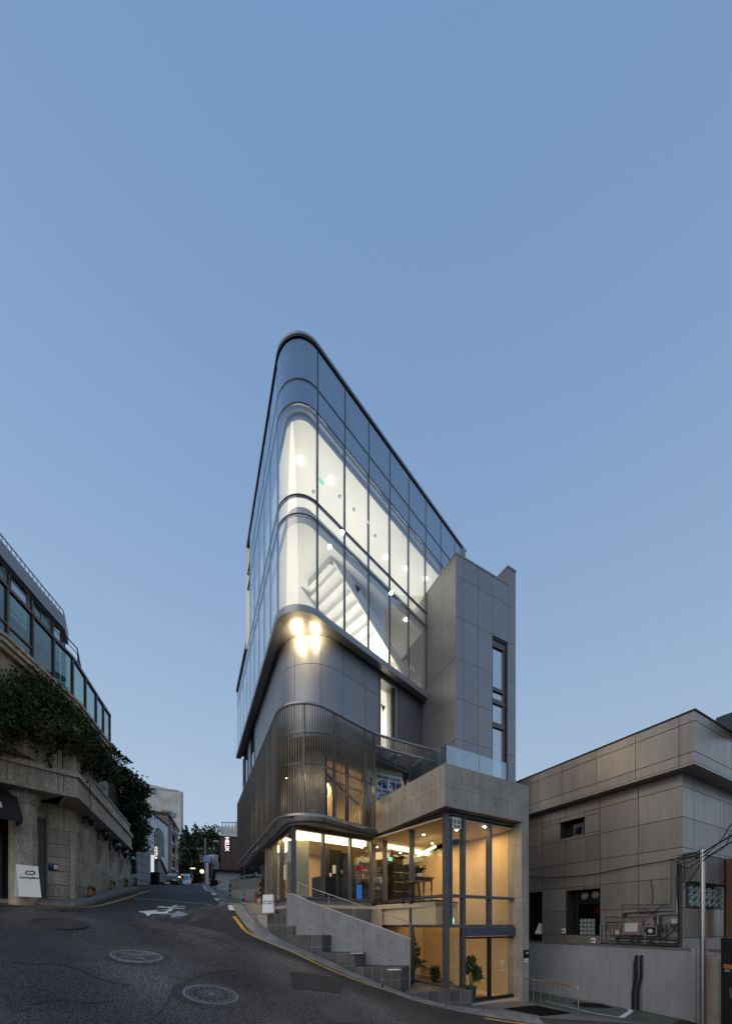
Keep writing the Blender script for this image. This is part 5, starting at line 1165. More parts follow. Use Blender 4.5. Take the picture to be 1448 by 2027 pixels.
# pavement and bent pipe guards
lk = smooth_line([V2(gp(*q)) for q in [(-60,1784),(0,1788),(80,1791.5),(140,1794.5),(166,1794.5),(190,1787),(225,1775),(262,1765),(275,1761)]], 2)
struct(ribbon(lk, -1.9, 0, -.05, .13, 'pavement', kerb_m, None, nw=6))
pipe_b = M('pipe_black', (.02,.02,.022), .5, var=.1); pipe_y = M('pipe_ochre', (.33,.17,.03), .5, var=.2)
pg = None
for k, px in enumerate((160, 207, 236, 256)):
    s = wpath.hit(px); q = wpath.at(s, 0, .28); zz = gz(q.x, q.y)+.05; lab_ = ['nearest bent pipe guard at the foot of the granite wall', 'second bent pipe guard along the granite wall', 'third bent pipe guard along the granite wall', 'farthest bent pipe guard along the granite wall'][k]
    t_ = wpath.tan(s); tv = Vector((t_.x, t_.y, 0))
    if pg is None:
        pg = thing('pipe_guard', lab_, 'pipe guard', (q.x, q.y, zz), 'ochre and black pipe guards'); b = Vector((q.x, q.y, zz)); h = .52; L_ = .75
        MB().tube([b+Vector((0,0,h-.12)), b+Vector((0,0,h-.04))+tv*.03, b+tv*.12+Vector((0,0,h)), b+tv*(L_-.12)+Vector((0,0,h)), b+tv*(L_-.03)+Vector((0,0,h-.04)), b+tv*L_+Vector((0,0,h-.12))], .065, 10).build('top_bend', alu_grey, pg, smooth=True)
        for o_ in (0, L_):
            MB().tube([b+tv*o_+Vector((0,0,-.15)), b+tv*o_+Vector((0,0,h-.12))], .064, 10).build('leg', pipe_y, pg, smooth=True); MB().tube([b+tv*o_+Vector((0,0,.0)), b+tv*o_+Vector((0,0,.14))], .070, 10).build('black_band', pipe_b, pg, smooth=True)
        MB().tube([b+tv*.12+Vector((0,0,h)), b+tv*(L_-.2)+Vector((0,0,h))], .069, 10).build('black_band', pipe_b, pg, smooth=True)
    else:
        c = copy_tree(pg); c.location = (q.x, q.y, zz); c['label'] = lab_
# planting that hangs over the terrace edge
hs = thing('terrace_shrub', 'dense dark evergreen shrub hanging over the granite terrace edge', 'shrub', P(90, 1430, 12.6))
HB = [(P(px, py, d), (rx, ry, rz_)) for px, py, d, rx, ry, rz_ in ((-20,1400,11.0,.9,.6,.75),(25,1382,11.4,.75,.6,.85),(70,1378,12.0,.7,.6,.75),(105,1392,12.7,.6,.6,.62),(40,1430,11.2,.9,.5,.55),(5,1440,10.9,.6,.4,.5),(95,1440,12.2,.8,.5,.6),(140,1430,13.4,.6,.6,.55),(140,1470,13.0,.75,.5,.5),(170,1465,14.2,.6,.6,.5),(192,1505,15.0,.7,.6,.6),(170,1515,14.0,.35,.35,.3),(215,1520,16.5,.6,.6,.6))]
leaves('foliage', green_leaf, HB, 15000, .055, hs, hollow=.35, aspect=.45); leaves('dry_foliage', brown_leaf, [(b[0]-Vector((0,0,.2)), b[1]) for b in HB], 4000, .055, hs, hollow=.3, aspect=.45)
br = MB()
for b, r in HB:
    br.tube([b[0:3] and Vector((b.x-.5, b.y+.5, b.z-r[2]*.6)), b], [.04, .012], 5)
br.build('branches', bark, hs)
leaves('highlight_leaves', leaf2, [(b[0]+Vector((0,-.05,.25)), (b[1][0], b[1][1], b[1][2]*.75)) for b in HB], 2600, .06, hs, hollow=.75, aspect=.45)  # lighter leaves raised towards the top, highlights put into the leaf colour
sh_m = MB(); shoots = []
for i in range(34):
    b, r = HB[int(rng.integers(4, len(HB)))]; p0 = b+Vector((rng.normal()*r[0]*.5, -r[1]*.7, -r[2]*.5)); ln = .35+.6*rng.random(); pts = [p0+Vector((rng.normal()*.04*k, -.05*k, -ln*k/4)) for k in range(5)]; sh_m.tube(pts, [.010,.009,.008,.006,.004], 4); shoots += [(q_, (.09, .08, .10)) for q_ in pts[1:]]
stuff(sh_m.build('trailing_shoots', bark, hs)); leaves('shoot_leaves', green_leaf, shoots, 1500, .05, hs, hollow=.1, aspect=.4)
tr = thing('street_tree', 'dark leafy tree rising behind the granite wall with loose twigs against the sky', 'tree', P(268, 1700, 24.5))
TB = [(P(px, py, d), (r, r, r*.8)) for px, py, d, r in ((240,1540,22,.8),(254,1552,22.5,.95),(272,1562,23,.85),(250,1590,23,1.0),(268,1602,23.5,.9),(284,1575,24,.45),(262,1632,24,1.0),(274,1640,25,.8),(268,1668,25,.9),(291,1612,25,.3))]
leaves('crown', green_leaf, TB, 7500, .095, tr, hollow=.2, aspect=.5); leaves('light_leaves', leaf2, TB[4:9], 1300, .10, tr, hollow=.6)
tb_m = MB().tube([P(266, 1730, 25.2), P(265, 1680, 24.8), P(262, 1620, 24.0), P(256, 1560, 23)], [.16, .13, .09, .03], 8); tb_m.tube([P(264, 1650, 24.4), P(280, 1610, 24.4), P(289, 1585, 24.5)], [.07, .04, .012], 6).tube([P(263, 1630, 24.2), P(246, 1590, 23), P(240, 1545, 22.4)], [.07, .04, .012], 6); tb_m.build('trunk', bark, tr, smooth=True)
tw_ = thing('overhanging_twigs', 'thin dark twigs sticking out into the sky at the end of the shrub', 'twigs', P(235, 1500, 17)); TWB = [(P(px, py, 17.5), (r, r, r*.7)) for px, py, r in ((228,1490,.28),(240,1500,.22),(250,1506,.18),(246,1525,.30),(222,1478,.14))]
leaves('foliage', green_leaf, TWB, 420, .07, tw_, hollow=.2); MB().tube([P(214, 1530, 17), P(228, 1495, 17.5), P(221, 1474, 17.5)], [.03, .015, .006], 5).tube([P(220, 1515, 17), P(240, 1502, 17.5), P(252, 1508, 17.5)], [.025, .012, .005], 5).build('branches', bark, tw_)
# ================================================================== FAR END OF THE STREET
def G0(px, d): r = (px-HX)/F; return Vector((r*d, d, gz(r*d, d)))
def zpy(py, d): return (HY-py)/F*d
stone_w = M('grey_block_stone', (.34,.345,.355), .75, var=.15, scale=1.2, bump=.2, bscale=40, speck=.2, island=.1)
sw = thing('block_wall', 'grey stone block wall at the bend beyond the granite building', 'wall', G0(280, 26))
bw_ = Path([V2(-.645*25, 25), V2(-.589*27.5, 27.5), V2(-.580*29.5, 29.5)])
MB().strip(bw_, 0, bw_.len, 1.5, 5.45, -.4, -.02).build('core', granite_d, sw)
zs_ = [2.0+.58*i for i in range(7)]
for z0, z1 in zip(zs_, zs_[1:]):
    s = 0
    while s < bw_.len-.1:
        e_ = min(s+.75, bw_.len); MB().strip(bw_, s+.018, e_-.018, z0+.018, min(z1, 5.5)-.018, -.1, rng.normal()*.003).build('stone_block', stone_w, sw); s = e_
yp = thing('wall_plate', 'small yellow plate fixed on the grey block wall', 'plate', bw_.at(bw_.hit(267), 4.5, 0)); MB().strip(bw_, bw_.hit(263.5), bw_.hit(271), bw_.z(267, 1709), bw_.z(267, 1704), 0, .02).build('plate', M('yellow_plate', (.45,.36,.06), .5, var=.1), yp); MB().strip(bw_, bw_.hit(264.5), bw_.hit(270), bw_.z(267, 1707.2), bw_.z(267, 1706.2), .02, .024).build('print', blk, yp)
c = G0(305, 28); bn_ = thing('waste_bin', 'dark waste bin at the foot of the sloped stair wall', 'bin', c); MB().prism([(c.x-.3, c.y-.25), (c.x+.3, c.y-.25), (c.x+.3, c.y+.25), (c.x-.3, c.y+.25)], c.z-.1, c.z+.85).build('body', black_m, bn_, bevel=.04); MB().obox(c+Vector((0,0,.9)), (1,0,0), (0,1,0), (0,0,1), .33, .28, .04).build('lid', black_m, bn_)
rs = thing('drum_sign', 'glowing grey drum sign with vertical white letters over the street', 'sign', P(310, 1690, 29)); c = P(310, 1690, 29); MB().lathe(c+Vector((0,0,-.5)), [(.30, 0), (.31, .03), (.31, .97), (.30, 1.0)], 20).build('drum', M('drum_grey', (.30,.30,.27), .5, var=.08), rs, smooth=True); text('COTLA', .30, EM('sign_white', (1, .98, .9), 1.1), rs, c+Vector((.12,-.33,0)), (0,0,-1), (1,0,0), bold=.008); MB().tube([c+Vector((-.25,.2,0)), c+Vector((-.9,.5,.3))], .03, 6).build('arm', alu_dark, rs)
stg = thing('stair_wall', 'pale sloped side wall of an outside stair below the white house', 'wall', G0(318, 30)); wp_ = [P(303, 1692, 29.5), P(321, 1730, 33), P(321, 1748, 33), P(303, 1746, 29.5)]; MB().slab(wp_, (.35, .1, 0)).build('wall', M('pale_render', (.33,.34,.35), .7, var=.12), stg); MB().slab([P(303, 1690.5, 29.4), P(321.5, 1728.5, 32.9), P(321.5, 1731, 32.9), P(303, 1693.5, 29.4)], (.42,.12,0)).build('coping', granite_d, stg)
ss = thing('strip_sign', 'narrow lit white strip sign on the post beside the waste bin', 'sign', P(301, 1735, 28)); MB().obox(P(300, 1715, 28), (1,0,0), (0,1,0), (0,0,1), .14, .08, .85).build('box', EM('strip_white', (.9,.95,1), .75), ss); MB().obox(P(300, 1715, 28.1), (1,0,0), (0,1,0), (0,0,1), .17, .06, .9).build('casing', alu_dark, ss)
# white house with an arched window
whp = Path([V2(-.607*40, 40), V2(-.5405*48, 48)]); white_r = M('white_render', (.66,.68,.70), .75, var=.12, scale=.8, streak=.15)
wh = thing('white_house', 'white rendered house with a big arched window up the street', 'house', G0(310, 33)); ztp = 12.8
MB().strip(whp, 0, whp.len, 2.0, ztp, -3.5, 0).build('wall', white_r, wh); MB().strip(whp, -.0, whp.len, ztp, ztp+.18, -3.5, .12).build('roof_edge', granite_d, wh)
a0, a1, zb_, zm_ = whp.hit(306), whp.hit(324), whp.z(315, 1692), whp.z(315, 1660); n = 14; am = (a0+a1)/2; ar = (a1-a0)/2
def arch(w, k=1.0): return [whp.at(am-ar*k, zb_, w)]+[whp.at(am-ar*k*math.cos(math.pi*i/n), zm_+(whp.z(315, 1641)-zm_)*k*math.sin(math.pi*i/n), w) for i in range(n+1)]+[whp.at(am+ar*k, zb_, w)]
nw_ = Vector((whp.nor(0).x, whp.nor(0).y, 0)); aw_ = MB().slab(arch(.01, 1.06), nw_*.05).build('window', alu_dark, wh); MB().slab(arch(.065), nw_*.01).build('pane', M('dim_pane', (.03,.035,.045), .35, var=.1), aw_)
for k in (-.5, 0, .5): MB().tube([whp.at(am+ar*k, zb_, .09), whp.at(am+ar*k, zm_+.9*(whp.z(315, 1641)-zm_), .09)], .03, 4).build('glazing_bar', alu_grey, aw_)
for zz_ in (zb_+.8, zm_): MB().tube([whp.at(a0, zz_, .09), whp.at(a1, zz_, .09)], .03, 4).build('glazing_bar', alu_grey, aw_)
for px, py in ((297, 1613), (299, 1628), (313, 1627)):
    s = whp.hit(px); z = whp.z(px, py); w_ = MB().strip(whp, s-.25, s+.25, z-.4, z+.4, 0, .03).build('window', alu_grey, wh); MB().strip(whp, s-.2, s+.2, z-.35, z+.35, .03, .04).build('pane', glass_dark, w_)
MB().strip(whp, 1.0, whp.len-.05, 2.0, 6.6, .0, .06).build('ground_floor', M('shop_dark', (.06,.058,.055), .6, var=.2), wh)
# brick block with white balconies: the brickwork is too far for single bricks
def brick_mat(name, c1, c2, mort, sc_):
    m = M(name, c1, .8, var=.2, scale=1.0, bump=0); nt = m.node_tree; N = nt.nodes; L = nt.links; b = N['Principled BSDF']
    g = N.new('ShaderNodeNewGeometry'); sp_ = N.new('ShaderNodeSeparateXYZ'); L.new(g.outputs['Position'], sp_.inputs[0]); ad = N.new('ShaderNodeMath'); ad.operation = 'ADD'; L.new(sp_.outputs['X'], ad.inputs[0]); L.new(sp_.outputs['Y'], ad.inputs[1])
    cb = N.new('ShaderNodeCombineXYZ'); L.new(ad.outputs[0], cb.inputs[0]); L.new(sp_.outputs['Z'], cb.inputs[1]); bt_ = N.new('ShaderNodeTexBrick'); bt_.inputs['Scale'].default_value = sc_; bt_.inputs['Color1'].default_value = (*c1, 1); bt_.inputs['Color2'].default_value = (*c2, 1); bt_.inputs['Mortar'].default_value = (*mort, 1); bt_.inputs['Mortar Size'].default_value = .03
    L.new(cb.outputs[0], bt_.inputs['Vector']); L.new(bt_.outputs['Color'], b.inputs['Base Color']); return m
brick1 = brick_mat('dull_brick', (.19,.13,.11), (.14,.095,.085), (.24,.21,.19), 2.2); brick2 = brick_mat('dark_red_brick', (.12,.05,.04), (.07,.034,.028), (.13,.11,.10), 2.6)
bp_ = Path([V2(-.5405*49, 49), V2(-.512*58, 58)]); bb = thing('brick_block', 'brown brick apartment block with four white window balconies', 'building', G0(342, 41)); MB().strip(bp_, 0, bp_.len, 3, 14.5, -5, 0).build('wall', brick1, bb); MB().strip(bp_, 0, bp_.len, 14.5, 15.0, -5, .15).build('roof_edge', granite_d, bb)
for py in (1635, 1660, 1684, 1711):
    s = bp_.hit(339); z = bp_.z(339, py); s2 = s+2.6; wn_ = MB().strip(bp_, s, s2, z-.6, z+1.0, 0, .08).build('balcony_window', white_r, bb); MB().strip(bp_, s+.2, s2-.2, z-.3, z+.8, .08, .1).build('pane', glass_dark, wn_); MB().strip(bp_, s-.1, s2+.1, z-.82, z-.66, 0, .55).build('ledge', white_r, wn_); MB().strip(bp_, s-.1, s2+.1, z-.3, z-.22, .46, .54).build('rail', white_r, wn_)
MB().strip(bp_, 0, bp_.len, 3, 7.2, 0, .1).build('ground_floor', M('shop_dark2', (.10,.10,.105), .6, var=.3), bb)
# tall concrete building with a rounded corner
tcb = thing('concrete_tower', 'tall bare concrete building with a rounded corner, stained and nearly blind', 'building', G0(330, 56)); rawc = M('stained_concrete', (.56,.55,.515), .85, var=.22, scale=.5, bump=.4, bscale=2, streak=.14)
cp0, cp1, cp2, cp3 = V2(-.600*69, 69), V2(-.590*72, 72), V2(-.512*74, 74), V2(-.503*78, 78)
arc_ = [cp2+(V2(-.4985*75.6, 75.6)-cp2)*(i/6)+V2(.45, -.45)*math.sin(math.pi*i/6) for i in range(7)]; tcp = Path([cp1]+arc_+[V2(-.4985*86, 86)])
zt_c = [zpy(1553, 72)]*1+[zpy(1566, 74)]*7+[zpy(1566, 74)]; MB().prism([tuple(q) for q in tcp.p]+[(-50, 92), (-55, 76)], 3, zt_c+[zt_c[0]]*2).build('wall', rawc, tcb)
MB().strip(tcp, .2, tcp.s[1], zpy(1557, 72)-.3, zpy(1557, 72)+.0, -.3, .1).build('roof_edge', rawc, tcb)
for px, py, w_, h_ in ((301.5, 1567, 1.1, 1.0), (329.5, 1612, 1.7, 1.5), (340.5, 1614, 1.2, .9)):
    s = tcp.hit(px); z = tcp.z(px, py); q = MB().strip(tcp, s-w_/2, s+w_/2, z-h_/2, z+h_/2, -.02, .08).build('window', alu_grey, tcb); MB().strip(tcp, s-w_/2+.12, s+w_/2-.12, z-h_/2+.12, z+h_/2-.12, .08, .1).build('pane', GLASS('far_glass', (.12,.16,.2), .25, 2), q)
for py in (1658, 1673, 1684, 1695, 1712): s = tcp.s[-2]+.5; z = tcp.z(358, py); MB().strip(tcp, s, s+.5, z-.7, z+.7, -.02, .03).build('slit_window', glass_dark, tcb)
# glazed grey block behind the tree
gbk = thing('glazed_block', 'pale glazed office block half hidden behind the street tree', 'building', G0(268, 38)); gp_ = Path([V2(-.652*34, 34), V2(-.604*37, 37), V2(-.606*44, 44)]); MB().strip(gp_, 0, gp_.len, 3, zpy(1545, 36), -3, 0).build('wall', white_r, gbk)
for i in range(5):
    for j in range(3): s = .35+i*.62; z = 7.2+j*2.2; q = MB().strip(gp_, s, s+.52, z, z+1.6, 0, .03).build('window', alu_dark, gbk); MB().strip(gp_, s+.05, s+.47, z+.05, z+1.55, .03, .04).build('pane', GLASS('far_glass', (.12,.16,.2), .25, 2), q)
# wooded hill
hill = MB(); hx = np.linspace(-75, 10, 30); hy = np.linspace(78, 140, 14); vs = [(x, y, gz(x, y)-.5+5.5*math.exp(-((x+34)/26)**2)*min(1, (y-78)/25)) for x in hx for y in hy]; hill.add(vs, [(i*14+j, (i+1)*14+j, (i+1)*14+j+1, i*14+j+1) for i in range(29) for j in range(13)]); struct(hill.build('hill', M('hill_floor', (.025,.03,.018), .9, var=.3, scale=.3), None, smooth=True))
def ftree(px, d, py_top, wid, kind, label):
    g = G0(px, d); zt_ = zpy(py_top, d); h = zt_-g.z; t = thing('hill_tree', label, 'tree', g, 'trees on the wooded hill')
    MB().tube([g-Vector((0,0,.5)), g+Vector((0,0,h*.45)), g+Vector((.2,0,h*.9))], [.22, .16, .04], 6).build('trunk', bark, t)
    if kind == 'cone': bl = [(g+Vector((rng.normal()*.2, 0, h*(.28+.13*i))), (wid*(1-.15*i), wid*(1-.15*i), h*.11)) for i in range(6)]
    else: bl = [(g+Vector((rng.normal()*wid*.45, rng.normal()*wid*.4, h*(.45+.42*rng.random()))), (wid*.62, wid*.6, wid*.5)) for _ in range(7)]+[(g+Vector((0,0,h*.88)), (wid*.6, wid*.6, h*.12))]
    leaves('crown', forest_leaf if kind == 'cone' else (leaf2 if px % 3 == 0 else green_leaf), bl, 1500, .30, t, hollow=.35, aspect=.6)
for px, d, pyt, wid, kind, lab_ in ((367, 70, 1640, 2.6, 'cone', 'pointed dark conifer right beside the rounded concrete tower'), (379, 80, 1652, 3.0, 'round', 'low round tree behind the pointed conifer'), (388, 76, 1637, 2.6, 'cone', 'tall leafy tree with a pale top left of the utility pole'), (397, 84, 1641, 3.0, 'round', 'leafy tree directly left of the utility pole'), (408, 80, 1635, 3.6, 'round', 'tallest tree, directly behind the utility pole'), (419, 86, 1644, 3.0, 'cone', 'broad tree right of the utility pole'), (428, 82, 1650, 3.0, 'round', 'tree touching the left edge of the brick shop building'), (372, 64, 1668, 2.4, 'cone', 'short dark conifer near the white parked car'), (385, 66, 1675, 2.2, 'cone', 'mid height dark tree above the end of the road'), (400, 66, 1684, 2.6, 'round', 'lower dark tree behind the orange lamp'), (416, 66, 1680, 2.8, 'cone', 'dark conifer above the white shop'), (438, 90, 1655, 3.5, 'round', 'far tree peeping over the brick shop roof'), (356, 82, 1660, 3.2, 'round', 'tree half hidden behind the concrete tower')): ftree(px, d, pyt, wid, kind, lab_)
ud = [(G0(px, 63)+Vector((0,0,1.2)), (2.2, 1.6, 1.5)) for px in range(356, 440, 6)]; ug_ = leaves('undergrowth', forest_leaf, ud, 4200, .22, None, hollow=.3); stuff(ug_); tag(ug_, 'dark undergrowth closing the end of the street', 'undergrowth')
# utility pole, its cross arms and the lamps
up_ = G0(406, 50); pole = thing('utility_pole', 'grey utility pole with cross arms and a transformer at the end of the street', 'utility pole', up_); zt_ = zpy(1660, 50); MB().tube([up_, (up_.x, up_.y, zt_)], [.17, .12], 10).build('pole', M('pole_concrete', (.22,.22,.21), .8, var=.1), pole, smooth=True)
for dz, l_ in ((-1.5, 1.3), (-1.9, 1.1), (-3.3, .9)): MB().tube([(up_.x-l_, up_.y, zt_+dz), (up_.x+l_*1.3, up_.y+.2, zt_+dz-.1)], .05, 5).build('cross_arm', alu_grey, pole)
for dx in (-1.0, -.5, .6, 1.2): MB().lathe((up_.x+dx, up_.y, zt_-1.5), [(.05, 0), (.07, .1), (.04, .25)], 6).build('insulator', white_r, pole)
MB().lathe((up_.x-.55, up_.y-.1, zt_-3.2), [(.26, 0), (.26, .9), (.2, 1.0)], 10).build('transformer', alu_grey, pole, smooth=True); MB().tube([(up_.x, up_.y, zt_-.7), (up_.x+.9, up_.y-.3, zt_-.45), (up_.x+1.5, up_.y-.5, zt_-.5)], .04, 6).build('lamp_arm', alu_grey, pole); MB().obox((up_.x+1.7, up_.y-.5, zt_-.5), (1,0,0), (0,1,0), (0,0,1), .3, .12, .06).build('lamp_head', white_r, pole)
for k, (pts) in enumerate(([(372,1706,48),(395,1703,50),(406,1694,50)], [(360,1712,46),(385,1716,48),(406,1706,50)], [(406,1690,50),(425,1697,40),(440,1693,33)], [(406,1702,50),(420,1712,40),(436,1712,33)])):
    m = MB().tube([P(*q) for q in pts], .02, 4).build('overhead_wire', black_m); tag(m, ['upper wire running left from the utility pole', 'lower wire running left from the utility pole', 'upper wire running from the pole to the brick shop', 'lower wire running from the pole to the white shop'][k], 'wire', 'overhead wires at the street end')
ol = P(399.5, 1725.5, 56); so = thing('street_lamp', 'small lit orange street lamp low in front of the dark trees', 'street lamp', G0(399.5, 56)); MB().tube([G0(399.5, 56), (ol.x, ol.y, ol.z+.1)], .05, 6).build('post', alu_dark, so); MB().ball(ol, .26, 10, 8).build('lamp', EM('orange_lamp', (1, .55, .15), 9), so); lamp('street_light', 'POINT', ol+Vector((0,-.5,0)), 25, (1, .55, .18), .25)
ol2 = P(379, 1720, 60); so2 = thing('street_lamp', 'dim white street lamp among the trees above the white car', 'street lamp', G0(379, 60)); MB().tube([G0(379, 60), (ol2.x, ol2.y, ol2.z)], .06, 6).build('post', alu_grey, so2); MB().obox(ol2+Vector((.2,0,.05)), (1,0,0), (0,1,0), (0,0,1), .35, .12, .08).build('lamp', EM('pale_lamp', (1, .85, .6), 1.6), so2)
# ------------------------------------------------------------------ right side of the street
hb = thing('brick_shop', 'dark red brick building carrying a glowing vertical sign', 'building', G0(455, 32)); hp_ = Path([V2(-.396*42, 42), V2(-.396*32, 32), V2(-.25*33.5, 33.5)]); s0_ = hp_.s[1]; ztr = zpy(1655, 32)
MB().strip(hp_, 0, hp_.len, 1.5, ztr, -4, 0).build('wall', brick2, hb); MB().strip(hp_, 0, hp_.len, ztr, ztr+.14, -.5, .12).build('white_trim', white_r, hb); MB().strip(hp_, 0, hp_.len, ztr+.14, zpy(1638, 32), -4, .02).build('parapet', rawc, hb)
for s in (s0_+.9, s0_+2.6, s0_+4.2): MB().strip(hp_, s, s+.05, 2.5, ztr, -.02, .006).build('rain_joint', granite_d, hb)
q = hp_.at(s0_+1.6, zpy(1640, 32), -1.2); wt = thing('roof_tank', 'white tank and railings on the roof of the brick shop', 'tank', q); MB().lathe(q, [(.5, 0), (.5, .9), (.3, 1.1)], 14).build('tank', white_r, wt, smooth=True)
for k in range(4): MB().tube([q+Vector((-1.4+.3*k, -.6, 0)), q+Vector((-1.4+.3*k, -.6, .8))], .03, 4).build('rail_post', alu_grey, wt)
for z in (.4, .8): MB().tube([q+Vector((-1.5, -.6, z)), q+Vector((.4, -.6, z))], .03, 4).build('rail', alu_grey, wt)
hs_ = thing('neon_sign', 'glowing white vertical letter sign on the dark brick wall', 'sign', P(449, 1684, 31.5)); sgm = EM('helix_white', (1, .90, .98), 1.5); sgr = EM('helix_red', (1, .10, .12), 1.6)
sv = hp_.hit(449); sc_p = hp_.at(sv, zpy(1671, 32), .10); rtv = Vector((hp_.tan(sv).x, hp_.tan(sv).y, 0))
text('HELIX', .46, sgm, hs_, sc_p, (0,0,-1), rtv, bold=.006, extrude=.02); MB().obox(sc_p-Vector((0,0,-.22))+Vector((0,.03,0))-rtv*.1, rtv, (0,1,0), (0,0,1), .05, .01, .12).build('red_stroke', sgr, hs_)
MB().obox(sc_p+Vector((0,.07,0)), rtv, (0,1,0), (0,0,1), .30, .015, .75).build('back_plate', M('sign_plate', (.03,.022,.03), .6, var=0), hs_); lamp('sign_light', 'POINT', sc_p+Vector((0,-.35,0)), 3, (1, .75, .95), .2)
ws = thing('white_annex', 'low white wall with a black flat roof in front of the brick shop', 'building', G0(455, 28)); wsp = Path([V2(-.414*34, 34), V2(-.409*27.5, 27.5), V2(-.30*28.5, 28.5)]); zt2 = zpy(1726, 27.5); MB().strip(wsp, 0, wsp.len, .8, zt2, -1.5, 0).build('wall', M('cream_wall', (.58,.56,.51), .7, var=.08), ws); MB().strip(wsp, 0, wsp.len, zt2, zt2+.16, -1.8, .25).build('roof', black_m, ws)
xo = thing('shop_shutter', 'dark shutter with white letters and a red edge behind the concrete parking wall', 'shutter', P(495, 1740, 26)); MB().obox(P(496, 1731, 26), (1,.1,0), (-.1,1,0), (0,0,1), .68, .04, .48).build('panel', black_m, xo); MB().obox(P(483, 1731, 25.9), (1,.1,0), (-.1,1,0), (0,0,1), .04, .05, .4).build('red_edge', M('red_paint2', (.35,.03,.03), .5), xo); text('XO', .26, paper_m, xo, P(506, 1732, 25.85), (0,0,-1), (1,0,0), extrude=.003)
wt2 = thing('white_kiosk', 'tall white kiosk with a blue sign box right of the utility pole', 'building', G0(418, 44)); kp_ = Path([V2(-.432*46, 46), V2(-.430*41, 41), V2(-.404*42, 42)]); MB().strip(kp_, 0, kp_.len, 2, zpy(1700, 41), -1.2, 0).build('wall', white_r, wt2); MB().strip(kp_, kp_.s[1]+.55, kp_.len, 2, zpy(1690, 41), -1.3, .05).build('chimney_block', white_r, wt2); MB().obox(P(411, 1702, 40.6), (1,0,0), (0,1,0), (0,0,1), .42, .2, .32).build('blue_sign', M('blue_panel', (.14,.26,.46), .4), wt2)
for k in range(3): s = kp_.s[1]+.1+.35*k; MB().strip(kp_, s, s+.22, zpy(1740, 41), zpy(1710, 41), 0, .03).build('window', glass_dark, wt2)
pk = thing('parking_wall', 'bare concrete parking wall with yellow and black hazard edges', 'wall', G0(485, 19)); pp_ = Path([V2(-.3725*19.4, 19.4), V2(-.2855*18.6, 18.6)]); zp0, zpm, zp1 = .7, zpy(1760, 19), zpy(1740, 19)
MB().strip(pp_, 0, pp_.len, zpm+.005, zp1, -.25, 0).build('upper_pour', conc_cool, pk); MB().strip(pp_, 0, pp_.len, zp0, zpm-.005, -.25, .01).build('lower_pour', M('pale_pour', (.36,.355,.33), .7, var=.08), pk)
hz_y = M('hazard_yellow', (.5,.40,.05), .5, var=.1)
for s in (0, pp_.len-.12):
    z = zpm-.55 if s == 0 else zpm-.6; top = zpm+.28
    strip_ = MB().strip(pp_, s, s+.12, z, top, .01, .018).build('hazard_strip', black_m, pk)
    k = 0
    while z+.26*k+.13 < top: MB().slab([pp_.at(s, z+.26*k+.0, .019), pp_.at(s+.12, z+.26*k+.09, .019), pp_.at(s+.12, z+.26*k+.20, .019), pp_.at(s, z+.26*k+.11, .019)], Vector((pp_.nor(0).x, pp_.nor(0).y, 0))*.004).build('stripe', hz_y, strip_); k += 1
mh = MB()
for i in range(5):
    for z in (zp1-.12, zpm+.1): mh.lathe(pp_.at(.2+i*.31, z, -.008), [(.02, 0), (.02, .0095)], 6, (pp_.nor(0).x, pp_.nor(0).y, 0))
stuff(mh.build('tie_hole', hole_m, pk))
tp = thing('plastic_sheet', 'pale plastic sheet draped over the top of the parking wall', 'plastic sheet', pp_.at(1.2, zp1, -.1)); m = MB(); nx_, ny_ = 9, 5
m.add([tuple(pp_.at(.75+.9*i/8, zp1+.03+.05*math.sin(i*1.7+j)+.12*(i/8)**2, .1-.45*j/4)) for i in range(nx_) for j in range(ny_)], [(i*ny_+j, (i+1)*ny_+j, (i+1)*ny_+j+1, i*ny_+j+1) for i in range(8) for j in range(4)]); m.build('sheet', M('pale_sheet', (.5,.52,.55), .4, var=.1), tp, smooth=True)
b_ = G0(482, 18.2); bo = thing('striped_bollard', 'slim black and white bollard before the parking wall', 'bollard', b_); MB().tube([b_-Vector((0,0,.1)), b_+Vector((0,0,.62))], .04, 10).build('post', black_m, bo, smooth=True)
for z in (.25, .38, .51): MB().tube([b_+Vector((0,0,z)), b_+Vector((0,0,z+.06))], .042, 10).build('white_band', white_m, bo)
b_ = G0(507.5, 17.8); fe = thing('fire_extinguisher', 'red fire extinguisher stand beside the hazard strip', 'fire extinguisher', b_); redm = M('red_gloss', (.42,.03,.02), .35, var=.05); MB().lathe(b_+Vector((0,0,-.05)), [(.09, 0), (.09, .42), (.05, .50), (.025, .54)], 12).build('cylinder', redm, fe, smooth=True); MB().obox(b_+Vector((0,0,.53)), (1,0,0), (0,1,0), (0,0,1), .06, .02, .03).build('valve', black_m, fe); MB().tube([b_+Vector((.05,0,.5)), b_+Vector((.13,-.02,.35)), b_+Vector((.11,-.02,.1))], .012, 5).build('hose', black_m, fe)
b_ = G0(514, 17.6); bk_ = thing('bucket', 'white bucket beside the red fire extinguisher', 'bucket', b_); MB().lathe(b_-Vector((0,0,.03)), [(.10, 0), (.13, .26), (.14, .27), (.11, .27)], 14).build('bucket', paper_m, bk_, smooth=True); MB().tube([b_+Vector((-.13,0,.24)), b_+Vector((-.1,-.08,.12)), b_+Vector((.1,-.08,.12)), b_+Vector((.13,0,.24))], .006, 4).build('handle', steel, bk_)
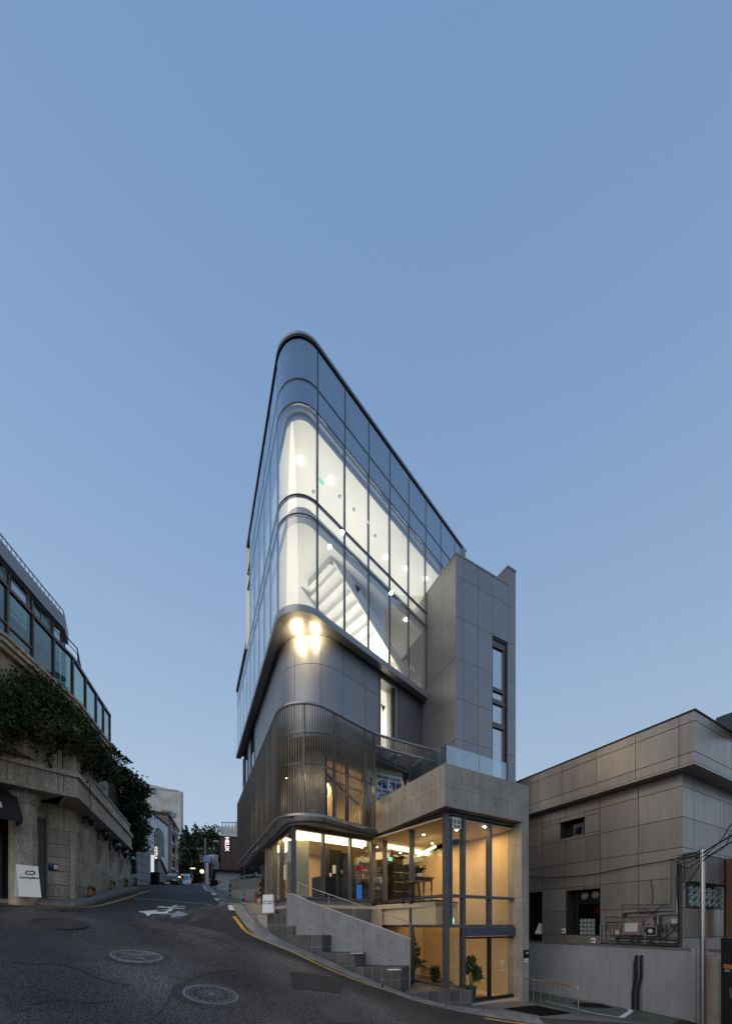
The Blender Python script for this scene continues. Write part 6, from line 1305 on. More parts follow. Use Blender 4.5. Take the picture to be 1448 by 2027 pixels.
b_ = G0(435.5, 24.5); cn = thing('traffic_cone', 'orange traffic cone with a flat base by the silver car', 'traffic cone', b_); MB().lathe(b_, [(.14, 0), (.03, .65)], 12).build('cone', M('orange_plastic', (.55,.11,.03), .5), cn, smooth=True); MB().obox(b_, (1,0,0), (0,1,0), (0,0,1), .22, .22, .03).build('base', MATS['orange_plastic'], cn); MB().lathe(b_, [(.092, .30), (.07, .43)], 12).build('white_band', white_m, cn)
b_ = G0(423.5, 27); ty = thing('tyre_stack', 'black rubber tyres stacked by the kerb', 'tyre', b_)
for k in range(3): MB().lathe(b_+Vector((0,0,.16*k)), [(.18, 0), (.28, .02), (.30, .08), (.28, .14), (.18, .16)], 16).build('tyre', black_m, ty, smooth=True)
def car(loc, heading, col, label, name='parked_car', sc_=1.0, rough=.25):
    t = thing(name, label, 'car', loc, 'cars parked along the street'); f = Vector((heading[0], heading[1], 0)).normalized(); r = Vector((f.y, -f.x, 0)); g = Vector(loc); paint = M('car_paint_'+label.split()[0], col, rough, .4, var=.02)
    def Q(x, y, z): return g+(f*x+r*y+Vector((0,0,z)))*sc_
    sl = (gz(g.x+f.x, g.y+f.y)-gz(g.x-f.x, g.y-f.y))/2
    prof = [(-2.2,.30),(-2.25,.62),(-2.18,.92),(-1.7,.98),(-1.1,1.32),(-.3,1.44),(.5,1.36),(1.2,.98),(2.0,.82),(2.25,.62),(2.25,.32)]
    nrows = [(-.90,.0),(-.86,.12),(0,.14),(.86,.12),(.90,.0)]; m = MB(); vs = []
    for y, _ in nrows:
        for x, z in prof:
            k = 1-.24*max(0, (z-.9)/.55) if abs(y) > .1 else 1; ins = .05 if abs(y) == .90 else 0
            vs.append(Q(x*(1-.02*(abs(y) == .90)), y*k, z-ins*(z > .5)+sl*x))
    n_ = len(prof); m.add(vs, [(i*n_+j, i*n_+(j+1) % n_, (i+1)*n_+(j+1) % n_, (i+1)*n_+j) for i in range(4) for j in range(n_)]+[tuple(range(n_)), tuple(range(4*n_, 5*n_))]); b = m.build('body', paint, t, smooth=True)
    gl = glass_dark
    MB().slab([Q(1.12,-.66,1.04+sl), Q(1.12,.66,1.04+sl), Q(.52,.58,1.37+sl*.5), Q(.52,-.58,1.37+sl*.5)], f*.03+Vector((0,0,.03))).build('windscreen', gl, t); MB().slab([Q(-1.65,-.66,1.02-sl*1.6), Q(-1.65,.66,1.02-sl*1.6), Q(-1.12,.58,1.31-sl), Q(-1.12,-.58,1.31-sl)], -f*.03+Vector((0,0,.03))).build('rear_window', gl, t)
    for sd in (-1, 1):
        MB().slab([Q(1.0,.86*sd,.98+sl), Q(-1.5,.86*sd,.98-sl*1.5), Q(-1.0,.72*sd,1.29-sl), Q(.45,.72*sd,1.33+sl*.4)], r*sd*.03).build('side_window', gl, t)
        for x in (-1.4, 1.4):
            wc = Q(x, .80*sd, .32+sl*x); wh_ = MB().lathe(wc-r*.1*sc_, [(.20,0),(.30,.01),(.32,.06),(.32,.16),(.30,.2),(.2,.2)], 18, tuple(r)).build('wheel', black_m, t, smooth=True); MB().lathe(wc+r*(.10 if sd > 0 else -.12)*sc_, [(.19,0),(.17,.02),(.04,.03)], 10, tuple(r)).build('rim', steel, wh_)
        MB().obox(Q(2.17,.66*sd,.68+sl*2.1), f, r, (0,0,1), .06, .18, .06).build('headlight', M('headlight', (.6,.62,.65), .15, var=0), t); MB().obox(Q(.75,.98*sd,1.0+sl), f, r, (0,0,1), .08, .09, .06).build('mirror', paint, t)
    MB().obox(Q(2.25,0,.55+sl*2.2), f, r, (0,0,1), .03, .42, .08).build('grille', black_m, t); MB().obox(Q(2.27,0,.40+sl*2.2), f, r, (0,0,1), .02, .24, .055).build('number_plate', paper_m, t)
    return t
car(G0(337, 37), (.36, -.93), (.014,.016,.022), 'dark saloon car parked facing downhill on the left side of the street')
car(Vector(cp(366, 1750.5, 56)), (.35, -1), (.6,.62,.64), 'white car parked behind the dark saloon near the trees', rough=.3)
car(G0(493, 26)-Vector((0,0,.5)), (-.9, -.45), (.34,.36,.38), 'silver hatchback half hidden behind the parking wall', rough=.3)
# ================================================================== RIGHT: BRONZE PANEL BUILDING
rb = thing('panel_building', 'two storey building clad in brown metal panels with a deep overhanging cornice', 'building', (12, 15, -2.7))
RC = V2(9.5, 11.0); RL = V2(-.477, .879); RR = V2(.879, .477)
rp_ = Path([RC+RL*9, RC, RC+RR*6]); sR = rp_.s[1]
zr_ = [4.67, 4.16, 3.24, 2.32, 1.41, .5, -.41, -1.4, -3.2]
MB().prism([tuple(rp_.at(0, 0, -.06)[:2]), tuple(rp_.at(sR, 0, -.06)[:2]), tuple(rp_.at(rp_.len, 0, -.06)[:2]), tuple(RC+RR*6+RL*9)], -3.2, 6.0).build('wall_core', rpanel_j, rb) if False else None
cL = [rp_.hit(px) for px in (1047, 1072, 1119, 1187, 1263)]+[sR]
# core walls leave the openings free
opn = [(cL[2]+.02, cL[3]-.02, rp_.z(1187, 1852), rp_.z(1187, 1759)), (rp_.hit(1108), rp_.hit(1156), rp_.z(1156, 1654)+.05, rp_.z(1156, 1617)), (cL[0]-.3, cL[1], -3.2, rp_.z(1072, 1766))]
cuts_s = sorted(set([0, rp_.len]+[round(v, 4) for o_ in opn for v in o_[:2]])); cuts_z = sorted(set([-3.2, 6.0]+[round(v, 4) for o_ in opn for v in o_[2:]]))
cm_ = MB()
for a, b in zip(cuts_s, cuts_s[1:]):
    for z0, z1 in zip(cuts_z, cuts_z[1:]):
        sm, zm = (a+b)/2, (z0+z1)/2
        if not any(o_[0] < sm < o_[1] and o_[2] < zm < o_[3] for o_ in opn): cm_.strip(rp_, a, b, z0, z1, -.5, -.05)
cm_.strip(rp_, .2, rp_.len, -3.2, 6.0, -1.4, -1.3)
core_r = cm_.build('wall_core', rpanel_j, rb)
def sub_rects(a, b, z0, z1):
    """panel minus openings: split on the opening edges"""
    ss_ = sorted(set([a, b]+[v for o_ in opn for v in o_[:2] if a+.02 < v < b-.02])); zz_ = sorted(set([z0, z1]+[v for o_ in opn for v in o_[2:] if z0+.02 < v < z1-.02])); out = []
    hit = any(o_[0] < b-.01 and o_[1] > a+.01 and o_[2] < z1-.01 and o_[3] > z0+.01 for o_ in opn)
    if not hit: return [(a, b, z0, z1)]
    for p_, q_ in zip(ss_, ss_[1:]):
        for u_, v_ in zip(zz_, zz_[1:]):
            sm, zm = (p_+q_)/2, (u_+v_)/2
            if not any(o_[0] < sm < o_[1] and o_[2] < zm < o_[3] for o_ in opn): out.append((p_, q_, u_, v_))
    return out
xsp = [0, cL[0]-2, cL[0]]+cL[1:]
for a, b in zip(xsp, xsp[1:]):
    for z1, z0 in zip(zr_, zr_[1:]):
        for (p_, q_, u_, v_) in sub_rects(a, b, z0, z1):
            if q_-p_ > .04 and v_-u_ > .04: MB().strip(rp_, p_+.009, q_-.009, u_+.009, v_-.009, -.05, rng.normal()*.0012).build('metal_panel', rpanel, core_r)
xr = [sR, rp_.hit(1373), rp_.hit(1425), rp_.len-3, rp_.len-1.5, rp_.len]
for a, b in zip(xr, xr[1:]):
    for z1, z0 in zip(zr_, zr_[1:]): MB().strip(rp_, a+.009, b-.009, z0+.009, z1-.009, -.05, rng.normal()*.0012).build('metal_panel', rpanel, core_r)
# cornice
co = Path([rp_.at(0, 0, .45)[:2], rp_.at(sR, 0, .45)[:2], rp_.at(rp_.len, 0, .45)[:2]]); sCo = co.s[1]
cz = [6.08, 5.79, 4.92, 4.62]
cor = MB().strip(co, 0, co.len, 4.60, 6.06, -1.2, -.05).build('cornice', rpanel_j, rb)
cc = [0, co.hit(1065), co.hit(1112), co.hit(1180), co.hit(1257), co.hit(1343), sCo, co.hit(1405), co.hit(1447), co.len-2, co.len]
for a, b in zip(cc, cc[1:]):
    for z1, z0 in zip(cz, cz[1:]): MB().strip(co, a+(.007 if abs(a-sCo) > .01 else 0), b-(.007 if abs(b-sCo) > .01 else 0), z0+.010, z1-.010, -.06, 0).build('cornice_panel', rpanel, cor)
MB().strip(co, 0, co.len, 4.56, 4.62, -.55, -.004).build('cornice_soffit', rpanel, rb)
MB().strip(co, 0, co.len, 6.07, 6.12, -.5, .02).build('roof_coping', rpanel_j, rb)
# small recessed window
o_ = opn[1]; sw_ = MB().strip(rp_, o_[0], o_[1], o_[2], o_[3], -.42, -.36).build('small_window', black_m, rb); MB().strip(rp_, o_[0]+.35, o_[0]+.75, o_[2]+.06, o_[3]-.12, -.36, -.30).build('frame', alu_grey, sw_); MB().strip(rp_, o_[0]+.42, o_[0]+.68, o_[2]+.12, o_[3]-.2, -.30, -.29).build('pane', glass_dark, sw_)
MB().strip(rp_, rp_.hit(1157), rp_.hit(1186), 2.34, 3.22, 0, .004).build('patch_panel', M('grey_patch_panel', (.135,.135,.13), .5, .2, var=.08), rb)
# dark window with lattice screen and two fans
def lattice(path, a, b, z0, z1, nx_, nz_, name, parent, w=0.0, fg=None):
    bk_ = MB().strip(path, a, b, z0, z1, w-.02, w).build(name, M('lattice_dark', (.035,.055,.058), .5, var=.1), parent); m = MB(); du, dz = (b-a)/nx_, (z1-z0)/nz_; n = path.nor(a); tv = path.tan(a)
    for i in range(nx_):
        for j in range(nz_):
            for k in (.92, .50):
                c = path.at(a+du*(i+.5), z0+dz*(j+.5), w+.004); ex_ = Vector((tv.x, tv.y, 0))*du*.5*k; ez = Vector((0,0,1))*dz*.5*k; t_ = .12
                pts = [c+ex_, c+ez, c-ex_, c-ez]
                for p_, q_ in zip(pts, pts[1:]+pts[:1]): m.tube([p_, q_], .022*(du/.3)**.5, 4, cap=False)
    stuff(m.build('lattice_lines', M('lattice_pale', (.24,.29,.28), .5, var=.05), bk_)); return bk_
o_ = opn[0]; dwn = MB().strip(rp_, o_[0], o_[1], o_[2], o_[3], -.46, -.42).build('dark_window', black_m, rb); MB().strip(rp_, o_[0]+.22, o_[0]+.28, o_[2], o_[3], -.42, -.3).build('frame', alu_dark, dwn); MB().strip(rp_, o_[0]+.28, o_[1], o_[2], o_[3]-.52, -.34, -.32).build('pane', GLASS('tinted', (.2,.18,.18), .08, 3), dwn)
lattice(rp_, rp_.hit(1133)+.1, rp_.hit(1163)+.1, rp_.z(1150, 1852), rp_.z(1150, 1819), 4, 4, 'lattice_screen', dwn, -.28)
for k, (px, py) in enumerate(((1142, 1774), (1163, 1771.5))):
    s = rp_.hit(px)+.12; c = rp_.at(s, rp_.z(px, py), -.26); n = rp_.nor(s); nv = Vector((n.x, n.y, 0)); tv = Vector((rp_.tan(s).x, rp_.tan(s).y, 0)); t = thing('wall_fan', ['left round extractor fan at the top of the dark window', 'right round extractor fan at the top of the dark window'][k], 'fan', c, 'extractor fans in the dark window'); fm = M('fan_grey', (.36,.36,.34), .5, .3, var=.05)
    for r_ in (.125, .09, .055): MB().tube([c+tv*r_*math.cos(a)+Vector((0,0,1))*r_*math.sin(a) for a in np.linspace(0, 2*math.pi, 17)], .008, 4, cap=False).build('ring', fm, t)
    for a in range(6): MB().tube([c, c+(tv*math.cos(a*math.pi/3)+Vector((0,0,1))*math.sin(a*math.pi/3))*.125], .007, 4).build('spoke', fm, t)
    MB().lathe(c, [(.03, 0), (.03, .02)], 8, tuple(nv)).build('hub', fm, t)
rg = MB().strip(rp_, rp_.hit(1167), rp_.hit(1186), rp_.z(1187, 1806), rp_.z(1187, 1799), -.30, -.29).build('red_glow_strip', EM('dim_red', (.35,.02,.01), .06), dwn)
# dark doorway with a leaning white board
wbz = thing('leaning_board', 'pale board leaning in the dark doorway behind the concrete pillar', 'board', rp_.at(rp_.hit(1062), rp_.z(1062, 1850), -.3)); MB().slab([rp_.at(rp_.hit(1054), rp_.z(1062, 1849), -.12), rp_.at(rp_.hit(1071), rp_.z(1062, 1849), -.12), rp_.at(rp_.hit(1071), rp_.z(1062, 1828), -.3), rp_.at(rp_.hit(1057), rp_.z(1062, 1828), -.3)], Vector((.02,.02,0))).build('board', paper_m, wbz); MB().slab([rp_.at(rp_.hit(1054), rp_.z(1062, 1851), -.14), rp_.at(rp_.hit(1072), rp_.z(1062, 1851), -.14), rp_.at(rp_.hit(1072), rp_.z(1062, 1849), -.14), rp_.at(rp_.hit(1054), rp_.z(1062, 1849), -.14)], Vector((.2,.2,0))).build('foot', alu_grey, wbz)
# patterned window and sign box on the short side
ps0, ps1 = rp_.hit(1358), rp_.hit(1427); lat = MB().strip(rp_, ps0-.03, ps1+.03, rp_.z(1390, 1799), rp_.z(1390, 1754), -.02, .02).build('patterned_window', alu_dark, rb); lattice(rp_, ps0, ps1, rp_.z(1390, 1796), rp_.z(1390, 1757), 6, 3, 'lattice_screen', lat, .035)
sbx = thing('blank_sign_box', 'blank weathered sign box on the short side above the patterned window', 'sign box', rp_.at(rp_.hit(1395), 1.3, .1)); MB().strip(rp_, rp_.hit(1354), rp_.hit(1436), rp_.z(1390, 1751), rp_.z(1390, 1698), .005, .22).build('box', M('weathered_panel', (.155,.145,.14), .6, .1, var=.2, streak=.25), sbx, bevel=.01); MB().strip(rp_, rp_.hit(1354), rp_.hit(1436), rp_.z(1390, 1698), rp_.z(1390, 1696), .0, .24).build('top_edge', alu_grey, sbx)
# kinked duct hoods under the cornice
for k, (px, py, sz) in enumerate(((1081, 1582, .52), (1056, 1592, .42))):
    s = rp_.hit(px); z = rp_.z(px, py); t = thing('duct_hood', ['large bent grey duct hood under the left end of the cornice', 'smaller dark duct hood half hidden behind the concrete block'][k], 'duct hood', rp_.at(s, z, 0), 'duct hoods under the cornice'); dm = M('duct_metal_%d' % k, (.16,.16,.165) if k == 0 else (.08,.085,.095), .45, .4, var=.1, bump=.2, bscale=8)
    tv = Vector((rp_.tan(s).x, rp_.tan(s).y, 0))*sz*.62; prof = [(.30,.42),(.62,.40),(.86,.12),(.62,-.45),(.34,-.38),(.45,.02),(.30,.10)]
    for nm, pr in (('upper_bend', [(.0,.52),(.55,.52),(.80,.10),(.0,.10)]), ('lower_spout', [(.0,.09),(.80,.09),(.60,-.52),(.22,-.44)])):
        MB().slab([rp_.at(s, z+b_*sz, a_*sz)-tv for a_, b_ in pr], tv*2).build(nm, dm, t, bevel=.02)
# gas meters and pipes on the wall
gpm = M('pipe_grey', (.22,.22,.215), .45, .3, var=.12, speck=.1); gt = thing('gas_pipework', 'tangle of pale gas pipes running up the brown panel wall', 'pipes', rp_.at(rp_.hit(1270), -.8, .1))
def wp3(px, py, w=.09, ds=0): s = rp_.hit(min(px, 1349.5)); return rp_.at(s, rp_.z(min(px, 1349.5), py), w)
for k, (ln, r) in enumerate((([(1190,1872),(1190,1831),(1230,1831)],.018),([(1198,1862),(1198,1814),(1287,1814),(1287,1806)],.022),([(1230,1838),(1230,1791),(1327,1789),(1328,1700)],.022),([(1264,1815),(1266,1804),(1336,1802),(1336,1760)],.028),([(1304,1830),(1305,1811),(1342,1810),(1343,1702)],.035),([(1215,1850),(1215,1836),(1222,1836)],.018),([(1236,1850),(1236,1820),(1247,1820)],.022),([(1206,1860),(1295,1864),(1349,1867)],.03),([(1206,1873),(1208,1867),(1280,1876),(1280,1846)],.022),([(1279,1840),(1280,1829),(1287,1829)],.018))): MB().tube([wp3(px, py, .08+.02*(k % 3)) for px, py in ln], r*1.2, 8).build('pipe', gpm, gt)
pdk = M('pipe_dark', (.035,.034,.033), .5, .3, var=.2)
for ln, r in (([(1192,1868),(1240,1870),(1349,1873)],.04),([(1222,1858),(1300,1860),(1349,1862)],.03),([(1226,1874),(1226,1842)],.022),([(1254,1874),(1254,1852)],.028),([(1268,1872),(1269,1852)],.022),([(1292,1872),(1292,1853)],.03),([(1310,1868),(1311,1815)],.028),([(1322,1866),(1322,1832)],.02),([(1348,1868),(1349,1712)],.045),([(1204,1843),(1204,1826),(1232,1826)],.02),([(1240,1818),(1240,1808),(1300,1806),(1300,1834)],.022)): MB().tube([wp3(px, py, .12) for px, py in ln], r, 8).build('dark_pipe', pdk, gt)
for px, py in ((1226,1858),(1254,1860),(1268,1862),(1292,1864),(1311,1840),(1240,1812),(1300,1818)): q = wp3(px, py, .12); MB().obox(q, (RL.x, RL.y, 0), (RL.y, -RL.x, 0), (0,0,1), .05, .05, .05).build('fitting', pdk, gt)
for px, py in ((1318, 1865), (1342, 1866)):
    q = wp3(px, py, .1); MB().ball(q, .055, 8, 6).build('valve', M('valve_iron', (.12,.12,.11), .5, .4, var=.1), gt)
def mbox(px0, px1, py0, py1, w, name, label, mat, cat, face=None, grp='meters on the brown panel wall'):
    a, b = rp_.hit(px0), rp_.hit(px1); z0, z1 = rp_.z((px0+px1)/2, py1), rp_.z((px0+px1)/2, py0); t = thing(name, label, cat, rp_.at((a+b)/2, z0, 0), grp); MB().strip(rp_, a, b, z0, z1, .01, w).build('case', mat, t, bevel=.008)
    if face: MB().strip(rp_, a+(b-a)*.18, b-(b-a)*.18, z0+(z1-z0)*.2, z1-(z1-z0)*.25, w, w+.012).build('cover', face, t)
    return t, a, b, z0, z1
rusty = M('rusty_case', (.17,.13,.11), .7, .1, var=.45, scale=9); palem = M('pale_meter', (.42,.43,.42), .5, var=.15)
mbox(1236, 1276, 1820, 1851, .22, 'meter_box', 'rusty open meter box with a white cover, centre of the gas pipes', rusty, 'meter box', palem)
t, a, b, z0, z1 = mbox(1276, 1304, 1834, 1853, .06, 'gas_meter', 'framed round gas meter right of the rusty box', black_m, 'gas meter')
fb = MB()
for (u0, u1, v0, v1) in ((a, b, z0, z0+.03), (a, b, z1-.03, z1), (a, a+.03, z0, z1), (b-.03, b, z0, z1)): fb.strip(rp_, u0, u1, v0, v1, .06, .16)
fb.build('frame', gpm, t); n = rp_.nor(a); MB().lathe(rp_.at((a+b)/2, (z0+z1)/2, .06), [(.07, 0), (.07, .07), (.055, .08)], 16, (n.x, n.y, 0)).build('dial', palem, t, smooth=True)
mbox(1220, 1231, 1840, 1852, .14, 'gas_meter', 'small gas meter left of the rusty box', gpm, 'gas meter', palem); mbox(1328, 1349, 1816, 1831, .12, 'junction_box', 'grey junction box with cables at the right end of the pipes', M('junction_grey', (.17,.18,.14), .5, var=.1), 'junction box', palem)
mbox(1112, 1119, 1838.5, 1848, .04, 'wall_socket', 'small white box left of the dark window', paper_m, 'socket', gpm, 'white boxes on the panel wall'); mbox(1170, 1178, 1857, 1867, .04, 'wall_socket', 'small white box below the dark window', paper_m, 'socket', gpm, 'white boxes on the panel wall')
# cables
def cable(name, label, pts, r=.014, grp='black cables on the right'):
    t = thing(name, label, 'cable', pts[len(pts)//2], grp); sm = [Vector(p) for p in pts]
    for _ in range(2):
        o2 = [sm[0]]
        for p_, q_ in zip(sm, sm[1:]): o2 += [p_*.75+q_*.25, p_*.25+q_*.75]
        sm = o2+[sm[-1]]
    MB().tube(sm, r, 5).build('cable', black_m, t, smooth=True); return t
cable('wall_cable', 'long sagging black cable crossing the brown panel wall', [wp3(1048, 1736, .1), wp3(1090, 1738, .1), wp3(1140, 1736, .1), wp3(1190, 1730, .1), wp3(1250, 1716, .1), wp3(1330, 1704, .1), P(1372, 1690, 9.9), P(1389, 1684, 9.6)], .016)
cable('overhead_cable', 'upper cable from the steel pole to the right edge', [P(1389, 1690, 9.6), P(1410, 1676, 9.0), P(1452, 1652, 8.2)], .018); cable('overhead_cable', 'lower cable from the steel pole to the right edge', [P(1389, 1706, 9.6), P(1412, 1688, 9.0), P(1452, 1664, 8.2)], .016); cable('overhead_cable', 'steep thin cable rising right of the steel pole', [P(1386, 1700, 9.6), P(1425, 1668, 9.0), P(1440, 1640, 8.6), P(1452, 1626, 8.2)], .010); cable('overhead_cable', 'loose looping cable right of the pole top', [P(1389, 1695, 9.6), P(1420, 1690, 9.2), P(1438, 1672, 8.9), P(1445, 1650, 8.6)], .008)
cable('wall_cable', 'cable hanging from a hook in the middle of the panel wall', [wp3(1289, 1742, .06), wp3(1292, 1760, .08), wp3(1294, 1775, .06), wp3(1291, 1789, .06)], .012); cable('wall_cable', 'cable dropping beside the tall pipes', [wp3(1345, 1705, .14), wp3(1343, 1760, .16), wp3(1348, 1810, .14), wp3(1340, 1840, .1), wp3(1310, 1862, .1)], .015); cable('wall_cable', 'looped cables under the junction box', [wp3(1335, 1830, .1), wp3(1320, 1850, .14), wp3(1310, 1835, .12), wp3(1325, 1826, .1), wp3(1347, 1850, .1)], .010)
cable('wall_cable', 'slack cable over the middle of the gas pipes', [wp3(1262, 1806, .1), wp3(1284, 1798, .12), wp3(1290, 1812, .14), wp3(1312, 1795, .12), wp3(1330, 1780, .1)], .010)
for k, (lab_, pts_) in enumerate((('uppermost slack cable between the pipe tops and the pole', [(1343,1703,.12),(1356,1699,0),(1372,1696,0)]), ('middle slack cable between the pipe tops and the pole', [(1328,1701,.1),(1352,1712,0),(1374,1702,0)]), ('lowest slack cable between the pipe tops and the pole', [(1345,1712,.12),(1360,1722,0),(1378,1708,0)]), ('taut cable slanting from the pole to the sign box', [(1352,1760,0),(1368,1738,0),(1384,1712,0)]))):
    pp_3 = [(wp3(a_, b_, w_) if w_ else P(a_, b_, 10.3-.7*(a_-1350)/39)) for a_, b_, w_ in pts_]+[P(1389, 1692+4*k, 9.58)]; cable('pole_cable', lab_, pp_3, .012)
bh = MB()
for i in range(7): a_ = i*.9; bh.tube([P(1340+6*math.cos(a_), 1700+5*math.sin(a_*1.7), 10.6), P(1352+7*math.cos(a_*1.3), 1697+6*math.sin(a_*2.1), 10.3), P(1368+6*math.sin(a_), 1694+6*math.cos(a_*1.9), 9.9), P(1388, 1690+2*i, 9.6)], .007, 4)
bt2 = thing('cable_bundle', 'tangled bundle of thin black wires at the top of the tall pipes', 'cables', P(1352, 1697, 10.3)); stuff(bh.build('wires', black_m, bt2))
sh2 = thing('dark_eave', 'dark tiled eave of another roof at the top right edge', 'roof', P(1440, 1415, 14)); MB().slab([P(1417, 1421, 13.6), P(1475, 1400, 11), P(1475, 1437, 11), P(1440, 1437, 12.4), P(1418, 1427, 13.6)], (3.5, 4.5, 0)).build('eave', black_m, sh2); MB().prism([(15.3,13.2),(21,16.2),(19,20.2),(13.4,17.2)], -4, 7.5).build('wall', greywall, sh2)
# ------------------------------------------------------------------ painted retaining wall
gw = thing('retaining_wall', 'grey painted retaining wall with a thick lower ledge beside the green driveway', 'wall', (8.3, 13, -2.7)); gp1 = Path([RC+RL*8+V2(-.879,-.477)*.35, RC-RL*1.0+V2(-.879,-.477)*.35])
MB().strip(gp1, 0, gp1.len, -3.4, -.76, -.30, 0).build('wall', greywall, gw); MB().strip(gp1, 0, gp1.hit(1255), -3.4, -1.2, 0, .14).build('lower_ledge', greywall, gw, bevel=.012); MB().strip(gp1, gp1.hit(1272), gp1.hit(1376), -3.4, -2.25, 0, .05).build('plinth', greywall, gw, bevel=.01)
MB().strip(gp1, 0, gp1.len, -.76, -.70, -.34, .02).build('rough_coping', M('rough_mortar', (.12,.12,.12), .9, var=.3, scale=10, bump=.8, bscale=25), gw)
for px in (1374, 1386): s = gp1.hit(px); MB().strip(gp1, s-.06, s+.06, -3.3, -.66, 0, .10).build('pilaster', greywall, gw)
MB().strip(gp1, gp1.hit(1125), gp1.hit(1140), -.72, -.62, -.1, .06).build('loose_block', rusty, gw)
dp = thing('drain_pipes', 'pair of black drain pipes running down the grey wall', 'pipes', gp1.at(gp1.hit(1264), -2.7, .1))
for k, (pt_, pm_, pb_) in enumerate((((1261, 1893), (1259, 1950), (1257.5, 1996)), ((1271, 1893), (1268, 1950), (1267, 1996)))):
    f_ = lambda px, py, w: gp1.at(gp1.hit(px), gp1.z(px, py), w); MB().tube([f_(*pt_, .02), f_(pt_[0], pt_[1]+2, .09), f_(pt_[0], 1934, .09), f_(pm_[0], 1952, .14), f_(pb_[0], 1965, .16), f_(pb_[0], 2000, .16)], .042, 10).build('pipe', black_m, dp, smooth=True)
    for py in (1925, 1970): q = f_(pb_[0]+1, py, .12); MB().tube([q-Vector((.06,.02,0)), q+Vector((.06,-.02,0))], .014, 5).build('bracket', steel, dp)
# steel pole
q = P(1389.5, 1681, 9.6); b_ = Vector((q.x, q.y, gz(q.x, q.y)-.2)); spm = thing('steel_pole', 'tall shiny steel pole before the grey wall carrying cables', 'pole', b_); MB().tube([b_, q], .055, 14).build('pole', steel, spm, smooth=True); MB().lathe(q, [(.058, -.01), (.06, .0), (.02, .05)], 12).build('cap', steel, spm)
for z, ll in ((.05, .12), (.18, .10), (-1.05, .35)): MB().tube([q+Vector((-ll, 0, z-.15)), q+Vector((ll, 0, z-.15))], .012, 5).build('bracket', steel, spm)
MB().tube([q+Vector((.085,-.02,-1.7)), q+Vector((.085,-.02,-4.2))], .012, 6).build('conduit', M('red_conduit', (.25,.08,.06), .5), spm)
pp2 = thing('plaster_pillar', 'rough plastered pillar right of the steel pole', 'pillar', P(1411, 2040, 9.7)); a_ = P(1397, 1894, 9.75); b2_ = P(1427, 1894, 9.5); MB().prism([(a_.x, a_.y), (b2_.x, b2_.y), (b2_.x+.3, b2_.y+.5), (a_.x+.3, a_.y+.5)], -3.6, -.86).build('shaft', M('pillar_plaster', (.20,.185,.17), .85, var=.15, bump=.5, bscale=20, streak=.15), pp2, bevel=.02)
gd = thing('dark_gate', 'dark metal gate panel with small orange and white stickers at the right edge', 'gate', P(1442, 2040, 9.2)); a_ = P(1428, 1857, 9.4); b2_ = P(1480, 1857, 8.7); MB().prism([(a_.x, a_.y), (b2_.x, b2_.y), (b2_.x+.05, b2_.y+.08), (a_.x+.05, a_.y+.08)], -3.7, zpy(1857, 9.4)).build('leaf', alu_dark, gd)
dgr = Vector((b2_.x-a_.x, b2_.y-a_.y, 0)).normalized(); dgn = Vector((dgr.y, -dgr.x, 0))
for px, py, w_, h_, mt in ((1442, 1914, .14, .055, M('orange_sticker', (.45,.18,.03), .5, var=.2)), (1439, 1922, .07, .03, M('green_sticker', (.25,.33,.30), .5, var=.1)), (1446, 1926, .05, .03, paper_m)):
    k = (px-1428)/52; c = P(px, py, 9.4-.7*k)+dgn*.006; MB().obox(c, dgr, dgn, (0,0,1), w_, .004, h_).build('sticker', mt, gd)
MB().tube([P(1444.5, 1956, 9.12), P(1446, 1976, 9.12)], .02, 8).build('handle', steel, gd)
osh = thing('terracotta_wall', 'narrow reddish brown wall strip above the dark gate', 'wall', P(1444, 1850, 11.6)); MB().slab([P(1437, 1857, 11.8), P(1475, 1857, 11.2), P(1475, 1700, 11.2), P(1437, 1700, 11.8)], (.2, .3, 0)).build('wall', M('terracotta', (.16,.085,.055), .8, var=.15), osh)
# ------------------------------------------------------------------ green driveway, railing and mats
gd0 = [gp(*q) for q in [(1052,1948),(1100,1957),(1160,1971),(1252,1994),(1300,2007),(1380,2030)]]
drv = [V2(5.7, 12.1), V2(5.9, 11.5), V2(6.3, 10.75), V2(7.2, 10.3), V2(8.3, 10.0), V2(9.1, 10.6), V2(8.55, 11.85), V2(6.8, 15.1), V2(5.4, 17.6), V2(4.0, 17.6), V2(5.2, 13)]
dvo = drape_poly(drv, .006, 'green_driveway', green_floor, None, .5); struct(dvo)
ribbon([V2(8.38, 11.75), V2(6.7, 14.85), V2(5.6, 16.9)], -.03, .03, 0, .012, 'white_line', white_m, dvo, thick=False, nw=1)
ribbon([V2(6.15, 12.6), V2(6.75, 11.0), V2(7.35, 10.55)], -.03, .03, 0, .012, 'white_line', white_m, dvo, thick=False, nw=1); ribbon([V2(7.35, 10.55), V2(8.30, 11.45), V2(8.38, 11.75)], -.06, .06, 0, .013, 'white_line', white_m, dvo, thick=False, nw=1)
grt = thing('drain_grate', 'black square drain grate on the green driveway', 'drain grate', gp(1165, 1991)); cg = gp(1170, 1992); m = MB()
for i in range(11): x = cg.x-.45+.09*i; m.tube([(x, cg.y-.28, gz(x, cg.y-.28)+.02), (x+.05, cg.y+.28, gz(x+.05, cg.y+.28)+.02)], .022, 4)
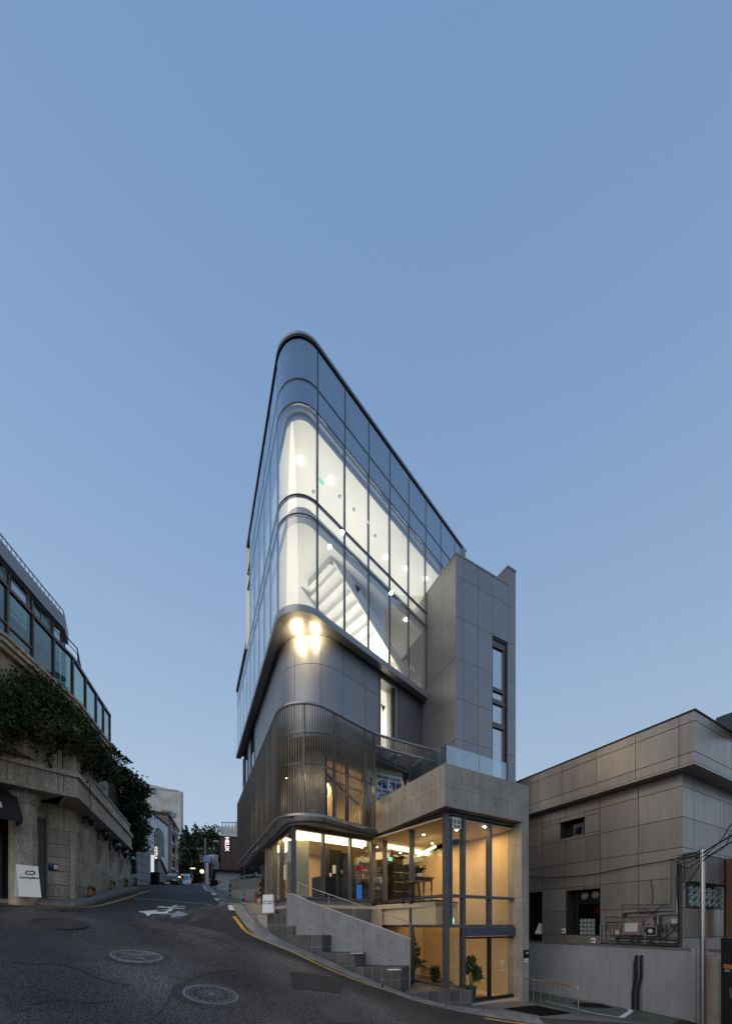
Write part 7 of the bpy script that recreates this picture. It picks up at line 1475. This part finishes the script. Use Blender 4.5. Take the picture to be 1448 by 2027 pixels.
for i in range(5): y = cg.y-.26+.13*i; m.tube([(cg.x-.45, y, gz(cg.x-.45, y)+.022), (cg.x+.5, y, gz(cg.x+.5, y)+.022)], .018, 4)
m.build('grate_bars', black_m, grt)
rl_ = thing('driveway_railing', 'low bronze tube railing at the edge of the green driveway', 'railing', P(1095, 2000, 11.4)); brz = M('brass_tube', (.34,.27,.19), .35, .8, var=.1)
R0, R1 = bpath.at(bpath.hit(1040), 0, .02), P(1140, 1953, 10.75); R0.z = bpath.z(1040, 1937); rails = [R0+(R1-R0)*k for k in (0, .35, .7, .93)]+[R1+Vector((.02,-.03,-.03)), R1+Vector((.03,-.05,-.10))]
q = R1+Vector((.03,-.05,0)); zb_ = gz(q.x, q.y); MB().tube(rails+[Vector((q.x, q.y, zb_))], .022, 10).build('rail', brz, rl_, smooth=True)
for k in (.16, .32, .50, .68, .84): p_ = R0+(R1-R0)*k; MB().tube([(p_.x, p_.y, gz(p_.x, p_.y)-.05), p_], .013, 8).build('post', brz, rl_, smooth=True)
ap = [V2(B2(.30, .76)), V2(B2(.30, tend)), V2(5.75, 11.9), V2(6.25, 10.8), V2(7.2, 10.25), V2(8.2, 9.9)]+[q_ for q_ in reversed(offset_line(kerb_line, -.58)) if q_.x > B2(-.6, .5).x-.1]
apo = struct(drape_poly(ap, .012, 'entrance_apron', M('apron_stone', (.155,.15,.145), .7, var=.18, scale=2.5, bump=.15, speck=.2), None, .4))
mt_ = [gp(*q_) for q_ in [(996,1999),(1062,1992.5),(1132,2008),(1072,2014)]]; md = thing('door_mat', 'large black door mat outside the entrance', 'mat', gp(1062, 2003)); m_ = drape_poly(mt_, .026, 'mat', M('black_rubber', (.008,.008,.009), .9, var=.1, spec=.1), None, .2); m_.parent = md; m_.location = m_.location-md.location
mt2 = [gp(*q_) for q_ in [(1002,1994),(1030,1988.5),(1050,1990.5),(1016,1998)]]; md2 = thing('door_mat', 'narrow tan ribbed mat between the door sill and the black mat', 'mat', gp(1025, 1993)); m_ = drape_poly(mt2, .024, 'mat', M('tan_mat', (.22,.145,.075), .9, var=.2, scale=20), None, .2); m_.parent = md2; m_.location = m_.location-md2.location
